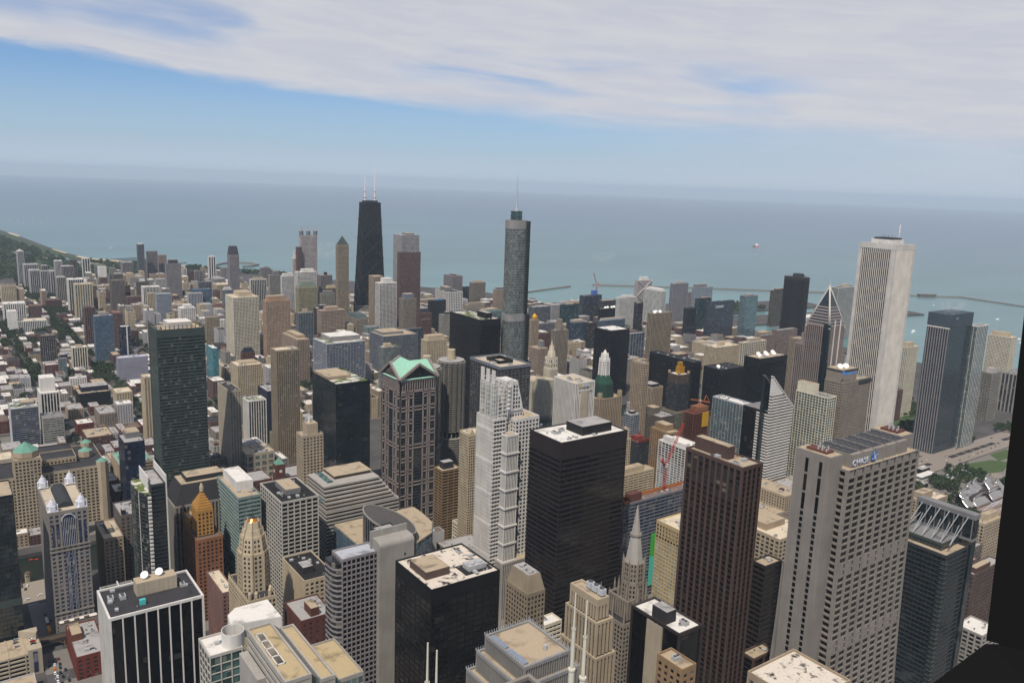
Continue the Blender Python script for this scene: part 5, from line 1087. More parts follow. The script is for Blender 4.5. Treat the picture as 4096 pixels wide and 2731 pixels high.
# --- limestone deco tower
t = thing('limestone_tower', 'limestone deco tower with three silver cooling units in a row on its roof', 'tower', (334, 394, 0)); fp(334, 394, 351, 429, 'the limestone deco tower')
block(t, 0, 0, 17, 35, 0, 122, 'v:limestone:dk:3.3:3.7:.5:.3', 'tan'); block(t, 1.2, 2.2, 15.4, 33, 122, 145, 'v:limestone:dk:3.3:3.7:.5:.3', 'tan'); block(t, 3.2, 4.8, 13.2, 31.5, 145, 159, 'v:limestone:dk:2.6:7:.5:.1', 'tan', top=4)
for i in range(3):
    mb = MB(); mb.box(8.6, 7+i*5.4, 159, 12.4, 11.4+i*5.4, 163); o = mb.build('cooling_unit', flat('unit_silver', (176, 178, 182), .4), t)
    q = MB(); q.cyl(10.5, 9.2+i*5.4, 163, 163.7, 1.6, n=14); q.build('fan', flat('unit_dark', (72, 72, 74)), o)
# --- mansard deco
t = thing('mansard_deco_tower', 'tan deco tower with truncated stone mansard and grey plant on top', 'tower', (340, 474, 0)); fp(340, 474, 356, 500)
block(t, 0, 0, 16, 26, 0, 128, 'p:tan2:dk:3.2:3.7:.5:.42', 'none')
mb = MB(); mb.frustum([(.4, .4), (15.6, .4), (15.6, 25.6), (.4, 25.6)], 128, [(2.6, 3), (13, 3), (13, 22.5), (2.6, 22.5)], 140); mb.build('mansard', wallmat('tan2'), t)
mb = MB(); mb.box(2.9, 3.3, 140, 12.7, 22.2, 140.3); mb.build('roof', roofmat('lightgrey'), t)
rooftop(t, 12, 22, 140.3, 5, 1.5)
# --- silver fin stepped tower
t = thing('stepped_fin_tower', 'stepped tower clad in thin silver fins with spiky parapet and broad tan roof', 'tower', (240, 345, 0)); fp(231, 338, 275, 385, 'the silver finned tower')
block(t, 0, 0, 29.5, 36, 150, 175, 'v:silver:tan2:1.5:12:.22:.04', 'tan'); block(t, -4, -2.5, 34, 38, 140, 166, 'v:silver:tan2:1.5:12:.22:.04', 'tan'); block(t, -8, -5, 38, 41, 0, 155, 'v:silver:tan2:1.5:12:.22:.04', 'tan')
sp = MB()
for (a, c, e, f, z) in ((0, 0, 29.5, 36, 175), (-4, -2.5, 34, 38, 166), (-8, -5, 38, 41, 155)):
    n = int((e-a)/1.5)
    for i in range(n+1): [sp.box(a+i*(e-a)/n-.12, q, z, a+i*(e-a)/n+.12, q+.24, z+1.5) for q in (c, f)]
    n = int((f-c)/1.5)
    for i in range(n+1): [sp.box(q, c+i*(f-c)/n-.12, z, q+.24, c+i*(f-c)/n+.12, z+1.5) for q in (a, e)]
sp.build('parapet_spikes', STEEL(), t)['kind'] = 'stuff'
mb = MB(); mb.box(1.5, 3, 174, 4.5, 18, 175); mb.box(1.5, 20, 174, 4.5, 33, 175); mb.build('skylights', flat('skylight_grey', (120, 128, 140), .3), t)
mb = MB(); mb.cyl(20, 9, 174, 176.4, 1.1, n=16); mb.build('roof_fan', flat('unit_grey', (158, 158, 156)), t)
# --- gabled skylight tower in front
t = thing('skylight_tower', 'pale stone tower with parallel roofs split by a sloping glass skylight', 'tower', (128, 375, 0)); fp(122, 372, 174, 432, 'the pale stone tower with sloping skylight')
block(t, 0, 0, 12.5, 53, 0, 190, 'h:stonew:black:30:3.9:.03:.5', 'ochre', plain=('S',))
mb = MB(); mb.box(-4, 26, 0, .2, 53, 178); mb.build('west_pier', wallmat('stonew'), t)
sk = MB()
for i in range(4): sk.box(2.4, 16+i*7.6, 189.2, 5.6, 22.6+i*7.6, 189.35)
sk.build('roof_windows', glassmat('tan2'), t)
fr_ = MB()
for i in range(5): fr_.box(2.0, 15.5+i*7.6, 189.0, 6.0, 16.0+i*7.6, 189.6)
fr_.box(2.0, 15.5, 189, 2.4, 46.4, 189.6); fr_.box(5.6, 15.5, 189, 6.0, 46.4, 189.6); fr_.build('window_curbs', wallmat('white'), t)
mb = MB(); mb.prism([(12.5, 2), (17, 2), (17, 53), (12.5, 53)], 0, 1, ztop=[189, 184.5, 184.5, 189]); mb.build('skylight', glassmat('glassg'), t)
mb = MB()
for i in range(18): mb.bar((12.6, 2.5+i*2.9, 189.2), (17, 2.5+i*2.9, 184.7), .35)
mb.build('skylight_bars', wallmat('silver'), t)
block(t, 17, 0, 24, 53, 0, 185.5, 'h:stonew:black:30:3.9:.03:.5', 'ochre', plain=('S',))
mb = MB(); mb.prism([(24, 8), (34, 8), (34, 53), (24, 53)], 0, 1, ztop=[184, 170, 170, 184]); mb.build('lower_skylight', glassmat('glassg'), t)
block(t, 33, 16, 46, 52, 0, 171, 'c:stonew:glassg:3:3.9:.1:.1', 'ochre')
# --- curved grid tower with service shaft
t = thing('curved_grid_tower', 'grey gridded tower with rounded left corner and tall blank concrete shaft', 'tower', (229, 528, 0)); fp(222, 525, 290, 556, 'the grey gridded tower with blank shaft')
block(t, 0, 12, 28, 29, 0, 155, 'g:stonepink:black:3.5:3.9:.22:.3', 'metal')
ol = [(0, 13), (-2.5, 14), (-4.4, 17), (-5.2, 21), (-5.2, 29), (0, 29)]
mb = MB(); mb.prism(ol, 0, 151); mb.build('curved_bay', glassmat('dk'), t)
rb = MB(); z = 2
while z < 150: rb.prism([(u-.3 if u < 0 else u, v-.3) for u, v in ol], z, z+1.3); z += 3.9
rb.build('bay_bands', wallmat('stonepink'), t)
mb = MB(); k = 8
for i in range(k):
    a0, a1 = math.pi/2*i/k, math.pi/2*(i+1)/k
    mb.quad((29-3*0+0, 0, 0), (29, 0, 0), (29, 0, 0), (29, 0, 0)) if False else None
sh = MB(); X0, X1, Y0, Y1, H = 26.5, 54, 8, 19, 158
sh.box(X0, Y0, 0, X1, Y1, H)
pr_ = [(Y0, H)]+[(Y0+4-4*math.cos(math.pi/2*i/6), H+4*math.sin(math.pi/2*i/6)) for i in range(1, 7)]+[(Y1, H+4)]
for i in range(len(pr_)-1): sh.quad((X0, pr_[i][0], pr_[i][1]), (X1, pr_[i][0], pr_[i][1]), (X1, pr_[i+1][0], pr_[i+1][1]), (X0, pr_[i+1][0], pr_[i+1][1]))
sh.poly([(X0, a, c) for a, c in pr_]+[(X0, Y1, H)]); sh.poly([(X1, a, c) for a, c in reversed(pr_)]+[(X1, Y1, H)][::-1]); sh.quad((X0, Y1, H), (X0, Y1, H+4), (X1, Y1, H+4), (X1, Y1, H))
sh.build('service_shaft', wallmat('concrete'), t)
mb = MB(); mb.box(X0-1.5, Y1, 0, X1, Y1+1.2, H+9); mb.build('shaft_screen', wallmat('concrete'), t)
mb = MB(); z = 20
while z < 150: mb.box(X1-8, Y0-.15, z, X1-6.8, Y0+.1, z+1.6); z += 3.9
mb.build('shaft_windows', glassmat('dk'), t)
# --- round sliced hall
t = thing('atrium_hall', 'glass government hall whose round atrium is sliced off by a slanting dark roof', 'building', (314, 690, 0)); fp(314, 690, 412, 768, 'the sliced round atrium hall')
pts = [(8, 0), (60, 0), (82, 12), (95, 34), (98, 60), (98, 78), (8, 78)]
mb = MB(); mb.prism(pts, 0, 73.5); mb.build('glazing', glassmat('glassg'), t)
bd = MB(); z = 4
while z < 72:
    bd.prism([(8+(-.4), -.4), (60, -.4), (82.4, 11.7), (95.4, 34), (98.4, 60), (98.4, 78.4), (7.6, 78.4)], z, z+.8); z += 4
for i in range(40): bd.box(7.5, 1+i*1.95, 0, 8, 1.25+i*1.95, 73)
bd.build('facade_bands', wallmat('blue5'), t)
mb = MB(); mb.prism([(p[0]*.99+.5, p[1]*.99+.4) for p in pts], 73.5, 74.5); mb.build('roof', roofmat('tan'), t)
pv_ = MB()
for i in range(6): pv_.box(10+i*7, 6+i*10, 74.5, 16+i*7, 6.8+i*10, 74.8)
pv_.build('roof_slots', flat('unit_dark', (72, 72, 74)), t)
cx_, cy_, r_ = 38.5, 17.5, 25; n = 48; o = [(cx_+r_*math.cos(2*math.pi*i/n), cy_+r_*math.sin(2*math.pi*i/n)) for i in range(n)]
zr_ = lambda u, v: 95-(u-cx_)*.40+(v-cy_)*.20
zt_ = [zr_(u, v) for u, v in o]
mb = MB(); mb.prism(o, 60, 1, ztop=zt_, cap=False); mb.build('atrium_drum', glassmat('tealblk'), t)
mb = MB(); mb.poly([(u, v, zt_[i]-.1) for i, (u, v) in enumerate(o)]); mb.build('slanted_roof', flat('atrium_roof', (70, 68, 70), .6, 0, .1), t)
rm = MB()
for i in range(n): rm.bar((*o[i], zt_[i]), (*o[(i+1) % n], zt_[(i+1) % n]), 1.2)
rm.build('roof_rim', wallmat('beigegrey'), t)
st_ = MB()
for i in range(-11, 12):
    v = cy_+i*2.2; hw = math.sqrt(max(0, (r_-1)**2-(v-cy_)**2)); st_.bar((cx_-hw, v, zr_(cx_-hw, v)), (cx_+hw, v, zr_(cx_+hw, v)), .35)
st_.build('roof_seams', wallmat('stone'), t)
vf = MB()
for i in range(n): vf.bar((*o[i], 60), (*o[i], zt_[i]), .45)
vf.build('drum_mullions', wallmat('stone'), t)
# --- banded stepped office
t = thing('stepped_banded_office', 'long office of white and dark bands stepping back beneath a broad tan roof', 'building', (320, 782, 0)); fp(320, 780, 403, 832, 'the stepped banded office')
for k in range(8):
    z0 = 0 if k == 0 else 76+k*3.9; z1 = 79.9+k*3.9
    a, c = 0, max(0, (k-3)*1.3)
    e = 82-k*2.9; zz = z0
    g = MB(); g.box(a+.6, c+.6, z0, e-.6, 48, z1-.2); g.build('glazing', glassmat('black'), t)
    m_ = MB()
    while zz < z1-1: m_.box(a, c, zz+2.1, e, 48.3, zz+3.9); zz += 3.9
    m_.build('spandrel_band', wallmat('stonew'), t)
mb = MB(); mb.box(18, 20, 107.2, 58, 47, 110.5); mb.build('penthouse', wallmat('brown'), t); mb = MB(); mb.box(17, 19, 110.5, 59, 48, 111); mb.build('roof', roofmat('tan'), t)
mb = MB(); mb.frustum([(-1, 10), (14, 10), (14, 47), (-1, 47)], 90, [(8, 14), (14, 14), (14, 46), (8, 46)], 108); mb.build('sloped_glass', glassmat('green'), t)
# --- bladed dark glass tower
t = thing('bladed_glass_tower', 'slim dark glass tower with white blade walls and a dashed white corner', 'tower', (146, 768, 0)); fp(145, 768, 170, 815, 'the slim bladed glass tower')
block(t, 9.5, 2, 21.5, 45, 0, 147, 'h:dkgrey:tealblk:3:3.6:.04:.1', 'lightgrey', top=1)
ol = [(9.4, 3), (5, 6), (2, 13), (.6, 24), (.5, 38), (1.5, 46), (9.4, 46)]
mb = MB(); mb.prism(ol, 0, 138); mb.build('curved_wing', glassmat('dk'), t)
m_ = MB(); z = 3
while z < 137: m_.prism([(u-(.35 if u < 9 else 0), v-(.3 if u < 9 and v < 20 else 0)) for u, v in ol], z, z+.45); z += 3.6
m_.build('floor_edges', wallmat('steel'), t)
mb = MB(); mb.prism([(u+.4 if u < 9 else u, v) for u, v in ol], 138, 138.6); mb.build('wing_roof', roofmat('sedum'), t)
wb = MB(); wb.box(21.5, 1, 0, 22.4, 46.5, 154); wb.box(9.2, 12, 138, 9.9, 46, 151); wb.build('white_blade', wallmat('white'), t)
ds = MB(); z = 30
while z < 136: ds.box(6.8, 1.6, z, 9.6, 3.2, z+1.9); z += 3.6
ds.box(1.4, 13, 30, 1.9, 13.5, 138); ds.build('corner_balconies', wallmat('white'), t)
# --- dark green curved riverside building
t = thing('riverside_glass_block', 'dark green glass block at the left picture edge beside the river', 'building', (-15, 806, 0)); fp(-15, 806, 57, 850, 'the dark green riverside glass block')
block(t, 0, 0, 72, 40, 0, 146, 'c:tealblk:tealblk:3:4:.05:.1', 'tan', top=1)
mb = MB(); mb.box(-.3, -.5, 48, 72.3, 0, 54); mb.build('louvre_band', wallmat('steel'), t)
# --- stone mart
t = thing('stone_mart', 'vast limestone mart with a green pyramid corner tower along the river', 'building', (-120, 1076, 0)); fp(-120, 1066, 172, 1172, 'the vast limestone mart')
block(t, 0, 2, 290, 92, 0, 69, 'p:limestone:dk:4.6:3.9:.45:.45', 'dark')
block(t, 196, -8, 222, 22, 0, 92, 'p:limestone:dk:3.6:3.9:.45:.45', 'tan')
mb = MB(); mb.prism(oct_(209, 7, 13.2), 92, 98); mb.build('tower_attic', wallmat('limestone'), t)
mb = MB(); mb.frustum(oct_(209, 7, 13), 98, oct_(209, 7, .3), 108); mb.build('pyramid_roof', wallmat('copper'), t)
for (u, v, r, z) in ((285.5, 5, 6.5, 73), (281, 88, 6.5, 73), (274, 45, 8, 76)):
    mb = MB(); mb.prism(oct_(u, v, r), 0 if z == 73 else 69, z); q = mb.build('corner_turret', wallmat('limestone'), t); mb = MB(); mb.frustum(oct_(u, v, r-.3), z, oct_(u, v, .2), z+4); mb.build('turret_roof', wallmat('copper'), q)
block(t, 226, 28, 262, 60, 69, 76, 'p:limestone:dk:4:3.5:.5:.5', 'dark'); block(t, 150, 60, 200, 90, 69, 74, 'b:beige:dk:4:3.5:.5:.5', 'cream'); block(t, 215, 62, 262, 88, 69, 75, 'b:dark:dk:4:3.5:.5:.5', 'dark')
# --- wrapped tower
t = thing('wrapped_tower', 'stone tower wrapped in dark green scaffold netting with white lantern on top', 'tower', (812, 925, 0)); fp(812, 925, 860, 968, 'the green netted tower')
block(t, 0, 2, 46, 42, 0, 102, 'v:tan:dk:3.3:3.7:.5:.25', 'tan')
for u, v in ((3, 5), (43, 5), (3, 39), (43, 39)): tier(t, u, v, 3.4, 3.2, 102, 110, 'tan', 'corner_turret', gl=False)
gm_ = flat('scaffold_net', (34, 66, 52), .95, 0, .25)
mb = MB(); mb.frustum(oct_(23, 21, 17.5), 102, oct_(23, 21, 15), 122); mb.frustum(oct_(23, 21, 15), 122, oct_(23, 21, 8.5), 135); mb.build('netting', gm_, t)
m_ = MB(); z = 104
while z < 122: r = 17.5-2.5*(z-102)/20; m_.prism(oct_(23, 21, r+.5), z, z+.4); z += 2.6
m_.build('scaffold_planks', wallmat('dkgrey'), t)
tier(t, 23, 21, 9, 8, 132, 158, 'white', 'lantern_tower'); tier(t, 23, 21, 6.5, 5, 158, 166, 'white', 'upper_lantern', gl=False); mb = MB(); mb.cyl(23, 21, 166, 172, 4, .5, 10); mb.build('cupola', wallmat('white'), t)
# --- dark tower with golden top
t = thing('gold_topped_tower', 'dark green black tower with brown shoulders and gilded square top', 'tower', (920, 873, 0)); fp(920, 873, 962, 910, 'the gold topped dark tower')
block(t, 0, 0, 36, 36, 0, 80, 'p:stonegreen:dk:3.2:3.7:.5:.45', 'brown'); 
block(t, 9, 8, 34, 32, 80, 122, 'p:dkgrey:dk:3.0:3.6:.5:.45', 'none'); block(t, 10, 9, 33, 31, 122, 136, 'p:brown:dk:3.0:3.6:.5:.5', 'white')
mb = MB(); mb.box(19, 16, 135, 28, 25, 146); mb.box(20.5, 17.5, 146, 26.5, 23.5, 153); [mb.box(18.6+i*3, 15.6, 135, 19.6+i*3, 16.6, 147) for i in range(4)]; mb.build('gilded_top', flat('gilding', (190, 142, 40), .4, .5), t)
for u in (11, 32):
    for v in (10, 30): mb = MB(); mb.box(u-1.5, v-1.5, 136, u+1.5, v+1.5, 140); mb.build('shoulder_pier', wallmat('tan'), t)
# --- clock tower building by the river
t = thing('clock_tower_building', 'cream terracotta building with a slender clock tower by the river', 'building', (900, 1172, 0)); fp(900, 1172, 945, 1206, 'the cream clock tower building')
block(t, 0, 0, 24, 26, 0, 68, 'p:cream2:dk:2.8:3.6:.5:.45', 'beige'); block(t, 23, 13, 41, 32, 0, 84, 'p:cream2:dk:2.8:3.6:.5:.45', 'none'); block(t, 24, 14, 40, 31, 84, 104, 'p:cream2:dk:4:7:.6:.5', 'none'); block(t, -6, 27, 22, 62, 0, 62, 'p:cream2:dk:2.8:3.6:.5:.45', 'beige')
tier(t, 32, 22.5, 7, 6, 104, 114, 'cream2', 'cupola_base', gl=False); tier(t, 32, 22.5, 4.6, 3.4, 114, 124, 'cream2', 'cupola', gl=False); mb = MB(); mb.cyl(32, 22.5, 124, 136, 2.2, .1, 8); mb.build('spirelet', wallmat('cream2'), t)
for ax in (0, 1):
    mb = MB(); n = 20
    if ax == 0: mb.poly([(32+4.2*math.cos(2*math.pi*i/n), 13.6, 97+4.2*math.sin(2*math.pi*i/n)) for i in range(n)]); hb = [((32, 13.4, 97), (32, 13.4, 100.4)), ((32, 13.4, 97), (34.4, 13.4, 96))]
    else: mb.poly([(23.6, 22.5+4.2*math.cos(2*math.pi*i/n), 97+4.2*math.sin(2*math.pi*i/n)) for i in range(n)][::-1]); hb = [((23.4, 22.5, 97), (23.4, 22.5, 100.4)), ((23.4, 22.5, 97), (23.4, 20.1, 96))]
    c_ = mb.build('clock_face', flat('clock_white', (206, 200, 188)), t); q = MB(); [q.bar(a, b_, .5) for a, b_ in hb]; q.build('clock_hands', flat('dark_metal', (50, 50, 52)), c_)
# --- braced roof tower
t = thing('glass_brace_tower', 'dark glass tower with open roof of white diagonal braces below the bank tower', 'tower', (627, 326, 0)); fp(627, 326, 668, 372, 'the dark tower with white roof braces')
block(t, 0, 0, 34, 44, 0, 146, 'h:dkgrey:tealblk:3.4:3.9:.05:.16', 'tan', top=1); block(t, 8, 8, 34, 44, 145, 151, 'c:steel:tealblk:3:6:.1:.1', 'grey', top=1)
mb = MB(); mb.box(34, -2, 0, 41, 44, 171); mb.build('rear_slab', glassmat('tealblk'), t); mb = MB(); mb.box(33.4, -2.4, 150, 41.5, 44.4, 152); mb.box(33.4, -2.4, 168, 41.5, 44.4, 172); [mb.box(33.6, -1+i*7.3, 150, 34.2, -.2+i*7.3, 170) for i in range(7)]; mb.build('slab_frame', wallmat('grey'), t)
for i in range(6):
    mb = MB(); mb.bar((9, 3+i*7.3, 151), (33.5, 3+i*7.3, 169), .55); mb.bar((9, 3+i*7.3, 151), (33.5, 9+i*7.3 if i < 5 else 40, 160), .45); mb.build('roof_brace', wallmat('palegrey'), t)
nt_ = MB(); z = 6
while z < 140: nt_.box(-.7, -.7, z, 4, 4, z+.22); z += 3.9
nt_.box(.2, .2, 0, 3, 3, 141); nt_.build('corner_balconies', wallmat('steel'), t)
# --- market by the clock tower
t = thing('brick_market', 'long low red brick market building with pale roofs below the green topped clock tower', 'building', (300, 1052, 0)); fp(300, 1052, 436, 1090)
block(t, 0, 0, 60, 38, 0, 24, 'p:redbrick:dk:5:4:.5:.5', 'lightgrey'); block(t, 79, 0, 130, 38, 0, 22, 'p:redbrick:dk:5:4:.5:.5', 'lightgrey')
# --- masts of the tower just below the frame
t = thing('mast_tower', 'pair upon pair of tall tapered white masts rising from a roof below the frame', 'tower', (94, 175, 0)); fp(90, 170, 152, 232, None)
block(t, 0, 0, 56, 52, 0, 268, 'v:stone:dk:4:4:.4:.2', 'dark')
mw = flat('mast_cream', (196, 190, 172), .6, 0, .05)
for (u, v) in ((50.5, 26.8), (50.5, 22.2), (5.8, 27), (6, 23.2)):
    mb = MB(); top = 307-268+268
    mb.cyl(u, v, 267, 285, .95, .8, 14); mb.cyl(u, v, 285, 297, .55, .45, 12); mb.cyl(u, v, 297, 307, .3, .2, 10); mb.cyl(u, v, 296.6, 297, .6, n=12); mb.cyl(u, v, 284.6, 285.2, 1.0, n=12); mb.build('mast', mw, t)
# signs on other buildings
def sign(host, s, size, wx, wy, wz, c, sx=1.0, name='sign_lettering'):
    h = T[host][0]; o = h.location; return text(h, s, size, (wx-o.x, wy-o.y, wz), (R(90), 0, 0), flat('sign_%d_%d_%d' % c, c, .6), sx=sx, name=name)
sign('tan_office', 'Prudential', 5.2, 999, 652.2, 177.5, (60, 130, 200), 1.12)
def disc(host, wx, wy, wz, r, c, nm):
    h = T[host][0]; o = h.location; mb = MB(); n = 18; mb.poly([(wx-o.x+r*math.cos(2*math.pi*i/n), wy-o.y, wz+r*math.sin(2*math.pi*i/n)) for i in range(n)]); q = mb.build(nm, flat(nm, c), h); q.modifiers.new('s', 'SOLIDIFY').thickness = .3
disc('tan_office', 994, 652.1, 180.5, 3.0, (60, 130, 200), 'round_blue_mark')
sign('kemper_tower', 'KEMPER', 3.6, 702.4, 842.6, 153.2, (176, 180, 188), 1.0); disc('kemper_tower', 699.4, 842.5, 154.6, 1.5, (214, 150, 60), 'orange_mark')
h_ = T['kemper_tower'][0]; mb = MB(); mb.box(9.5, -1.1, 10, 22.5, 0, 147); mb.build('blank_strip', wallmat('beige'), h_)
mb = MB(); mb.box(6, -1.25, 148, 29, -.9, 149); mb.build('sign_rail', wallmat('white'), h_)
sign('dark_hotel_slab', 'LOEWS', 9.5, 1787, 1543.0, 92.5, (216, 218, 224), 1.05)
h_ = T['brown_deco_hotel'][0]; o_ = h_.location; text(h_, 'ALLERTON', 4.6, (5, -.6, 84), (R(90), 0, 0), flat('faded_white', (150, 135, 128)), sx=1.0)
text(T['bcbs_tower'][0], 'AX', 6.5, (14, -.9, 222), (R(90), 0, 0), flat('sign_grey', (120, 134, 146)), sx=.9)
# tan office: upper windowless block
h_ = T['tan_office'][0]; mb = MB(); mb.box(1, 4, 166, 36, 27.5, 183); mb.build('upper_block', wallmat('stoneb'), h_); mb = MB(); mb.box(.6, 3.6, 180, 36.4, 27.9, 182); mb.build('dark_cornice', wallmat('dkgrey'), h_); mb = MB(); mb.box(1.4, 4.4, 183, 35.6, 27.1, 183.2); mb.build('upper_roof', roofmat('tan'), h_)
mb = MB(); mb.box(36, -.6, 161, 66.4, .2, 166.4); mb.build('cornice_strip', wallmat('dkgrey'), h_)
dish(h_, 10, 14, 183, 4); dish(h_, 20, 12, 183, 4)
# lanterns on the four lantern tower far away
h_ = T['four_lantern_tower'][0]; w_, d_ = 49, 14
for u in (3.5, 24, 45.5):
    mb = MB(); mb.cyl(u, 7, 245, 257, 6.2, n=10); l = mb.build('lantern', wallmat('greyb'), h_); q = MB(); q.cyl(u, 7, 257, 262, 6.2, 1.4, 12); q.cyl(u, 7, 262, 270, .8, .3, 6); q.build('lantern_dome', wallmat('silver'), l)
# gilded dome
h_ = T['gold_dome_hotel'][0]; mb = MB()
for a, r0, r1 in ((0, 5.5, 6.8), (3, 6.8, 6.0), (6, 6.0, 3.4), (9, 3.4, .6)): mb.cyl(14, 9, 128+a, 131+a, r0, r1, 14)
mb.build('onion_dome', flat('gilding', (190, 142, 40), .4, .5), h_); mb = MB(); mb.cyl(14, 9, 127, 128.4, 6.8, n=14); mb.build('dome_drum', wallmat('tan'), h_)
# mast on the stone tower, gothic crown, gables
h_ = T['setback_tan_tower'][0]; mb = MB(); mb.cyl(7, 6, 148, 178, .8, .2, 6); mb.build('mast', STEEL(), h_)
h_ = T['gothic_tower'][0]
tier(h_, 17, 8, 9, 8.5, 111, 122, 'stoneb', 'crown'); tier(h_, 17, 8, 6.5, 5.5, 122, 134, 'stoneb', 'upper_crown')
pn = MB(); [pn.cyl(17+10.5*math.cos(a*math.pi/4), 8+8*math.sin(a*math.pi/4), 111, 123, .9, .2, 5) for a in range(8)]; pn.build('flying_buttress', wallmat('stoneb'), h_)
for u in (4, 14, 22):
    g = MB(); g.v += [(u-3, 0, 150), (u+3, 0, 150), (u, 0, 155.5), (u-3, 6, 150), (u+3, 6, 150), (u, 6, 155.5)]; g.f += [(0, 1, 2), (0, 2, 5, 3), (1, 4, 5, 2), (3, 5, 4)]; g.mi += [0]*4; g.build('gablet', wallmat('cream'), T['pointed_condo'][0])
h_ = T['deco_lantern_tower'][0]; mb = MB(); mb.cyl(12, 10, 132, 139, 1.4, 1.0, 8); mb.cyl(12, 10, 139, 149, .5, .15, 6); mb.build('roof_lantern', wallmat('white'), h_)
h_ = T['clock_tower'][0]
for ax in (0, 1):
    mb = MB(); n = 18
    mb.poly([(6.5+2.1*math.cos(2*math.pi*i/n), -.2, 33+2.1*math.sin(2*math.pi*i/n)) for i in range(n)] if ax == 0 else [(-.2, 6-2.1*math.cos(2*math.pi*i/n), 33+2.1*math.sin(2*math.pi*i/n)) for i in range(n)]); mb.build('clock_face', flat('clock_white', (206, 200, 188)), h_)
# crown frame and blue fans etc on the dark court tower
h_ = T['black_tower'][0]
mb = MB(); mb.box(29, 6, 166.9, 49, 20, 167.2); q = mb.build('plant_bay', flat('bay_dark', (34, 32, 32)), h_)
mb = MB(); mb.box(33, 9, 167.2, 46, 17, 170.5); mb.cyl(36.5, 13, 170.5, 171.4, 2.6, n=16); mb.cyl(42.5, 13, 170.5, 171.4, 2.6, n=16); mb.build('cooling_fans', flat('unit_grey', (158, 158, 156)), q)
# open steel crown
h_ = T['green_banded_tower'][0]; mb = MB()
for i in range(12): mb.bar((.5+i*4.9, .4, 226), (.5+i*4.9, .4, 233), .7)
for i in range(9): mb.bar((.4, .5+i*5.3, 226), (.4, .5+i*5.3, 233), .7)
mb.bar((0, .4, 228), (55, .4, 228), .5); mb.build('crown_posts', wallmat('steel'), h_)
# colonnaded tower crown, plant frame
h_ = T['colonnade_tower'][0]; mb = MB()
for (a, c, e, f) in ((12, 20, 33, 21), (12, 47, 33, 48), (12, 20, 13, 48), (32, 20, 33, 48)): mb.box(a, c, 193, e, f, 197)
mb.build('plant_frame', wallmat('black'), h_); mb = MB(); mb.box(-.8, -.8, 191, 45.8, .6, 194.6); mb.box(-.8, .6, 191, .6, 66.8, 194.6); mb.box(45.8-1.4, .6, 191, 45.8, 66.8, 194.6); mb.box(.6, 65.4, 191, 44.4, 66.8, 194.6); mb.build('cornice', wallmat('greyb'), h_)
# poster on white loft
h_ = T['poster_block'][0]; mb = MB(); mb.box(-.35, 3, 7, 0, 22, 32); q = mb.build('poster', flat('poster_grey', (120, 112, 108), .8, 0, .35), h_); mb = MB(); mb.box(-.5, 3, 6, -.36, 22, 15); mb.build('poster_caption_panel', flat('poster_dark', (44, 36, 40)), q)
# green hoist strip and netting of the construction tower
h_ = T['construction_tower'][0]; mb = MB(); mb.box(40, -1.5, 12, 46, -.2, 44); mb.build('mint_panel_strip', flat('mint_panel', (70, 172, 150)), h_); mb = MB(); mb.box(40, -1.5, 44, 46, -.2, 68); mb.build('green_panel_strip', flat('green_panel', (62, 150, 52)), h_)
for (a, c, e, f) in ((0, 0, 6, .4), (20, 11, 110, 11.5), (0, 11, 20, 11.5), (0, .4, .4, 11)): mb = MB(); mb.box(a, c, 107, e, f, 111); mb.build('orange_netting', flat('orange_net', (158, 98, 54)), h_)
mb = MB(); mb.box(10, 3, 107, 26, 10, 115); mb.build('core_formwork', wallmat('redbrick'), h_)
h_ = T['netted_block'][0]; mb = MB(); mb.box(0, 0, 69, 21, 1, 74); mb.box(0, 18, 69, 21, 19, 75); mb.box(5, 6, 69, 16, 14, 76); mb.build('red_netting', flat('red_net', (120, 52, 44)), h_)
# columns of narrow cream tower
t = thing('narrow_lantern_tower', 'very narrow cream tower with domed lantern beside the rusted steel tower', 'tower', (735, 790, 0)); fp(735, 790, 747, 802)
block(t, 0, 0, 11, 11, 0, 92, 'p:cream:dk:3:3.6:.5:.4', 'none'); tier(t, 5.5, 5.5, 4.8, 4.4, 92, 103, 'cream', 'lantern'); mb = MB(); mb.cyl(5.5, 5.5, 103, 107, 4, .6, 10); mb.build('dome', wallmat('tan'), t)
# orange framed tower under construction
t = thing('orange_frame_tower', 'concrete frame under construction with orange formwork and a yellow screen', 'building', (876, 800, 0)); fp(876, 800, 914, 822, 'the orange construction frame')
m_ = MB(); z = 3
while z < 104: m_.box(0, 0, z, 36, 22, z+.35); z += 3.3
for i in range(7): m_.box(i*5.9, .3, 0, i*5.9+.6, .9, 103); m_.box(i*5.9, 21, 0, i*5.9+.6, 21.6, 103)
m_.build('concrete_frame', wallmat('brick'), t); mb = MB(); mb.box(17, -1, 82, 30, -.4, 103); mb.build('yellow_screen', flat('yellow_screen', (178, 140, 20)), t); mb = MB(); mb.box(6, 4, 3, 30, 18, 104); mb.build('core_walls', wallmat('red'), t); mb = MB(); mb.box(12, 4, 104, 34, 18, 110); mb.build('deck_formwork', wallmat('orangebrick'), t)
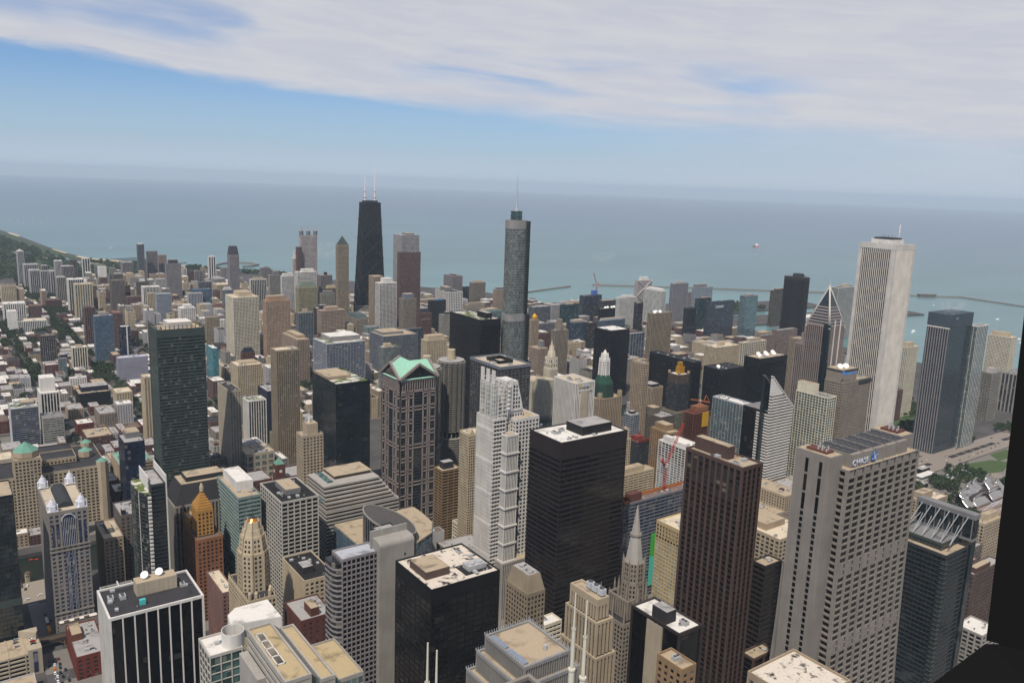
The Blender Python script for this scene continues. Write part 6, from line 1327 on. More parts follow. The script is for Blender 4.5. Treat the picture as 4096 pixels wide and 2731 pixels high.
# ---- cranes
def lattice(mb, a, b_, w, step):
    a = Vector(a); b_ = Vector(b_); d = (b_-a); L = d.length; d.normalize(); u = d.cross(Vector((0, 0, 1)))
    if u.length < .05: u = Vector((1, 0, 0))
    u.normalize(); v = d.cross(u).normalized(); n = max(2, int(L/step)); th = max(.22, w*.13)
    cs = [u*w/2*i+v*w/2*j for i, j in ((-1, -1), (1, -1), (1, 1), (-1, 1))]
    for c in cs: mb.bar(tuple(a+c), tuple(b_+c), th)
    for k in range(n):
        for q in range(4):
            p0 = a+d*(L*k/n)+cs[q]; p1 = a+d*(L*(k+1)/n)+cs[(q+1) % 4]; mb.bar(tuple(p0), tuple(p1), th*.8)
def crane(nm, lab, base, topz, jibtip, back, c, w=2.2):
    t = thing(nm, lab, 'crane', (base[0], base[1], 0)); bz = base[2]; m = flat('crane_%d' % c[0], c, .6)
    mb = MB(); lattice(mb, (0, 0, bz), (0, 0, topz), w, w); mb.build('mast', m, t)
    mb = MB(); tip = (jibtip[0]-base[0], jibtip[1]-base[1], jibtip[2]); lattice(mb, (0, 0, topz), tip, w*.75, w); mb.build('jib', m, t)
    mb = MB(); bk = (back[0]-base[0], back[1]-base[1], back[2]); mb.bar((0, 0, topz), bk, w*.8); mb.bar((bk[0]*.4, bk[1]*.4, topz), (bk[0]*.6, bk[1]*.6, topz+9*w/2.2), w*.3); mb.bar((bk[0], bk[1], bk[2]), (bk[0]*.6, bk[1]*.6, topz+9*w/2.2), w*.25); mb.build('counter_jib', m, t)
    mb = MB(); mb.box(-w*.8, -w*.8, topz-w*.8, w*.8, w*.8, topz+w*.6); mb.build('cab', flat('crane_cab', (170, 165, 160)), t)
    return t
crane('red_crane', 'large red luffing tower crane standing on the construction tower', (616, 607, 107), 133.5, (643.6, 612, 173), (606, 604, 141), (150, 36, 42), 2.4)
crane('orange_crane', 'orange hammerhead crane behind the teal glass condominium', (894, 806, 108), 119, (874, 806, 123.5), (914, 806, 114), (200, 112, 50), 1.6)
crane('distant_crane', 'pink red crane on the hospital tower near the lake', (1692, 1932, 84), 112, (1677, 1932, 152), (1700, 1932, 112), (170, 84, 84), 3.0)
h_ = T['crane_topped_block'][0]; mb = MB(); mb.box(42, 4, 84, 60, 14, 98); mb.build('core_formwork', flat('blue_screen', (70, 96, 160)), h_)
# ---- park pavilion, hut, tent
t = thing('steel_pavilion', 'music pavilion of curling brushed steel ribbons beside the park trees', 'pavilion', (1130, 525, 0)); fp(1125, 515, 1262, 560)
sm = flat('brushed_steel', (186, 180, 172), .28, .85, .08)
def ribbon(x0, x1, y0, h0, h1, bend, r):
    mb = MB(); nu, nv = 8, 8; V = []
    for i in range(nu+1):
        for j in range(nv+1):
            u, v = i/nu, j/nv; a = v*2.2
            V.append((x0+(x1-x0)*u+bend*math.sin(a)*.4, y0+r*math.sin(a)*(1+.3*u), h0+(h1-h0)*math.sin(a*.75)*(.8+.3*math.sin(u*3))))
    mb.v = V
    for i in range(nu):
        for j in range(nv): k = i*(nv+1)+j; mb.f.append((k, k+nv+1, k+nv+2, k+1)); mb.mi.append(0)
    o = mb.build('steel_ribbon', sm, t, smooth=True); o.modifiers.new('s', 'SOLIDIFY').thickness = .6
for a in ((0, 26, 6, 4, 17, 4, 12), (8, 40, 14, 8, 20, 6, 12), (38, 64, 16, 8, 24, -6, 14), (60, 84, 18, 6, 25, -8, 14), (82, 106, 14, 8, 27, 6, 14), (100, 124, 8, 4, 20, 5, 13), (20, 60, 4, 2, 14, 3, 8), (66, 104, 4, 2, 16, 3, 9)): ribbon(*a)
mb = MB(); mb.box(20, 12, 0, 104, 34, 12); mb.build('stage_house', wallmat('brownm'), t)
tr_ = MB()
for q in range(4): tr_.bar((20+q*24, -4, 1), (34+q*24, -12, 14), .9)
tr_.bar((20, -12, 13), (120, -16, 15), .9); tr_.bar((20, -24, 10), (120, -28, 12), .9); tr_.build('trellis', STEEL(), t)
o_ = MB(); o_.box(1188, 628, 0, 1225, 636, 7); o_.box(1186, 626, 7, 1227, 638, 7.4); tag(o_.build('park_hall', wallmat('white')), 'long white hall at the park edge', 'hall')
o_ = MB(); [o_.prism([(1212+i*11, 604), (1222+i*11, 604), (1222+i*11, 616), (1212+i*11, 616)], 0, 4) or o_.frustum([(1212+i*11, 604), (1222+i*11, 604), (1222+i*11, 616), (1212+i*11, 616)], 4, [(1216.9+i*11, 604), (1217.1+i*11, 604), (1217.1+i*11, 616), (1216.9+i*11, 616)], 6.5) for i in range(7)]; tag(o_.build('marquee_tent', flat('tent_white', (225, 225, 230))), 'long white ridged marquee between park trees', 'tent')
for x_, y_, lb in ((1150, 610, 'left black box entrance hut with pale roof in the park'), (1222, 645, 'right black box entrance hut with pale roof by the road')):
    t = thing('entrance_hut', lb, 'hut', (x_, y_, 0)); mb = MB(); mb.box(0, 0, 0, 24, 10, 7); mb.build('walls', wallmat('black'), t); mb = MB(); mb.box(-.5, -.5, 7, 24.5, 10.5, 7.5); mb.build('roof', roofmat('lightgrey'), t); mb = MB(); mb.box(8, 3, 7.5, 16, 7, 8.6); mb.build('skylight', wallmat('white'), t)

# beige stone strip up the left face of the black tower
h_ = T['black_stone_tower'][0]; mb = MB(); mb.box(-.25, 14, 0, 1.2, 27, 147.4); mb.build('stone_strip', wallmat('beige'), h_)

# right glass office tower: pale ribs on its left face, dark cap
h_ = T['bcbs_tower'][0]
for i in range(9): mb = MB(); mb.box(-.9, 1+i*4.1, 0, .3, 2.3+i*4.1, 208); mb.build('pale_rib', wallmat('stonepink'), h_)
mb = MB(); mb.box(-.7, 0, 208, .3, 37, 210); mb.build('ledge', wallmat('white'), h_); mb = MB(); mb.box(-.3, -.3, 211, 72.3, 37.3, 231.4); mb.box(8, 8, 231.4, 60, 30, 231.5); mb.build('louvred_cap', wallmat('steelbl'), h_)
mb = MB(); mb.box(26, 24, 136, 32, 28, 140) if False else mb.box(20, 9, 136, 23.5, 11.5, 139.5); mb.build('teal_tank', flat('teal_tank', (70, 170, 165)), T['fin_tower'][0])
# dark louvred crown of the yellow tower
h_ = T['yellow_tower'][0]; mb = MB(); mb.box(.1, .1, 106, 31.9, 41.9, 117.5); mb.build('crown_louvres', wallmat('dark'), h_)
for i in range(12): mb = MB(); mb.box(-.3, i*3.7, 106, .3, i*3.7+.6, 118); mb.build('crown_fin', wallmat('cream'), h_)

# ---- steam
def steam(x, y, z, rx, ry, rz_, dens, lab):
    mb = MB(); n, m_ = 16, 8
    for j in range(m_+1):
        for i in range(n): a, b_ = 2*math.pi*i/n, math.pi*j/m_-math.pi/2; mb.v.append((rx*math.cos(a)*math.cos(b_), ry*math.sin(a)*math.cos(b_), rz_*math.sin(b_)))
    for j in range(m_):
        for i in range(n): mb.f.append((j*n+i, j*n+(i+1) % n, (j+1)*n+(i+1) % n, (j+1)*n+i)); mb.mi.append(0)
    mt = bpy.data.materials.new('steam'); mt.use_nodes = True; tr = mt.node_tree; tr.nodes.clear(); q = NB(tr); tc_ = N(tr, 'ShaderNodeTexCoord')
    ln = N(tr, 'ShaderNodeVectorMath', operation='LENGTH'); sc_ = N(tr, 'ShaderNodeVectorMath', operation='DIVIDE'); tr.links.new(tc_.outputs['Object'], sc_.inputs[0]); sc_.inputs[1].default_value = (rx, ry, rz_); tr.links.new(sc_.outputs[0], ln.inputs[0])
    d = q.m('MULTIPLY', q.ss(ln.outputs['Value'], .2, 1.0, 1, 0), q.ss(q.noise(tc_.outputs['Object'], 2.2/rx, 4, .65, .6), .45, .75, 0, dens))
    pv2 = N(tr, 'ShaderNodeVolumePrincipled'); pv2.inputs['Color'].default_value = (.95, .95, .96, 1); tr.links.new(d, pv2.inputs['Density']); o2 = N(tr, 'ShaderNodeOutputMaterial'); tr.links.new(pv2.outputs[0], o2.inputs['Volume'])
    o = mb.build('steam_plume', mt); o.location = (x, y, z); tag(o, lab, 'steam', kind='stuff')
steam(1030, 2420, 192, 75, 55, 45, .022, 'pale steam drifting left of the green roofed tan tower')
steam(1773, 2000, 193, 60, 40, 26, .02, 'small pale puff of steam hanging over the lake')
steam(1373, 705, 241, 34, 26, 14, .05, 'steam rising from the roof of the grey blue office tower')

# raised white wing and oval plant screen of the glass office in front
h_ = T['glass_office'][0]
mb = MB(); mb.prism([(16, 14), (44, 8), (44, 32), (24, 32), (18, 26)], 148, 157); mb.build('upper_wing', wallmat('white'), h_)
mb = MB(); mb.prism([(16.4, 14.4), (43.6, 8.4), (43.6, 31.6), (24.2, 31.6), (18.3, 25.8)], 157, 157.3); mb.build('wing_roof', roofmat('white'), h_)
mb = MB(); n = 28
for i in range(n):
    a0, a1 = 2*math.pi*i/n, 2*math.pi*(i+1)/n; p = lambda a, k: (15.5+6.2*k*math.cos(a), 8+7.0*k*math.sin(a))
    mb.quad((*p(a0, 1), 148.5), (*p(a1, 1), 148.5), (*p(a1, 1), 157.5), (*p(a0, 1), 157.5)); mb.quad((*p(a1, .94), 148.5), (*p(a0, .94), 148.5), (*p(a0, .94), 157.5), (*p(a1, .94), 157.5)); mb.quad((*p(a0, 1), 157.5), (*p(a1, 1), 157.5), (*p(a1, .94), 157.5), (*p(a0, .94), 157.5))
mb.build('oval_screen', wallmat('white'), h_)
for i in range(2): mb = MB(); mb.box(13+i*1.5, 6+i*3, 149, 17+i*1.5, 8.4+i*3, 152); mb.cyl(15+i*1.5, 7.2+i*3, 152, 152.6, 1.1, n=12); mb.build('cooling_fan', flat('unit_grey', (158, 158, 156)), h_)
# garden podium
t = thing('garden_podium', 'low white framed podium with planted roof court between the bladed tower and fin tower', 'building', (118, 790, 0)); fp(118, 790, 146, 842)
block(t, 0, 0, 27, 30, 0, 40, 'p:whitegrey:dk:5:4:.6:.5', 'grey')
mb = MB(); mb.box(2, 2, 39, 14, 28, 39.5); mb.build('planted_court', flat('roof_planting', (58, 74, 40), .95, 0, .35), t)
mb = MB(); mb.box(14, 1, 39, 15, 29, 43); mb.box(15, 4, 39, 25, 8, 40); mb.box(15, 14, 39, 25, 18, 40); mb.build('pergola', wallmat('white'), t)
rb_ = random.Random(9)
for i in range(7):
    m_ = MB(); x_, y_ = rb_.uniform(3, 13), rb_.uniform(3, 26); m_.cyl(x_, y_, 39.4, 41, 1.2, 1.6, 7); m_.cyl(x_, y_, 41, 42.6, 1.6, .5, 7); m_.build('shrub', flat('shrub_green', (48, 66, 36), .95, 0, .3), t)
# ================= ground, water, sky haze
def poly_slab(name, pts, z0, z1, mat):
    mb = MB(); mb.prism(pts, z0, z1); o = mb.build(name, mat)
    bm = bmesh.new(); bm.from_mesh(o.data); bmesh.ops.triangulate(bm, faces=[f for f in bm.faces if len(f.verts) > 4]); bmesh.ops.recalc_face_normals(bm, faces=bm.faces); bm.to_mesh(o.data); bm.free()
    return struct(o)
GX = base_mat('asphalt_ground', .95, .2); gm, gt, gp = GX; nb_ = NB(gt); tcg = N(gt, 'ShaderNodeTexCoord'); vg = tcg.outputs['Object']
f_ = nb_.ss(nb_.noise(vg, .02, 5, .6), .3, .7); fi = nb_.ss(nb_.noise(vg, .5, 3), .2, .8, .85, 1.15)
mx_ = N(gt, 'ShaderNodeMix', data_type='RGBA', blend_type='MULTIPLY'); mx_.inputs[0].default_value = 1
gt.links.new(nb_.mix(f_, lin(64, 62, 61), lin(84, 80, 77)), mx_.inputs[6]); gt.links.new(nb_.xyz(fi, fi, fi), mx_.inputs[7]); gt.links.new(mx_.outputs[2], gp.inputs['Base Color'])
north = [(-4000,1030),(150,1021),(250,985),(385,932),(640,945),(750,1000),(795,1042),(872,1162),(1070,1160),(1500,1230),(2060,1270),(2080,1560),(1990,1700),(2950,1560),(2990,1700),(2150,1830),(2350,1880),(2760,1840),(2800,1990),(2400,2080),(2050,2170),(1780,2300),(1753,2625),(1500,3000),(1180,3400),(1085,3640),(1000,3700),(965,3847),(860,3930),(792,4013),(739,4151),(649,4277),(587,4567),(540,5088),(492,5763),(300,7500),(-200,9800),(-4000,14000)]
south = [(-4000,955),(85,948),(137,945),(375,939),(400,925),(640,925),(700,950),(760,985),(858,1118),(1062,1105),(1500,1170),(2060,1200),(2060,900),(2100,500),(2000,-600),(-4000,-900)]
poly_slab('ground', north, -6, 0, gm); poly_slab('ground', south, -6, 0, gm)
# lake and river: one sheet of water
wm_, wt_, wp_ = base_mat('lake_water', .28, .5); nbw = NB(wt_); tcw = N(wt_, 'ShaderNodeTexCoord'); vw = tcw.outputs['Object']
X_, Y_, Z_ = nbw.sep(vw)
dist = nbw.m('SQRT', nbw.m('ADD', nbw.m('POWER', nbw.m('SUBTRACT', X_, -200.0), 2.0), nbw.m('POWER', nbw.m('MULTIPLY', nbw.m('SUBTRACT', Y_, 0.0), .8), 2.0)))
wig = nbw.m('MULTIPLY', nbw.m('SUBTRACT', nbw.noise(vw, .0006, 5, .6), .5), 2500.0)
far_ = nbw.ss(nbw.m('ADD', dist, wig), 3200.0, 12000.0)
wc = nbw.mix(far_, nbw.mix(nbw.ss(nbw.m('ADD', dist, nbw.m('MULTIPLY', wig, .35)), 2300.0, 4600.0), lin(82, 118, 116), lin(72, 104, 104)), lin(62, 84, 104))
stv = N(wt_, 'ShaderNodeVectorMath', operation='MULTIPLY'); wt_.links.new(vw, stv.inputs[0]); stv.inputs[1].default_value = (.0011, .0035, 1)
pat = nbw.ss(nbw.noise(stv.outputs[0], 1.0, 6, .65, .8), .3, .7, .86, 1.14)
mw_ = N(wt_, 'ShaderNodeMix', data_type='RGBA', blend_type='MULTIPLY'); mw_.inputs[0].default_value = 1; wt_.links.new(wc, mw_.inputs[6]); wt_.links.new(nbw.xyz(pat, pat, pat), mw_.inputs[7]); wc = mw_.outputs[2]
# the river channel is dark green
inx = nbw.m('MULTIPLY', nbw.m('LESS_THAN', X_, 1900.0), nbw.m('MULTIPLY', nbw.m('LESS_THAN', Y_, 1300.0), nbw.m('GREATER_THAN', Y_, 880.0)))
wc2 = nbw.mix(inx, wc, lin(20, 32, 28)); wt_.links.new(wc2, wp_.inputs['Base Color'])
bmp = N(wt_, 'ShaderNodeBump'); bmp.inputs['Strength'].default_value = .35; bmp.inputs['Distance'].default_value = 2.0
wt_.links.new(nbw.noise(vw, .05, 5, .7), bmp.inputs['Height']); wt_.links.new(bmp.outputs[0], wp_.inputs['Normal'])
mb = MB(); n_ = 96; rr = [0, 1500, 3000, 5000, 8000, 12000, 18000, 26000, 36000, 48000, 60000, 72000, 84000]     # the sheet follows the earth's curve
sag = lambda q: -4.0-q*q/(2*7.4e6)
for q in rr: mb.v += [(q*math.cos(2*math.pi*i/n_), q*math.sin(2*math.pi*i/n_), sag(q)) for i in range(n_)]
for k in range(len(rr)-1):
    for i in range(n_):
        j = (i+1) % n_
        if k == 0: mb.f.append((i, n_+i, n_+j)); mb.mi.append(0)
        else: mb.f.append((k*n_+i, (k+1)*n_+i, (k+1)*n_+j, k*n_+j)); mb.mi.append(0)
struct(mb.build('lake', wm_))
# ---- aerial haze
hz = MB(); hz.box(-6000, -3000, -485.0, 88000, 88000, 520.0); ho = hz.build('haze', bpy.data.materials.new('haze_air')); ho['kind'] = 'stuff'
hm = ho.data.materials[0]; hm.use_nodes = True; ht = hm.node_tree; ht.nodes.clear()
pvn = ht.nodes.new('ShaderNodeVolumePrincipled'); hout = ht.nodes.new('ShaderNodeOutputMaterial'); ht.links.new(pvn.outputs[0], hout.inputs['Volume'])
pvn.inputs['Density'].default_value = 3.5e-5; pvn.inputs['Color'].default_value = (.71, .86, .99, 1); pvn.inputs['Anisotropy'].default_value = 0.0
# ================= streets, paving, park surfaces
def sheet(name, rects, z, mat, kind='structure', th=None):
    mb = MB()
    for r in rects: mb.box(r[0], r[1], 0 if th else z-.001, r[2], r[3], z)
    o = mb.build(name, mat); o['kind'] = kind; return o
XS = [-800,-700,-600,-500,-400,-300,-200,-95, 50, 172, 295, 415, 539, 663, 800, 952, 1060, 1180, 1310, 1450]
YN = [1032, 1100, 1200]+[1200+98*i for i in range(1, 22)]
YS = [-60, 60, 195, 340, 468, 612, 757, 806, 905]
pave = flat('paving', (112, 107, 100), .9, 0, .14)
blocks = []
for i in range(len(XS)-1):
    for j in range(len(YN)-1):
        a = (XS[i]+9, YN[j]+7, XS[i+1]-9, YN[j+1]-7)
        if a[2] > 1000+max(0, (2500-a[1])*.35): continue
        if a[1] < 1260 and a[0] > 340: continue
        blocks.append(a)
sb = []
for i in range(7, len(XS)-1):
    for j in range(len(YS)-1):
        a = (XS[i]+(17 if XS[i] == 50 else 10), YS[j]+8, XS[i+1]-10, YS[j+1]-(6 if j == 6 else 8))
        if a[3]-a[1] > 20 and XS[i] < 952: sb.append(a)
sheet('pavement', blocks+sb, .15, pave, th=1)
# ---- filler city fabric between the measured buildings
def hits(a, pad=3):
    return any(a[0] < f[2]+pad and a[2] > f[0]-pad and a[1] < f[3]+pad and a[3] > f[1]-pad for f in FOOT)
LOTS = []
rnd = random.Random(11)
PAL = [('p:redbrick', 'red brick', .2), ('p:brownred', 'brown brick', .16), ('p:tan', 'tan', .13), ('p:stoneb', 'grey stone', .12), ('p:brownpink', 'pinkish brick', .12), ('p:whitegrey', 'white', .08), ('g:concrete', 'concrete', .07), ('p:cream', 'cream', .07), ('h:beigegrey', 'banded grey', .05)]
PALN = [('p:cream', 'cream', .2), ('g:whitegrey', 'white', .2), ('p:tan', 'tan', .16), ('p:stoneb', 'grey stone', .12), ('v:beigegrey', 'grey ribbed', .12), ('p:brownpink', 'pinkish brick', .1), ('h:stonepink', 'banded grey', .1)]
PALS = [('p:tan', 'tan', .3), ('p:stoneb', 'grey stone', .25), ('p:brownstone', 'grey brown', .2), ('p:limestone', 'limestone', .15), ('p:brownpink', 'pinkish brick', .1)]
RF = [('lightgrey', 'pale grey'), ('white', 'white'), ('dark', 'dark'), ('tan', 'tan'), ('brown', 'brown'), ('lightgrey', 'pale grey'), ('white', 'white')]
CP = Vector((11.3, 51.2)); 
def place_lots(bl, hfun, prob=1.0, wr=(15, 34)):
    for a in bl:
        ym = (a[1]+a[3])/2
        rows = ((a[1]+1.5, ym-2.5), (ym+2.5, a[3]-1.5)) if a[3]-a[1] > 46 else ((a[1]+1.5, a[3]-1.5),)
        for (v0, v1) in rows:
            u = a[0]+1.5
            while u < a[2]-9:
                w = min(rnd.uniform(*wr), a[2]-1.5-u)
                if w < 8: break
                q = (u, v0+rnd.uniform(0, 3), u+w-.6, v1-rnd.uniform(0, 8)); u += w
                if rnd.random() > prob or hits(q): continue
                if sum(q[0] < tx < q[2] and q[1] < ty < q[3] for tx, ty in TREES) > 2: continue
                LOTS.append((q, hfun(q, rnd)))
def hn(q, r):
    x, y = q[0], q[1]
    if x < 400: return r.choice((7, 9, 11, 12, 14, 16, 20)) if y > 1250 else r.choice((12, 16, 20, 26))
    if y < 2000: return r.choice((12, 16, 22, 30, 38, 48))
    return r.choice((12, 18, 26, 36, 46, 58))
def hs(q, r): return r.choice((18, 22, 28, 34, 40, 46))
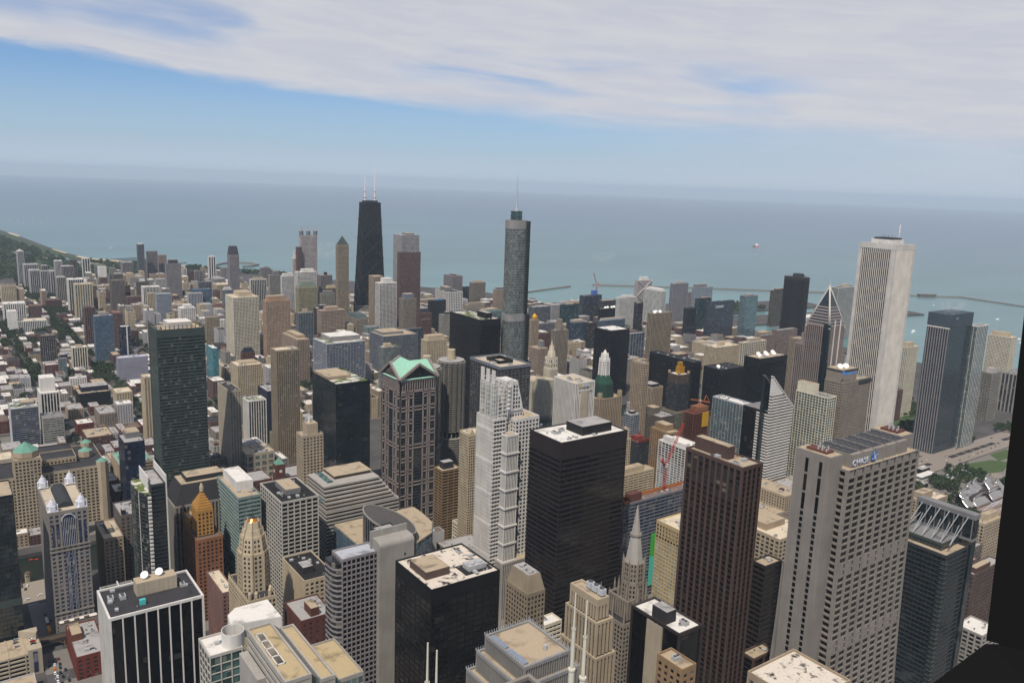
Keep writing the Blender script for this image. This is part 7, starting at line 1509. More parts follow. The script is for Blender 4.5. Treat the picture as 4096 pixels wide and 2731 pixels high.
TREES = [(296,2655), (293,2565), (280,2372), (292,2620), (298,2776), (278,2291), (284,2580), (285,2423), (284,2515), (300,2710), (285,2447), (292,2673), (284,2352), (275,2336), (294,2700), (289,2483), (283,2500), (301,2722), (286,2635), (296,2685), (285,2602), (292,2541), (298,2643), (280,2276), (290,2461), (296,2581), (289,2749), (309,2793), (282,2553), (299,2608), (276,2323), (281,2435), (290,2734), (282,2405), (290,2764), (279,2386), (304,2766), (279,2465), (276,2360), (278,2306), (288,2527), (287,2717), (279,2478), (297,2594), (286,2660), (296,2553), (285,2647), (300,2629), (302,2734), (301,2666), (206,2500), (169,2421), (183,2334), (187,2452), (165,2400), (195,2472), (169,2454), (193,2491), (189,2392), (194,2341), (161,2342), (163,2432), (183,2369), (205,2480), (188,2522), (210,2512), (185,2434), (180,2502), (176,2478), (160,2366), (169,2490), (185,2382), (174,2526), (180,2460), (159,2388), (171,2345), (194,2365), (193,2510), (201,2449), (175,2377), (201,2519), (166,2468), (205,2467), (173,2435), (157,2354), (171,2507), (171,2362), (171,2409), (192,2353), (199,2458), (198,2383), (168,2517), (182,2350), (179,2395), (189,2481), (165,2480), (184,2471), (199,2395), (171,2391), (179,2514), (183,2489), (165,2443), (165,2377), (176,2446), (207,2196), (176,2157), (191,2199), (204,2249), (207,2156), (215,2213), (209,2272), (176,2190), (218,2242), (175,2204), (179,2232), (182,2214), (182,2266), (193,2240), (222,2264), (200,2178), (199,2144), (199,2224), (182,2146), (181,2281), (191,2155), (212,2232), (202,2130), (173,2172), (212,2183), (195,2270), (186,2169), (204,2262), (200,2208), (215,2253), (169,2146), (184,2180), (179,2248), (212,2172), (199,2166), (186,2135), (192,2256), (192,2282), (231,2378), (240,2344), (242,2369), (240,2447), (246,2388), (235,2358), (255,2393), (249,2353), (256,2441), (248,2334), (250,2378), (237,2395), (229,2348), (232,2368), (252,2367), (343,3116), (343,3019), (347,3072), (339,2998), (326,2987), (350,3088), (329,3014), (331,2976), (339,3038), (358,3114), (337,3104), (345,2982), (345,3128), (346,3006), (333,3067), (354,3099), (336,3086), (330,3031), (345,2971), (326,2999), (358,3077), (283,3067), (295,3117), (294,3156), (295,2995), (304,3179), (294,3050), (317,3183), (308,3199), (269,3039), (325,3212), (273,3060), (297,3017), (276,3017), (276,3081), (321,3169), (318,3123), (297,3037), (285,3198), (297,3141), (313,3214), (280,3034), (312,3048), (298,3192), (276,3107), (297,3217), (269,3005), (292,3175), (281,3137), (305,3160), (288,3023), (320,3139), (284,3047), (328,3193), (299,3206), (309,3115), (267,3024), (309,3033), (283,3000), (300,3005), (336,3273), (320,3154), (281,3162), (306,3126), (281,3151), (275,3121), (278,3094), (334,3253), (310,3021), (322,3224), (285,3220), (287,3125), (281,3423), (283,3219), (273,3183), (272,3144), (286,3300), (285,3205), (279,3265), (287,3434), (292,3458), (284,3316), (282,3242), (286,3190), (288,3493), (277,3229), (283,3255), (286,3477), (279,3168), (283,3278), (289,3411), (285,3177), (284,3465), (276,3155), (289,3447), (271,3121), (274,3199), (284,3505), (275,3134), (293,3423), (280,3290), (271,3108), (283,3515), (276,3210), (278,3350), (278,3337), (277,3304), (278,2414), (284,2378), (270,2396), (295,2416), (280,2437), (285,2358), (268,2359), (284,2394), (267,2374), (278,2450), (294,2439), (302,2429), (294,2370), (287,2427), (297,2399), (292,2348), (269,2424), (296,2382), (305,2413), (312,2395), (314,2423), (332,2388), (313,2377), (339,2404), (337,2432), (297,2376), (334,2371), (339,2420), (318,2442), (306,2447), (324,2400), (322,2412), (318,2365), (299,2390), (308,2434), (326,2429), (331,2442), (293,2410), (287,2279), (282,2295), (280,2341), (271,2259), (293,2375), (294,2353), (282,2247), (292,2389), (283,2326), (272,2275), (275,2316), (301,2397), (283,2263), (277,2236), (282,2358), (288,2307), (294,2334), (273,2287), (272,2302), (268,2247), (265,2235), (301,2227), (301,2200), (286,2179), (294,2250), (292,2238), (300,2175), (308,2254), (299,2189), (286,2168), (289,2200), (309,2240), (295,2216), (306,2215), (297,2164), (295,2262), (296,1914), (298,1865), (300,1904), (293,1857), (291,1874), (301,1883), (300,1893), (306,1912), (294,1847), (303,1874), (286,1851), (288,1865), (291,1883), (177,1916), (180,1928), (182,1967), (175,1906), (182,1892), (183,1938), (181,1948), (190,1963), (184,1909), (182,1874), (169,1889), (177,1960), (185,1920), (190,1950), (176,1883), (174,1935), (468,2383), (484,2380), (473,2368), (452,2399), (457,2367), (466,2399), (448,2384), (481,2392), (479,2334), (453,2339), (444,2361), (493,2387), (482,2360), (470,2342), (446,2372), (489,2370), (458,2378), (725,3752), (751,3877), (770,3951), (738,3803), (740,3762), (734,3743), (748,3815), (759,3854), (733,3724), (767,3928), (724,3695), (767,3877), (785,3958), (750,3864), (763,3910), (732,3775), (772,3897), (719,3715), (755,3838), (755,3894), (744,3831), (784,3978), (756,3826), (730,3708), (745,3851), (720,3736), (752,3796), (767,3975), (741,3785), (775,3917), (772,3963), (524,3683), (494,3566), (509,3596), (525,3733), (495,3582), (510,3686), (496,3599), (526,3665), (532,3773), (506,3552), (525,3650), (512,3636), (538,3747), (519,3745), (490,3549), (507,3533), (498,3523), (505,3661), (510,3570), (516,3703), (506,3612), (520,3721), (508,3583), (508,3649), (526,3762), (530,3699), (541,3764), (486,3528), (515,3621), (535,3725), (531,3713), (506,3674), (522,3784), (503,3626), (339,2689), (310,2680), (318,2697), (333,2636), (312,2720), (339,2728), (337,2660), (301,2664), (327,2651), (323,2711), (314,2668), (306,2647), (323,2683), (326,2732), (307,2692), (337,2711), (311,2707), (332,2700), (330,2671), (307,2731), (318,2641), (954,3712), (965,3615), (960,3771), (983,3692), (971,3669), (974,3777), (982,3724), (984,3763), (952,3734), (957,3657), (927,3647), (978,3709), (920,3625), (947,3648), (931,3691), (943,3661), (993,3779), (968,3628), (974,3753), (951,3696), (969,3699), (956,3678), (968,3740), (1001,3752), (938,3721), (969,3684), (938,3629), (960,3750), (961,3784), (937,3680), (993,3715), (938,3705), (977,3655), (989,3746), (951,3629), (968,3721), (950,3760), (967,3645), (927,3666), (946,3746), (1005,3766), (157,2420), (156,2330), (148,2315), (158,2304), (148,2165), (147,2287), (150,2211), (162,2372), (164,2389), (156,2403), (154,2221), (156,2344), (147,2195), (145,2257), (143,2231), (153,2276), (141,2204), (139,2169), (154,2358), (153,2238), (162,2314), (165,2355), (157,2249), (165,2412), (149,2180), (149,2153), (149,2297), (154,2265), (139,2185), (170,2399), (165,2335), (161,2289), (156,2381), (143,2221), (144,2245), (176,1914), (181,1941), (177,1864), (182,1956), (176,1885), (175,1855), (174,1874), (182,1932), (177,1893), (173,1843), (168,1863), (175,1926), (183,1917), (179,1905), (165,1852), (176,1948), (169,1889), (171,1908), (185,1948), (170,1898), (178,1963), (311,1852), (289,1829), (299,1865), (305,1887), (314,1910), (295,1819), (294,1885), (305,1918), (300,1797), (287,1815), (303,1805), (305,1818), (291,1852), (315,1899), (292,1805), (313,1862), (300,1895), (298,1908), (304,1835), (281,1797), (290,1861), (280,1807), (299,1847), (309,1872), (289,1839), (300,1878), (317,1882), (290,1871), (303,1857), (306,1903), (290,1791), (232,1878), (238,1865), (235,1886), (241,1894), (230,1853), (235,1900), (230,1861), (204,1778), (212,1786), (215,1777), (209,1796), (210,1770), (217,1794), (204,1789), (143,1702), (144,1691), (144,1682), (152,1696), (147,1709), (151,1685), (135,1701), (136,1692), (139,1713), (156,1704), (150,1676), (302,1727), (300,1736), (305,1714), (309,1734), (302,1744), (299,1708), (297,1718), (297,1636), (298,1650), (295,1622), (289,1629), (288,1616), (292,1644), (310,1581), (298,1543), (302,1553), (301,1573), (305,1561), (295,1535), (305,1591), (312,1595), (302,1583), (137,1806), (133,1785), (138,1796), (143,1778), (143,1787), (145,1803), (274,1806), (286,1842), (278,1846), (281,1811), (283,1831), (275,1829), (282,1819), (271,1814), (275,1837), (437,1610), (455,1648), (449,1641), (447,1651), (439,1618), (416,1327), (427,1343), (418,1316), (424,1335), (422,1349), (423,1328), (413,1320), (420,1341), (318,1145), (321,1164), (318,1156), (613,1550), (609,1570), (603,1558), (623,1561), (613,1559), (607,1540), (594,1548), (601,1566), (602,1547), (164,1242), (180,1243), (164,1271), (180,1397), (164,1412), (180,1414), (180,1428), (164,1452), (180,1484), (180,1511), (164,1539), (164,1582), (164,1608), (164,1623), (180,1625), (164,1637), (180,1662), (164,1692), (180,1692), (164,1707), (164,1734), (180,1779), (164,1819), (164,1849), (180,1875), (164,1886), (180,1902), (164,1929), (164,1946), (164,1958), (164,2002), (180,1998), (180,2027), (164,2040), (164,2071), (180,2071), (164,2082), (180,2096), (180,2152), (180,2169), (180,2182), (180,2193), (164,2230), (164,2245), (180,2247), (180,2355), (164,2369), (180,2371), (180,2408), (164,2428), (164,2465), (180,2462), (164,2500), (180,2549), (180,2568), (164,2661), (180,2676), (180,2696), (180,2712), (180,2802), (164,2841), (180,2877), (164,2894), (180,2965), (164,3112), (164,3166), (180,3219), (164,3237), (180,3233), (164,3256), (180,3252), (180,3274), (180,3288), (180,3308), (180,3343), (180,3378), (303,1261), (287,1272), (287,1303), (287,1314), (287,1329), (287,1343), (287,1358), (303,1358), (287,1371), (303,1372), (287,1386), (303,1385), (287,1399), (287,1441), (287,1480), (287,1512), (303,1510), (287,1541), (303,1550), (303,1579), (303,1606), (287,1625), (303,1678), (287,1689), (303,1703), (287,1763), (303,1762), (287,1788), (303,1787), (287,1803), (303,1801), (287,1859), (287,1889), (287,1919), (287,1942), (287,1974), (303,1984), (287,2012), (303,2039), (303,2056), (287,2083), (287,2124), (303,2124), (287,2143), (303,2185), (287,2281), (303,2279), (287,2298), (303,2302), (303,2317), (287,2338), (303,2336), (303,2392), (287,2444), (287,2465), (303,2499), (287,2515), (287,2532), (287,2571), (303,2643), (287,2662), (303,2659), (287,2676), (303,2784), (303,2825), (303,2877), (303,2893), (287,2913), (287,2928), (287,2983), (287,3039), (303,3036), (287,3092), (287,3164), (287,3183), (287,3255), (287,3270), (303,3311), (303,3324), (287,3361), (303,3364), (303,3383), (407,1260), (423,1272), (423,1331), (407,1345), (423,1339), (407,1354), (407,1413), (423,1412), (423,1424), (423,1442), (407,1457), (407,1466), (423,1495), (407,1509), (423,1525), (407,1578), (423,1622), (407,1661), (407,1681), (423,1719), (423,1737), (423,1749), (407,1763), (407,1802), (423,1802), (407,1820), (423,1818), (407,1834), (407,1847), (423,1860), (423,1902), (407,1917), (407,1943), (423,1956), (407,2012), (423,2015), (407,2028), (423,2068), (407,2112), (423,2124), (407,2140), (423,2139), (423,2168), (407,2182), (423,2196), (407,2212), (423,2229), (423,2265), (423,2301), (423,2316), (423,2372), (423,2408), (423,2443), (423,2460), (407,2483), (423,2479), (407,2517), (407,2537), (423,2532), (407,2571), (423,2586), (423,2640), (407,2680), (423,2785), (407,2825), (407,2879), (407,2894), (407,2911), (423,2913), (407,2950), (423,3005), (407,3039), (407,3059), (423,3054), (407,3129), (407,3165), (407,3180), (423,3185), (407,3197), (423,3197), (407,3220), (423,3218), (407,3253), (407,3305), (407,3327), (423,3324), (407,3344), (423,3346), (407,3363), (423,3382), (423,3399), (547,1228), (547,1242), (547,1298), (531,1315), (531,1424), (547,1423), (547,1437), (531,1455), (531,1466), (531,1480), (547,1495), (547,1553), (531,1563), (547,1580), (531,1609), (531,1623), (531,1650), (547,1652), (531,1705), (547,1720), (531,1749), (547,1761), (531,1790), (547,1815), (531,1830), (531,1872), (547,1872), (547,1890), (531,1914), (547,1928), (531,1957), (547,1960), (531,1975), (547,1972), (547,2014), (547,2040), (547,2082), (531,2124), (547,2127), (547,2152), (547,2166), (531,2231), (531,2284), (547,2283), (531,2336), (531,2373), (531,2392), (531,2425), (547,2424), (531,2444), (547,2500), (531,2517), (531,2537), (531,2570), (547,2590), (547,2658), (531,2714), (547,2733), (531,2753), (531,2770), (547,2765), (531,2786), (547,2783), (531,2807), (547,2804), (531,2820), (547,2839), (531,2874), (531,3021), (547,3018), (531,3185), (547,3182), (531,3251), (531,3269), (531,3326), (531,3364), (531,3383), (671,1232), (655,1255), (671,1285), (671,1314), (671,1326), (655,1397), (671,1440), (671,1452), (655,1471), (671,1494), (655,1526), (671,1522), (655,1535), (655,1551), (671,1550), (655,1609), (655,1634), (671,1637), (655,1653), (671,1692), (655,1707), (655,1723), (671,1762), (655,1792), (655,1872), (655,1890), (671,1888), (671,1902), (655,1918), (655,1943), (655,1984), (671,1986), (671,2054), (671,2069), (671,2097), (671,2112), (671,2141), (655,2154), (655,2165), (671,2167), (655,2184), (671,2211), (655,2248), (671,2282), (655,2316), (671,2409), (655,2460), (671,2465), (671,2482), (655,2515), (655,2532), (671,2569), (655,2607), (671,2681), (655,2717), (671,2731), (655,2748), (655,2787), (655,2857), (671,2876), (671,2910), (655,2932), (671,2930), (655,2951), (671,2965), (655,2986), (655,3004), (671,3004), (655,3037), (655,3055), (655,3165), (671,3161), (655,3199), (655,3288), (671,3293), (671,3326), (655,3341), (671,3345)]
place_lots(blocks, hn, .92, (10, 25))
place_lots([s_ for s_ in sb if s_[1] > 330], hs, .9, (24, 44))
# east side fabric
east = [(x, y, x+92, y+70) for x in range(1000, 1900, 110) for y in range(1300, 2640, 88) if y < 2640-(x-1000)*.55 and y > 1240+(x-1000)*.1]
east2 = [(x, y, x+80, y+60) for x in range(1240, 1560, 100) for y in range(700, 1080, 80)]
place_lots(east, lambda q, r: r.choice((10, 14, 18, 24, 32)), .8, (22, 42)); 
PAL0 = PAL
def inview(x, y):
    d = Vector((x, y))-CP; a = math.degrees(math.atan2(d.x, d.y)); return 2 < a < 70 and d.length > 420
LOTS = [l for l in LOTS if inview((l[0][0]+l[0][2])/2, (l[0][1]+l[0][3])/2)]
LOTS.sort(key=lambda l: (Vector((l[0][0], l[0][1]))-CP).length/ (6+l[1]))
used = {}
def relation(x, y):
    best = min(PHRASE, key=lambda p: (p[0]-x)**2+(p[1]-y)**2) if PHRASE else None
    v = Vector((x, y))-CP; b_ = Vector((best[0], best[1]))-CP
    da = math.degrees(math.atan2(v.x, v.y)-math.atan2(b_.x, b_.y)); dd = v.length-b_.length
    lat = 'right of' if da > 0 else 'left of'; lon = 'behind' if dd > 0 else 'in front of'
    return (lon if abs(dd) > abs(math.radians(da))*v.length else lat), best[2]
def lot_building(q, h, t=None, mb=None, detail=True):
    pass
NL = 0; stuff = MB(); SM = {}
for idx, (q, h) in enumerate(LOTS):
    r_ = random.Random(idx*13+5); k = r_.random(); acc = 0
    for st, cn, pr_ in (PALS if q[1] < 1000 else PALN if h > 24 else PAL):
        acc += pr_
        if k <= acc: break
    rf, rn = r_.choice(RF); w, d = q[2]-q[0], q[3]-q[1]; cx, cy = (q[0]+q[2])/2, (q[1]+q[3])/2
    if idx < 290:
        rel, ph = relation(cx, cy); ph = ph if ph.startswith('the ') else 'the '+ph
        fl = max(2, round(h/3.6)); size = 'small' if w*d < 520 else 'broad'
        num = ['zero','one','two','three','four','five','six','seven','eight','nine','ten','eleven','twelve','thirteen'][min(13, fl)]
        words = ('%s %s storey %s building with %s roof %s %s' % (size, num, cn, rn, rel, ph)).split()[:16]
        while words[-1] in ('of', 'the', 'with', 'and', 'a', 'in', 'on'): words.pop()
        lab = ' '.join(words)
        t = thing('low_building', lab, 'building', (q[0], q[1], 0), 'low buildings filling the blocks')
        block(t, 0, 0, w, d, .1, h, '%s:%s:%.1f:%.1f:%.2f:%.2f' % (st, 'dk', r_.choice((3.2, 3.8, 4.4)), 3.6, r_.uniform(.45, .62), r_.uniform(.42, .55)), rf, names=('walls', 'windows', 'roof'), parapet=.8)
        if r_.random() < .6 and w > 12 and d > 12:
            m_ = MB(); a = r_.uniform(2, w-8); c = r_.uniform(2, d-8); m_.box(a, c, h-.8, a+5, c+4.5, h+2.6); m_.build('stair_head', wallmat(r_.choice(('brownred', 'grey', 'tan', 'white'))), t)
        rooftop(t, w, d, h-.8, idx, .8)
        FOOT.append(q)
    else:
        FOOT.append(q)
        wm_k = st.split(':')[1]; 
        for key, mt in ((wm_k, wallmat(wm_k)), ('g', glassmat('dk')), ('r'+rf, roofmat(rf))):
            if key not in SM: SM[key] = len(SM); stuff.mats.append(mt)
        stuff.box(q[0], q[1], .1, q[2], q[3], h, SM[wm_k]); stuff.box(q[0]+.5, q[1]+.5, h, q[2]-.5, q[3]-.5, h+.15, SM['r'+rf])
        for f in range(int(h/3.6)):
            z = 1.2+f*3.6; u = 1.2
            while u < w-1.8: stuff.quad((q[0]+u, q[1]-.05, z), (q[0]+u+1.4, q[1]-.05, z), (q[0]+u+1.4, q[1]-.05, z+1.9), (q[0]+u, q[1]-.05, z+1.9), SM['g']); u += 3.4
            u = 1.2
            while u < d-1.8: stuff.quad((q[0]-.05, q[1]+u+1.4, z), (q[0]-.05, q[1]+u, z), (q[0]-.05, q[1]+u, z+1.9), (q[0]-.05, q[1]+u+1.4, z+1.9), SM['g']); u += 3.4
        for f in range(3):
            a = r_.uniform(1, max(1.5, w-4)); c = r_.uniform(1, max(1.5, d-4)); stuff.box(q[0]+a, q[1]+c, h, q[0]+a+2.2, q[1]+c+2, h+1.6, SM['r'+rf])
if stuff.v:
    o = stuff.build('distant_low_buildings', stuff.mats); tag(o, 'mass of far low roofs and brick blocks towards the park', 'buildings', kind='stuff')
print('LOTS', len(LOTS))
# ---- green surfaces
grass = flat('lawn', (64, 80, 44), .95, 0, .2); dgrass = flat('woodland_floor', (52, 66, 40), .95, 0, .25)
def flatpoly(name, pts, z, mat, kind='structure'):
    mb = MB(); mb.poly([(x, y, z) for x, y in pts]); o = mb.build(name, mat)
    bm = bmesh.new(); bm.from_mesh(o.data); bmesh.ops.triangulate(bm, faces=bm.faces); bm.to_mesh(o.data); bm.free(); o['kind'] = kind; return o
flatpoly('parkland', [(-900,3600),(900,3580),(850,3860),(775,3975),(705,4110),(625,4260),(572,4540),(520,5080),(470,5750),(272,7500),(-230,9800),(-1500,9800)], .012, dgrass)
flatpoly('meadow', [(330,3620),(640,3620),(700,3900),(640,4020),(470,3900)], .018, grass)
flatpoly('lagoon', [(380,4750),(430,4800),(570,4250),(600,4000),(560,3980),(500,4250)], .03, flat('lagoon_water', (70, 92, 104), .2, 0, .05))
flatpoly('park_ground', [(1140,560),(1700,560),(1700,638),(1238,638),(1140,630)], .02, pave)
flatpoly('park_ground', [(1120,470),(1700,470),(1700,560),(1140,560)], .024, flat('gravel_pink', (134, 118, 108), .95))
flatpoly('lawn', [(1290,600),(1300,622),(1345,632),(1395,622),(1410,600),(1350,584)], .04, grass); flatpoly('lawn', [(1400,612),(1420,636),(1475,636),(1500,610)], .04, grass); flatpoly('lawn', [(1500,600),(1510,636),(1660,636),(1660,600)], .04, grass)
flatpoly('lawn', [(1440,790),(1450,860),(1560,900),(1600,840),(1560,790)], .04, grass)
flatpoly('lawn', [(2280,1905),(2420,1880),(2480,1960),(2330,2030)], .04, grass)
sand = flat('sand', (196, 172, 138), .95, 0, .08)
flatpoly('beach', [(1075,3640),(1000,3690),(965,3840),(860,3925),(792,4008),(739,4146),(649,4272),(620,4400),(600,4390),(628,4262),(720,4120),(775,3985),(845,3900),(945,3815),(975,3670),(1050,3610)], .05, sand)
flatpoly('beach', [(592,4560),(560,4800),(552,4790),(580,4555)], .05, sand); flatpoly('beach', [(500,5700),(470,6000),(455,5980),(485,5690)], .05, sand)
# park drive
road = flat('asphalt', (76, 74, 74), .9, 0, .12); lroad = flat('pale_road', (150, 140, 126), .92, 0, .1)
flatpoly('road', [(-60,6300),(60,6200),(400,4560),(560,4180),(700,3950),(900,3660),(880,3640),(680,3925),(535,4165),(375,4540),(30,6190)], .055, lroad)
# boulevard beside the park: carriageways with planted median pits
flatpoly('road', [(1010,641),(1700,641),(1700,690),(1010,690)], .02, flat('boulevard', (128, 118, 108), .92, 0, .08))
mbm = MB(); [mbm.box(x, 660, .03, x+22, 668, .35) for x in (1236, 1262, 1345, 1371, 1397, 1423, 1449, 1475, 1530, 1556)]; o = mbm.build('median', flat('median_grating', (42, 40, 42), .9)); o['kind'] = 'structure'
flatpoly('road', [(1310,470),(1334,470),(1334,900),(1310,900)], .028, flat('boulevard', (128, 118, 108)))
# street by the river with its stop line and markings
flatpoly('road', [(67,940),(67,600),(84,600),(84,940)], .02, road); flatpoly('plaza', [(58,905),(120,905),(120,950),(58,950)], .03, flat('plaza_stone', (136, 126, 112), .9))
mk_ = MB()
for i in range(8): mk_.box(68.5+i*2, 789, .04, 69.6+i*2, 792, .045)
for y_ in range(610, 780, 9): mk_.box(72.5, y_, .04, 72.7, y_+4, .045); mk_.box(78.6, y_, .04, 78.8, y_+4, .045)
mk_.box(67.5, 899, .04, 76, 899.7, .045); o = mk_.build('road_markings', flat('road_paint', (205, 202, 192))); o['kind'] = 'structure'
# bridges over the river
for bx0, nm, lb in ((52, 'bascule_bridge', 'dark red bascule bridge next to the stone bridge house'), (930, 'bascule_bridge', 'river bridge beside the cream clock tower building')):
    ya, yb = (940, 1030) if bx0 == 52 else (1100, 1175)
    t = thing(nm, lb, 'bridge', (bx0, ya, 0)); mb = MB(); mb.box(0, 0, -.6, 14, yb-ya, .4); mb.build('deck', road, t)
    for u in (-.5, 14):
        mb = MB(); mb.box(u, 0, -.6, u+.5, yb-ya, 1.6)
        for i in range(12): mb.bar((u+.25, i*(yb-ya)/12, -3), (u+.25, (i+1)*(yb-ya)/12, 1.4), .4)
        mb.build('girder', flat('bridge_red', (84, 50, 46)), t)
t = thing('bridge_house', 'small stone bridge house with hipped roof on the river bank', 'building', (70, 955, 0)); mb = MB(); mb.prism(oct_(3, 3, 3), -5, 7); mb.build('walls', wallmat('limestone'), t); mb = MB(); mb.frustum(oct_(3, 3, 3.4), 7, oct_(3, 3, .3), 9); mb.build('roof', wallmat('brown'), t); mb = MB(); [mb.box(1+i*1.6, .1, 3.4, 1.9+i*1.6, .3, 5.2) for i in range(3)]; mb.build('windows', glassmat('dk'), t)
# elevated railway
t = thing('elevated_railway', 'dark steel elevated railway viaduct crossing the street between garage and brick block', 'viaduct', (66, 806, 0))
mb = MB(); mb.box(-30, 0, 7, 90, 8.5, 7.6); mb.build('track_deck', flat('deck_brown', (66, 56, 48)), t)
for y_ in (0, 8): mb = MB(); mb.box(-30, y_, 5.6, 90, y_+.5, 8.6); mb.build('girder', flat('girder_steel', (74, 66, 58)), t)
mb = MB(); [mb.box(-30, y_, 7.6, 90, y_+.15, 7.8) for y_ in (1.5, 3, 5.2, 6.7)]; mb.build('rails', flat('rail_steel', (110, 100, 92)), t)
mb = MB()
for u in (0.5, 20):
    for v in (.3, 8): mb.box(u, v, 0, u+.6, v+.5, 5.6); mb.bar((u+.3, v, 2), (u+(5 if u < 5 else -5), v, 5.8), .4)
mb.build('columns', flat('column_tan', (150, 126, 96)), t)
# parking garage
t = thing('parking_garage', 'open sided parking garage with cars on its pale roof deck', 'garage', (-30, 772, 0)); fp(-30, 772, 66, 803)
m_ = MB(); [m_.box(0, 0, z, 96, 31, z+1.3) for z in (0, 3.6, 7.2, 10.8, 14.4, 18)]; [m_.box(i*12-.4 if i else 0, -.1, 0, i*12+.6, 31.1, 20) for i in range(8)]; m_.box(86, -.5, 0, 96, 8, 22.5); m_.build('concrete_frame', wallmat('beige'), t)
mb = MB(); mb.box(1, 1, 0, 95, 30, 18.5); mb.build('dark_interior', wallmat('dark'), t); mb = MB(); mb.box(.4, .4, 19.3, 95.6, 30.6, 19.6); mb.build('roof_deck', roofmat('tan'), t)
mb = MB(); mb.prism([(82, 30.5), (94, 20), (95.5, 24), (95.5, 30.5)], 19.6, 26); mb.build('stair_tower', wallmat('beige'), t); mb = MB(); mb.box(89.4, -.75, 2, 92.6, -.45, 20.5); mb.build('stair_glazing', glassmat('blue'), t)
# small roof at the bottom left edge
t = thing('white_edged_block', 'low block with tan roof and white parapet at the lower left edge', 'building', (20, 700, 0)); fp(20, 700, 58, 755)
block(t, 0, 0, 38, 54, 0, 12, 'p:whitegrey:blue:4:4:.5:.5', 'tan')
# rooftops glimpsed at the very bottom
t = thing('stained_roof_block', 'white roofed block with black stains at the bottom edge below the bank tower', 'building', (300, 228, 0)); fp(300, 228, 332, 256); block(t, 0, 0, 34, 30, 0, 200, 'p:tan:dk:4:4:.5:.5', 'stained')
t = thing('skylit_blue_block', 'blue grey skylit roof at the bottom edge beside the twin masts', 'building', (196, 262, 0)); fp(196, 262, 232, 290); block(t, 0, 0, 34, 28, 0, 176, 'c:blue5:blue4:4:4:.1:.2', 'blue5')
# ---- vehicles
CARM = {}
def carmesh():
    if CARM: return CARM
    b_ = MB(); pr = [(-2.2, .35), (-2.25, .8), (-1.9, .95), (1.25, .95), (2.1, .8), (2.2, .35)]
    n = len(pr); b_.v = [(y, -.88, z) for y, z in pr]+[(y, .88, z) for y, z in pr]
    b_.f = [tuple(range(n))[::-1], tuple(range(n, 2*n))]+[(i, (i+1) % n, n+(i+1) % n, n+i) for i in range(n)]; b_.mi = [0]*len(b_.f)
    c_ = MB(); c_.frustum([(-1.7, -.8), (1.0, -.8), (1.0, .8), (-1.7, .8)], .94, [(-1.2, -.68), (.35, -.68), (.35, .68), (-1.2, .68)], 1.42)
    r_ = MB(); r_.box(-1.15, -.66, 1.42, .3, .66, 1.48)
    w_ = MB(); n = 10
    for i in range(n): pass
    w_.v = [(.33*math.cos(2*math.pi*i/n), s_, .33+.33*math.sin(2*math.pi*i/n)) for s_ in (-.12, .12) for i in range(n)]
    w_.f = [tuple(range(n))[::-1], tuple(range(n, 2*n))]+[(i, (i+1) % n, n+(i+1) % n, n+i) for i in range(n)]; w_.mi = [0]*len(w_.f)
    for k, mb_ in (('b', b_), ('c', c_), ('r', r_), ('w', w_)): CARM[k] = mb_
    return CARM
def car(x, y, z, rz, col, lab, grp='cars on the street by the river', name='parked_car', cat='car'):
    M_ = carmesh(); t = thing(name, lab, cat, (x, y, z), grp, rz); pm = flat('paint_%d_%d_%d' % col, col, .3, 0, .02)
    M_['b'].build('body', pm, t); M_['c'].build('cabin_glass', glassmat('black'), t); M_['r'].build('cabin_roof', pm, t)
    for u in (-1.35, 1.35):
        for v in (-.82, .82): M_['w'].build('wheel', flat('tyre', (24, 24, 24)), t, (u, v, 0))
    return t
def bus(x, y, rz, c1, c2, lab, L=11.5):
    t = thing('bus', lab, 'bus', (x, y, .05), None, rz); mb = MB(); mb.box(-L/2, -1.25, .5, L/2, 1.25, 2.9); mb.build('body', flat('bus_%d_%d' % c1[:2], c1, .4, 0, .02), t)
    mb = MB(); mb.box(-L/2+.2, -1.1, 2.9, L/2-.2, 1.1, 3.1); [mb.box(-L/4+i*L/3.2, -.4, 3.1, -L/4+.8+i*L/3.2, .4, 3.3) for i in range(3)]; mb.build('bus_roof', flat('busr_%d_%d' % c2[:2], c2, .5, 0, .02), t)
    mb = MB(); mb.box(-L/2+.6, -1.3, 1.6, L/2-.4, 1.3, 2.4); mb.build('window_band', glassmat('black'), t)
    for u in (-L/2+2, L/2-2.2):
        for v in (-1.2, 1.2): w = carmesh()['w'].build('wheel', flat('tyre', (24, 24, 24)), t, (u, v, 0)); w.scale = (1.4, 1.6, 1.4)
N_ = R(90)
bus(78.1, 855, N_, (190, 110, 50), (214, 214, 208), 'orange bus with white roof ahead of the school bus'); bus(78.0, 838, N_, (222, 142, 34), (224, 150, 44), 'yellow school bus behind the white roofed bus')
car(71.7,785.7,0.05,1.571,(26, 28, 32),'first black car queueing south of the elevated railway','cars on the street by the river')
car(74.1,784.2,0.05,1.571,(26, 28, 32),'second black car queueing south of the elevated railway','cars on the street by the river')
car(78.5,785.1,0.05,1.571,(96, 24, 32),'maroon car queueing south of the elevated railway','cars on the street by the river')
car(71.1,779.4,0.05,1.571,(26, 28, 32),'third black car queueing south of the elevated railway','cars on the street by the river')
car(74.6,777.5,0.05,1.571,(225, 225, 222),'first white car queueing south of the elevated railway','cars on the street by the river')
car(78.5,776.4,0.05,1.571,(26, 28, 32),'fourth black car queueing south of the elevated railway','cars on the street by the river')
car(73.7,770.5,0.05,1.571,(222, 120, 30),'orange car queueing south of the elevated railway','cars on the street by the river')
car(78.0,770.4,0.05,1.571,(26, 28, 32),'fifth black car queueing south of the elevated railway','cars on the street by the river')
car(68.3,775.3,0.05,1.571,(110, 112, 112),'first grey car queueing south of the elevated railway','cars on the street by the river')
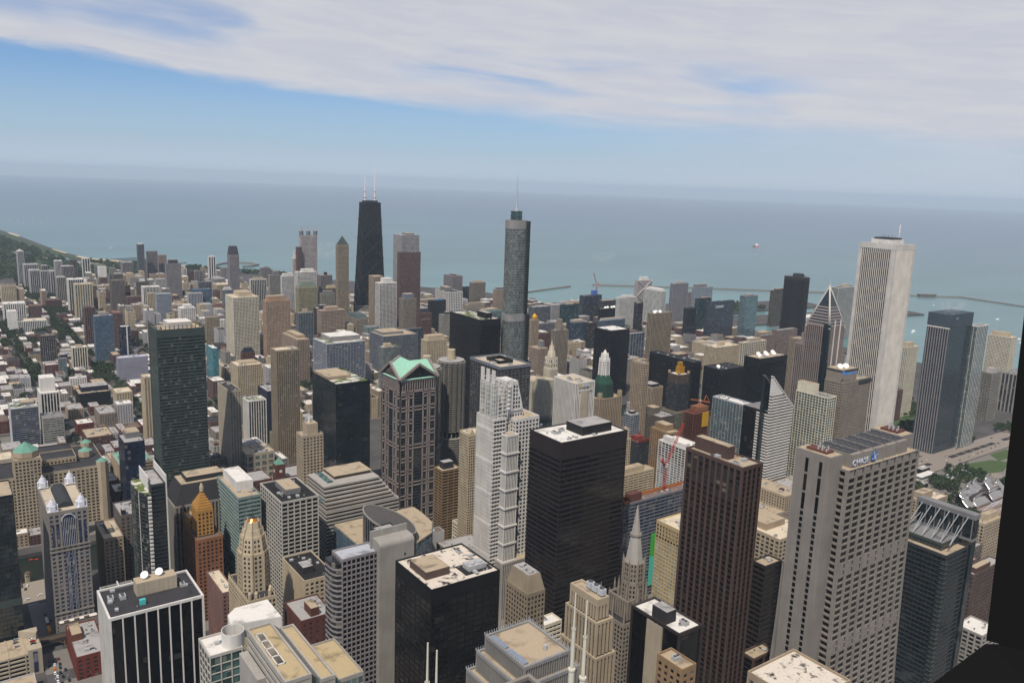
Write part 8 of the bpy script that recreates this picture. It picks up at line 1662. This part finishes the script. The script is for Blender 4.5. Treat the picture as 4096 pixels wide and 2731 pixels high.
car(73.4,763.8,0.05,1.571,(225, 225, 222),'second white car queueing south of the elevated railway','cars on the street by the river')
car(77.2,762.5,0.05,1.571,(26, 28, 32),'sixth black car queueing south of the elevated railway','cars on the street by the river')
car(81.2,765.0,0.05,1.571,(26, 28, 32),'seventh black car queueing south of the elevated railway','cars on the street by the river')
car(74.4,757.6,0.05,1.571,(225, 225, 222),'third white car queueing south of the elevated railway','cars on the street by the river')
car(78.1,755.2,0.05,1.571,(26, 28, 32),'eighth black car queueing south of the elevated railway','cars on the street by the river')
car(81.6,754.0,0.05,1.571,(110, 112, 112),'second grey car queueing south of the elevated railway','cars on the street by the river')
car(81.6,747.0,0.05,1.571,(26, 28, 32),'ninth black car queueing south of the elevated railway','cars on the street by the river')
car(73.8,749.9,0.05,1.571,(225, 225, 222),'fourth white car queueing south of the elevated railway','cars on the street by the river')
car(76.5,745.7,0.05,1.571,(26, 28, 32),'tenth black car queueing south of the elevated railway','cars on the street by the river')
car(78.3,871.6,0.05,1.571,(26, 28, 32),'first black car north of the two buses','cars on the street by the river')
car(81.8,857.4,0.05,1.571,(26, 28, 32),'second black car north of the two buses','cars on the street by the river')
car(70.9,942.2,0.05,1.2,(225, 225, 222),'first white car on the open plaza by the river','cars on the street by the river')
car(68.5,935.0,0.05,1.4,(26, 28, 32),'black car on the open plaza by the river','cars on the street by the river')
car(79.2,914.9,0.05,0.3,(225, 225, 222),'second white car on the open plaza by the river','cars on the street by the river')
car(68.0,911.4,0.05,0.4,(225, 225, 222),'third white car on the open plaza by the river','cars on the street by the river')
car(48.3,811.7,19.7,0.35,(26, 28, 32),'black car in the left row on the garage roof','cars on the garage roof')
car(49.4,799.9,19.7,0.35,(150, 155, 160),'first silver car in the left row on the garage roof','cars on the garage roof')
car(49.3,795.0,19.7,0.35,(110, 112, 112),'grey car in the left row on the garage roof','cars on the garage roof')
car(49.6,787.9,19.7,0.35,(150, 155, 160),'second silver car in the left row on the garage roof','cars on the garage roof')
car(62.3,805.2,19.7,0,(34, 84, 60),'green car in the right row on the garage roof','cars on the garage roof')
car(62.4,802.0,19.7,0,(110, 112, 112),'grey car in the right row on the garage roof','cars on the garage roof')
car(61.4,796.3,19.7,0,(26, 28, 32),'first black car in the right row on the garage roof','cars on the garage roof')
car(61.2,793.3,19.7,0,(225, 225, 222),'first white car in the right row on the garage roof','cars on the garage roof')
car(61.2,790.1,19.7,0,(150, 24, 28),'red car in the right row on the garage roof','cars on the garage roof')
car(61.3,785.6,19.7,0,(26, 28, 32),'second black car in the right row on the garage roof','cars on the garage roof')
car(61.4,782.0,19.7,0,(225, 225, 222),'second white car in the right row on the garage roof','cars on the garage roof')
car(1272.2,672.8,0.05,0,(225, 225, 222),'first white car on the boulevard beside the park','cars on the park boulevard')
car(1280.6,675.9,0.05,0,(26, 28, 32),'first black car on the boulevard beside the park','cars on the park boulevard')
car(1295.8,675.7,0.05,0,(225, 225, 222),'second white car on the boulevard beside the park','cars on the park boulevard')
car(1321.8,657.5,0.05,0,(225, 225, 222),'third white car on the boulevard beside the park','cars on the park boulevard')
car(1344.3,670.6,0.05,0,(150, 155, 160),'silver car on the boulevard beside the park','cars on the park boulevard')
car(1402.9,681.4,0.05,0,(26, 28, 32),'second black car on the boulevard beside the park','cars on the park boulevard')
car(1415.6,682.0,0.05,0,(225, 225, 222),'fourth white car on the boulevard beside the park','cars on the park boulevard')
car(1438.8,684.7,0.05,0,(26, 28, 32),'third black car on the boulevard beside the park','cars on the park boulevard')
car(1459.9,662.2,0.05,0,(110, 112, 112),'grey car on the boulevard beside the park','cars on the park boulevard')
car(1524.4,680.4,0.05,0,(26, 28, 32),'fourth black car on the boulevard beside the park','cars on the park boulevard')
car(1523.6,655.9,0.05,0,(225, 225, 222),'fifth white car on the boulevard beside the park','cars on the park boulevard')
car(1502.9,659.4,0.05,0,(26, 28, 32),'fifth black car on the boulevard beside the park','cars on the park boulevard')
car(1345.2,647.5,0.05,0.5,(26, 28, 32),'first black car parked along the park side of the boulevard','cars on the park boulevard')
car(1360.9,648.2,0.05,0.5,(150, 155, 160),'first silver car parked along the park side of the boulevard','cars on the park boulevard')
car(1377.0,648.8,0.05,0.5,(110, 112, 112),'grey car parked along the park side of the boulevard','cars on the park boulevard')
car(1393.2,649.5,0.05,0.5,(225, 225, 222),'white car parked along the park side of the boulevard','cars on the park boulevard')
car(1409.7,650.2,0.05,0.5,(26, 28, 32),'second black car parked along the park side of the boulevard','cars on the park boulevard')
car(1426.5,650.9,0.05,0.5,(26, 28, 32),'third black car parked along the park side of the boulevard','cars on the park boulevard')
car(1443.5,651.6,0.05,0.5,(150, 155, 160),'second silver car parked along the park side of the boulevard','cars on the park boulevard')
car(1460.7,652.3,0.05,0.5,(26, 28, 32),'fourth black car parked along the park side of the boulevard','cars on the park boulevard')
car(1478.3,653.1,0.05,0.5,(26, 28, 32),'fifth black car parked along the park side of the boulevard','cars on the park boulevard')
car(1496.1,653.8,0.05,0.5,(150, 155, 160),'third silver car parked along the park side of the boulevard','cars on the park boulevard')
car(201.6,1760.0,0.05,1.4,(225, 225, 222),'first white car in the open lot left of the black glass box','cars in the open parking lot')
car(204.8,1756.2,0.05,1.4,(150, 155, 160),'first silver car in the open lot left of the black glass box','cars in the open parking lot')
car(208.0,1752.3,0.05,1.4,(26, 28, 32),'first black car in the open lot left of the black glass box','cars in the open parking lot')
car(211.2,1748.5,0.05,1.4,(110, 112, 112),'first grey car in the open lot left of the black glass box','cars in the open parking lot')
car(214.4,1744.7,0.05,1.4,(225, 225, 222),'second white car in the open lot left of the black glass box','cars in the open parking lot')
car(217.5,1740.9,0.05,1.4,(150, 155, 160),'second silver car in the open lot left of the black glass box','cars in the open parking lot')
car(220.7,1737.0,0.05,1.4,(110, 112, 112),'second grey car in the open lot left of the black glass box','cars in the open parking lot')
car(200.5,1744.8,0.05,1.4,(110, 112, 112),'third grey car in the open lot left of the black glass box','cars in the open parking lot')
car(203.7,1741.0,0.05,1.4,(225, 225, 222),'third white car in the open lot left of the black glass box','cars in the open parking lot')
car(206.9,1737.2,0.05,1.4,(150, 155, 160),'third silver car in the open lot left of the black glass box','cars in the open parking lot')
car(210.0,1733.4,0.05,1.4,(110, 112, 112),'fourth grey car in the open lot left of the black glass box','cars in the open parking lot')
car(213.2,1729.6,0.05,1.4,(150, 24, 28),'first red car in the open lot left of the black glass box','cars in the open parking lot')
car(216.3,1725.8,0.05,1.4,(225, 225, 222),'fourth white car in the open lot left of the black glass box','cars in the open parking lot')
car(219.5,1722.0,0.05,1.4,(26, 28, 32),'second black car in the open lot left of the black glass box','cars in the open parking lot')
car(199.5,1729.7,0.05,1.4,(110, 112, 112),'fifth grey car in the open lot left of the black glass box','cars in the open parking lot')
car(202.6,1726.0,0.05,1.4,(150, 24, 28),'second red car in the open lot left of the black glass box','cars in the open parking lot')
car(205.8,1722.2,0.05,1.4,(225, 225, 222),'fifth white car in the open lot left of the black glass box','cars in the open parking lot')
car(208.9,1718.5,0.05,1.4,(26, 28, 32),'third black car in the open lot left of the black glass box','cars in the open parking lot')
car(212.0,1714.8,0.05,1.4,(225, 225, 222),'sixth white car in the open lot left of the black glass box','cars in the open parking lot')
car(215.1,1711.0,0.05,1.4,(150, 155, 160),'fourth silver car in the open lot left of the black glass box','cars in the open parking lot')
car(218.3,1707.3,0.05,1.4,(26, 28, 32),'fourth black car in the open lot left of the black glass box','cars in the open parking lot')
car(198.4,1715.0,0.05,1.4,(26, 28, 32),'fifth black car in the open lot left of the black glass box','cars in the open parking lot')
car(201.5,1711.3,0.05,1.4,(225, 225, 222),'seventh white car in the open lot left of the black glass box','cars in the open parking lot')
car(204.7,1707.6,0.05,1.4,(150, 155, 160),'fifth silver car in the open lot left of the black glass box','cars in the open parking lot')
car(207.8,1703.9,0.05,1.4,(26, 28, 32),'sixth black car in the open lot left of the black glass box','cars in the open parking lot')
car(210.9,1700.2,0.05,1.4,(110, 112, 112),'sixth grey car in the open lot left of the black glass box','cars in the open parking lot')
car(214.0,1696.5,0.05,1.4,(225, 225, 222),'eighth white car in the open lot left of the black glass box','cars in the open parking lot')
car(217.1,1692.8,0.05,1.4,(150, 155, 160),'sixth silver car in the open lot left of the black glass box','cars in the open parking lot')
car(197.4,1700.5,0.05,1.4,(26, 28, 32),'seventh black car in the open lot left of the black glass box','cars in the open parking lot')
car(200.5,1696.8,0.05,1.4,(110, 112, 112),'seventh grey car in the open lot left of the black glass box','cars in the open parking lot')
car(203.6,1693.1,0.05,1.4,(225, 225, 222),'ninth white car in the open lot left of the black glass box','cars in the open parking lot')
car(206.7,1689.5,0.05,1.4,(150, 155, 160),'seventh silver car in the open lot left of the black glass box','cars in the open parking lot')
car(209.7,1685.8,0.05,1.4,(110, 112, 112),'eighth grey car in the open lot left of the black glass box','cars in the open parking lot')
car(212.8,1682.1,0.05,1.4,(150, 24, 28),'third red car in the open lot left of the black glass box','cars in the open parking lot')
car(215.9,1678.5,0.05,1.4,(225, 225, 222),'tenth white car in the open lot left of the black glass box','cars in the open parking lot')
rc = random.Random(21)
for i in range(46):
    sx = rc.choice((172, 172, 295, 295, 415)); x_ = sx+rc.choice((-5, -1.8, 1.8, 5)); y_ = rc.uniform(1240, 2450); cn, cc3 = rc.choice((('white', (225, 225, 222)), ('black', (26, 28, 32)), ('silver', (150, 155, 160)), ('red', (140, 30, 30)), ('dark grey', (70, 72, 76))))
    r1, r2_ = relation(x_, y_); w_ = ('%s car on the street %s %s' % (cn, r1, r2_ if r2_.startswith('the ') else 'the '+r2_)).split()[:16]
    while w_[-1] in ('of', 'the', 'with', 'and', 'a', 'in', 'on'): w_.pop()
    car(x_, y_, .05, N_, cc3, ' '.join(w_), 'cars on the avenues between the low blocks')
# ---- boats
def boat(x, y, s_, rz, lab, nm, cat, hull=(215, 215, 212), sail=False, cab=True):
    t = thing(nm, lab, cat, (x, y, sag(math.hypot(x, y))), None, rz); mb = MB(); L = 6*s_; B_ = 1.5*s_
    mb.prism([(-L, -B_), (L*.5, -B_), (L, 0), (L*.5, B_), (-L, B_)], 0, 1.6*s_); mb.build('hull', flat('hull_%d_%d' % hull[:2], hull, .5), t)
    if cab: mb = MB(); mb.box(-L*.85, -B_*.6, 1.6*s_, -L*.45 if cat == 'ship' else L*.2, B_*.6, 3.0*s_); mb.build('cabin', flat('cabin_white', (225, 224, 220)), t)
    if sail: mb = MB(); mb.v = [(0, 0, 2*s_), (-L*.8, .1, 2*s_), (0, 0, 14*s_)]; mb.f = [(0, 1, 2)]; mb.mi = [0]; mb.build('sail', flat('sailcloth', (232, 232, 228)), t); mb = MB(); mb.bar((0, 0, 1), (0, 0, 15*s_), .3*s_); mb.build('mast', STEEL(), t)
boat(5262,4124,9,0.9,'lone pale red ship far out on the lake','ship','ship', hull=(168, 120, 118))
boat(3524,1852,7,-0.5,'brown barge lying at the long breakwater','barge','barge', hull=(96, 84, 76), cab=False)
boat(839,4844,1.8,0.5,'small white motorboat off the beach','motorboat','boat')
boat(643,7436,1.5,0.5,'tiny white sailboat near the left edge of the lake','sailboat','sailboat', sail=True, cab=False)
boat(749,7516,1.5,0.5,'second tiny sailboat near the left edge of the lake','sailboat','sailboat', sail=True, cab=False)
boat(651,7134,1.5,0.5,'third tiny sailboat near the left edge of the lake','sailboat','sailboat', sail=True, cab=False)
boat(764,7137,1.5,0.5,'faint dark sailboat near the left edge of the lake','sailboat','sailboat', sail=True, cab=False)
boat(580,7320,1.5,0.5,'leftmost tiny sailboat near the left edge of the lake','sailboat','sailboat', sail=True, cab=False)
boat(2836,7368,1.7,0.5,'white sailboat just above the four lantern tower','sailboat','sailboat', sail=True, cab=False)
boat(2964,6743,1.7,0.5,'white sailboat above the green roofed tan tower','sailboat','sailboat', sail=True, cab=False)
boat(1224,8492,1.7,0.5,'white sailboat far above the slim left tower','sailboat','sailboat', sail=True, cab=False)
boat(3269,1692,1.3,0.5,'sailboat near the breakwater at right','sailboat','sailboat', sail=True, cab=False)
boat(3120,1383,1.4,-0.4,'white motorboat above the cream latticed tower','motorboat','boat')
boat(2740,1149,1.3,-0.4,'white motorboat right of the cream latticed tower','motorboat','boat')
boat(2673,1116,1.1,-0.4,'lower of two white motorboats at the window frame','motorboat','boat')
boat(2538,1375,2.4,0.2,'white cruise boat moored at the pier','cruise_boat','boat')
boat(873,1141,1.3,0.6,'white tour boat on the river in front of the cream corner building','tour_boat','boat')
boat(81,1014,0.35,0.1,'left orange kayak on the green river','kayak','kayak', hull=(200, 70, 40), cab=False)
boat(86,1012,0.35,0.1,'right orange kayak on the green river','kayak','kayak', hull=(200, 70, 40), cab=False)
# breakwaters and pier
bk = flat('breakwater_stone', (120, 112, 104), .95)
def wallline(pts, w, lab, nm='breakwater'):
    mb = MB()
    for a, c in zip(pts[:-1], pts[1:]): mb.bar((*a, -3.4), (*c, -3.4), w)
    tag(mb.build(nm, bk), lab, 'breakwater')
wallline([(1860, 2560), (1931, 2591), (2206, 2673)], 7, 'short breakwater slanting out to the right of the glass spire tower')
wallline([(2333, 2677), (2702, 2441), (2966, 2253), (3459, 1904), (3541, 1845), (3650, 1775), (3611, 1503), (3560, 1250)], 7, 'long thin breakwater across the lake behind the towers')
hk = [(1060, 3800), (1130, 3900), (1200, 3960), (1270, 3900), (1283, 3830), (1230, 3770), (1188, 3760)]; wallline(hk, 10, 'curved hook shaped breakwater off the beach')
for i in range(6): wallline([(700+i*28-60*0, 4215-i*60), (860+i*30, 4300-i*58)], 3, 'one of the thin parallel groynes reaching into the lake from the beach', 'groyne')
for g_ in [o for o in COL.objects if o.name.startswith('groyne')]: g_['group'] = 'parallel groynes along the beach'
t = thing('pier_sheds', 'white roofed exhibition sheds on the pier between the dark lakeside towers', 'sheds', (2350, 1640, 0))
block(t, 0, 0, 560, 44, 0, 14, 'h:white:dk:8:5:.2:.5', 'white'); mb = MB(); [mb.cyl(120+i*60, 22, 14, 22, 22, 6, 16) for i in range(7)]; mb.build('vaulted_roofs', wallmat('white'), t)
mb = MB(); mb.box(1900, 1880, 0, 2300, 1890, 6); tag(mb.build('filter_plant_hall', wallmat('white')), 'long low white hall of the waterside filter plant', 'building')
# ---- trees
def crown_mesh(seed, n, size, r, hh):
    r_ = random.Random(seed); v = []; f = []
    cl = [(r_.gauss(0, r*.42), r_.gauss(0, r*.42), hh+r_.gauss(0, r*.38), r_.uniform(.28, .55)*r) for _ in range(9)]
    for i in range(n):
        c = r_.choice(cl); a = r_.uniform(0, 6.28); z = r_.uniform(-.8, 1); q = math.sqrt(max(0, 1-z*z))
        p = Vector((c[0]+c[3]*q*math.cos(a), c[1]+c[3]*q*math.sin(a), c[2]+c[3]*z*.85)); nrm = Vector((q*math.cos(a)+r_.gauss(0, .5), q*math.sin(a)+r_.gauss(0, .5), z+.3+r_.gauss(0, .4))).normalized()
        u = nrm.orthogonal().normalized(); w = nrm.cross(u); s_ = size*r_.uniform(.6, 1.3); b0 = len(v)
        v += [tuple(p-u*s_-w*s_*.5), tuple(p+u*s_-w*s_*.4), tuple(p+u*s_*.6+w*s_*.6), tuple(p-u*s_*.7+w*s_*.6)]; f.append((b0, b0+1, b0+2, b0+3))
    return v, f
lm, lt_, lp_ = base_mat('foliage', .8, .2); nl = NB(lt_); oi = N(lt_, 'ShaderNodeObjectInfo'); g2 = N(lt_, 'ShaderNodeNewGeometry'); ri = nl.ss(g2.outputs['Random Per Island'], 0, 1, .55, 1.5)
fx = nl.mix(oi.outputs['Random'], lin(44, 58, 34), lin(58, 70, 42)); mm = N(lt_, 'ShaderNodeMix', data_type='RGBA', blend_type='MULTIPLY'); mm.inputs[0].default_value = 1; lt_.links.new(fx, mm.inputs[6]); lt_.links.new(nl.xyz(ri, ri, ri), mm.inputs[7]); lt_.links.new(mm.outputs[2], lp_.inputs['Base Color'])
TM = []
for k in range(4):
    v, f = crown_mesh(k+1, 260, .8, 4.6, 7.5); me = bpy.data.meshes.new('crown'); me.from_pydata(v, [], f); me.materials.append(lm)
    mb = MB(); mb.cyl(0, 0, 0, 5.5, .35, .18, 7); 
    for q in range(4): a = q*1.6; mb.bar((0, 0, 4.5), (1.8*math.cos(a), 1.8*math.sin(a), 7.5), .16)
    o = mb.build('trunk', flat('bark', (70, 58, 46))); tm = o.data; bpy.data.objects.remove(o); TM.append((me, tm))
def tree(x, y, k, s_, lab, grp):
    t = thing('tree', lab, 'tree', (x, y, 0), grp, random.uniform(0, 6)); t.scale = (s_, s_, s_)
    for nm, me in (('crown', TM[k][0]), ('trunk', TM[k][1])):
        o = bpy.data.objects.new(nm, me); COL.objects.link(o); o.parent = t
def lab16(f, a, b_):
    w = (f % (a, b_ if b_.startswith('the ') else 'the '+b_)).split()[:16]
    while w[-1] in ('of', 'the', 'with', 'and', 'a', 'in', 'on'): w.pop()
    return ' '.join(w)
PHRASE += [(1190, 535, 'the steel pavilion'), (1205, 632, 'the long white park hall'), (1245, 610, 'the white marquee'), (1450, 840, 'the oval lawn'), (1370, 615, 'the round park lawn')]
PTREES = [(1261,613), (1270,586), (1289,596), (1287,611), (1298,604), (1234,594), (1298,625), (1269,631), (1292,586), (1258,583), (1236,606), (1298,616), (1283,583), (1247,617), (1258,624), (1263,603), (1252,600), (1289,623), (1245,607), (1273,618), (1279,632), (1256,593), (1274,604), (1280,597), (1267,578), (1245,587), (1276,579), (1286,636), (1269,596), (1282,619), (1298,595), (1290,604), (1242,595), (1269,611), (1179,601), (1198,618), (1187,588), (1210,613), (1205,607), (1204,582), (1193,590), (1185,604), (1192,603), (1183,582), (1201,601), (1186,576), (1205,589), (1192,583), (1196,596), (1214,604), (1189,595), (1213,597), (1193,613), (1217,620), (1217,612), (1181,593), (1206,596), (1198,608), (1206,619), (1212,590), (1158,556), (1149,544), (1168,567), (1127,545), (1115,537), (1133,540), (1151,565), (1140,563), (1149,553), (1122,550), (1134,553), (1140,542), (1150,572), (1127,555), (1158,567), (1133,560), (1109,533), (1164,560), (1121,542), (1125,536), (1142,551), (1155,550), (1084,539), (1117,548), (1095,536), (1105,546), (1096,544), (1087,533), (1109,552), (1102,538), (1112,543), (1090,540), (1122,524), (1154,523), (1094,522), (1139,521), (1129,520), (1116,519), (1111,525), (1150,517), (1105,517), (1122,516), (1145,525), (1133,514), (1134,525), (1150,619), (1134,612), (1140,605), (1158,616), (1125,610), (1144,613), (1132,605), (1152,611), (1143,620), (1567,845), (1522,858), (1550,850), (1575,860), (1527,830), (1608,867), (1583,871), (1553,862), (1542,834), (1495,845), (1513,833), (1597,862), (1582,853), (1538,869), (1616,876), (1566,856), (1572,874), (1562,870), (1534,858), (1600,875), (1552,839), (1469,804), (1434,782), (1427,775), (1452,791), (1468,794), (1406,772), (1438,795), (1457,806), (1390,754), (1422,783), (1416,772), (1448,803), (1399,759), (1481,801), (1446,784), (1681,937), (1627,904), (1613,882), (1636,900), (1649,912), (1614,901), (1602,891), (1625,890), (1638,914), (1679,923), (1662,918), (1644,894), (1670,930), (1582,881), (1659,906), (1653,923), (1601,880), (1606,687), (1584,687), (1603,697), (1616,703), (1597,703), (1583,700), (1594,691), (1608,707), (1624,696), (1574,695), (1615,691), (1593,682), (1462,686), (1469,692), (1453,692), (1460,694), (1455,685), (1284,552), (1288,559), (1268,546), (1276,552), (1253,544), (1249,536), (1261,541), (1242,540), (1296,558)]
n = 0
for (x, y) in PTREES:
    if hits((x-2, y-2, x+2, y+2), 0): continue
    r1, r2_ = relation(x, y); tree(x, y, n % 4, random.uniform(.8, 1.25), lab16('leafy park tree %s %s', r1, r2_), 'park trees'); n += 1
m_n = 0; far_v = []; far_f = []
TREES.sort(key=lambda p: p[0]**2+p[1]**2)
fv = [crown_mesh(40+k, 70, 1.7, 5.4, 7.0) for k in range(5)]
def add_far(x, y, s_, k):
    v, f = fv[k]; b0 = len(far_v); far_v.extend([(x+a*s_, y+c*s_, e*s_) for a, c, e in v]); far_f.extend([tuple(i+b0 for i in q) for q in f])
for (x, y) in TREES:
    if hits((x-2, y-2, x+2, y+2), 0): continue
    if m_n < 190: r1, r2_ = relation(x, y); tree(x, y, m_n % 4, random.uniform(.85, 1.4), lab16('green street tree %s %s', r1, r2_), 'street trees'); m_n += 1
    else: add_far(x, y, random.uniform(.9, 1.4), m_n % 5)
rr_ = random.Random(3)
SH = [(900, 3500), (850, 3860), (775, 3975), (705, 4110), (625, 4260), (572, 4540), (520, 5080), (470, 5750), (380, 6950)]
for i in range(3300):
    x = rr_.uniform(-100, 860); y = rr_.uniform(3560, 6900); lim = [b_[0]+(a_[0]-b_[0])*(y-b_[1])/(a_[1]-b_[1]) for b_, a_ in zip(SH[:-1], SH[1:]) if b_[1] <= y <= a_[1]][0]-80
    if x > lim or x < y*.075-60: continue
    if y < 4500 and 380 < x < 620 and abs(x-(600-(y-3950)*.2)) < 28: continue
    if 340 < x < 640 and 3640 < y < 3980: 
        if rr_.random() < .8: continue
    if hits((x-4, y-4, x+4, y+4), 2): continue
    add_far(x, y, rr_.uniform(1.3, 2.3), i % 5)
for i in range(160): x = rr_.uniform(1000, 1240); add_far(x, 3640-(x-1000)*1.2+rr_.uniform(-40, 40), rr_.uniform(1, 1.6), i % 5)
for i in range(60): add_far(rr_.uniform(2240, 2480), rr_.uniform(1870, 2000), rr_.uniform(1, 1.7), i % 5)
for i in range(90): add_far(rr_.uniform(1990, 2055), rr_.uniform(780, 1010), rr_.uniform(1, 1.6), i % 5)
me = bpy.data.meshes.new('woodland'); me.from_pydata(far_v, [], far_f); me.materials.append(lm); o = bpy.data.objects.new('woodland', me); COL.objects.link(o); tag(o, 'mass of green tree crowns in the lakeside park', 'woodland', kind='stuff')
print('TREES', n, m_n, len(far_f))
# ---- the dark window frame of the viewing deck
F3 = fw; 
def camp(px, py, dist):
    v = (fw*3280+r2*(px-2048)-u2*(py-1365.5)).normalized(); return CAMLOC+v*dist
t = thing('window_frame', 'black window frame post and sill at the right edge of the viewing deck', 'window frame', (CAMLOC.x, CAMLOC.y, CAMLOC.z-1.5))
mb = MB(); mb.v = [(0.81, 0.336, 1.7), (0.756, 0.293, 1.109), (0.811, 0.095, 1.122), (0.862, 0.181, 1.681), (0.697, 0.289, 1.672), (0.65, 0.252, 1.164), (0.697, 0.082, 1.175), (0.742, 0.156, 1.656)]; mb.f = [tuple(range(4)), tuple(range(4, 8))[::-1]]+[(i, 4+i, 4+(i+1) % 4, (i+1) % 4) for i in range(4)]; mb.mi = [0]*len(mb.f); mb.build('post', flat('frame_black', (3, 3, 3), .95), t)
mb = MB(); mb.v = [(0.754, 0.292, 1.106), (0.69, 0.338, 1.031), (0.622, 0.283, 0.915), (0.758, 0.068, 1.02), (0.832, 0.108, 1.176), (0.649, 0.252, 1.161), (0.594, 0.29, 1.097), (0.535, 0.244, 0.997), (0.652, 0.059, 1.087), (0.716, 0.093, 1.221)]; mb.f = [tuple(range(5)), tuple(range(5, 10))[::-1]]+[(i, 5+i, 5+(i+1) % 5, (i+1) % 5) for i in range(5)]; mb.mi = [0]*len(mb.f); mb.build('sill', flat('frame_black', (3, 3, 3), .95), t)
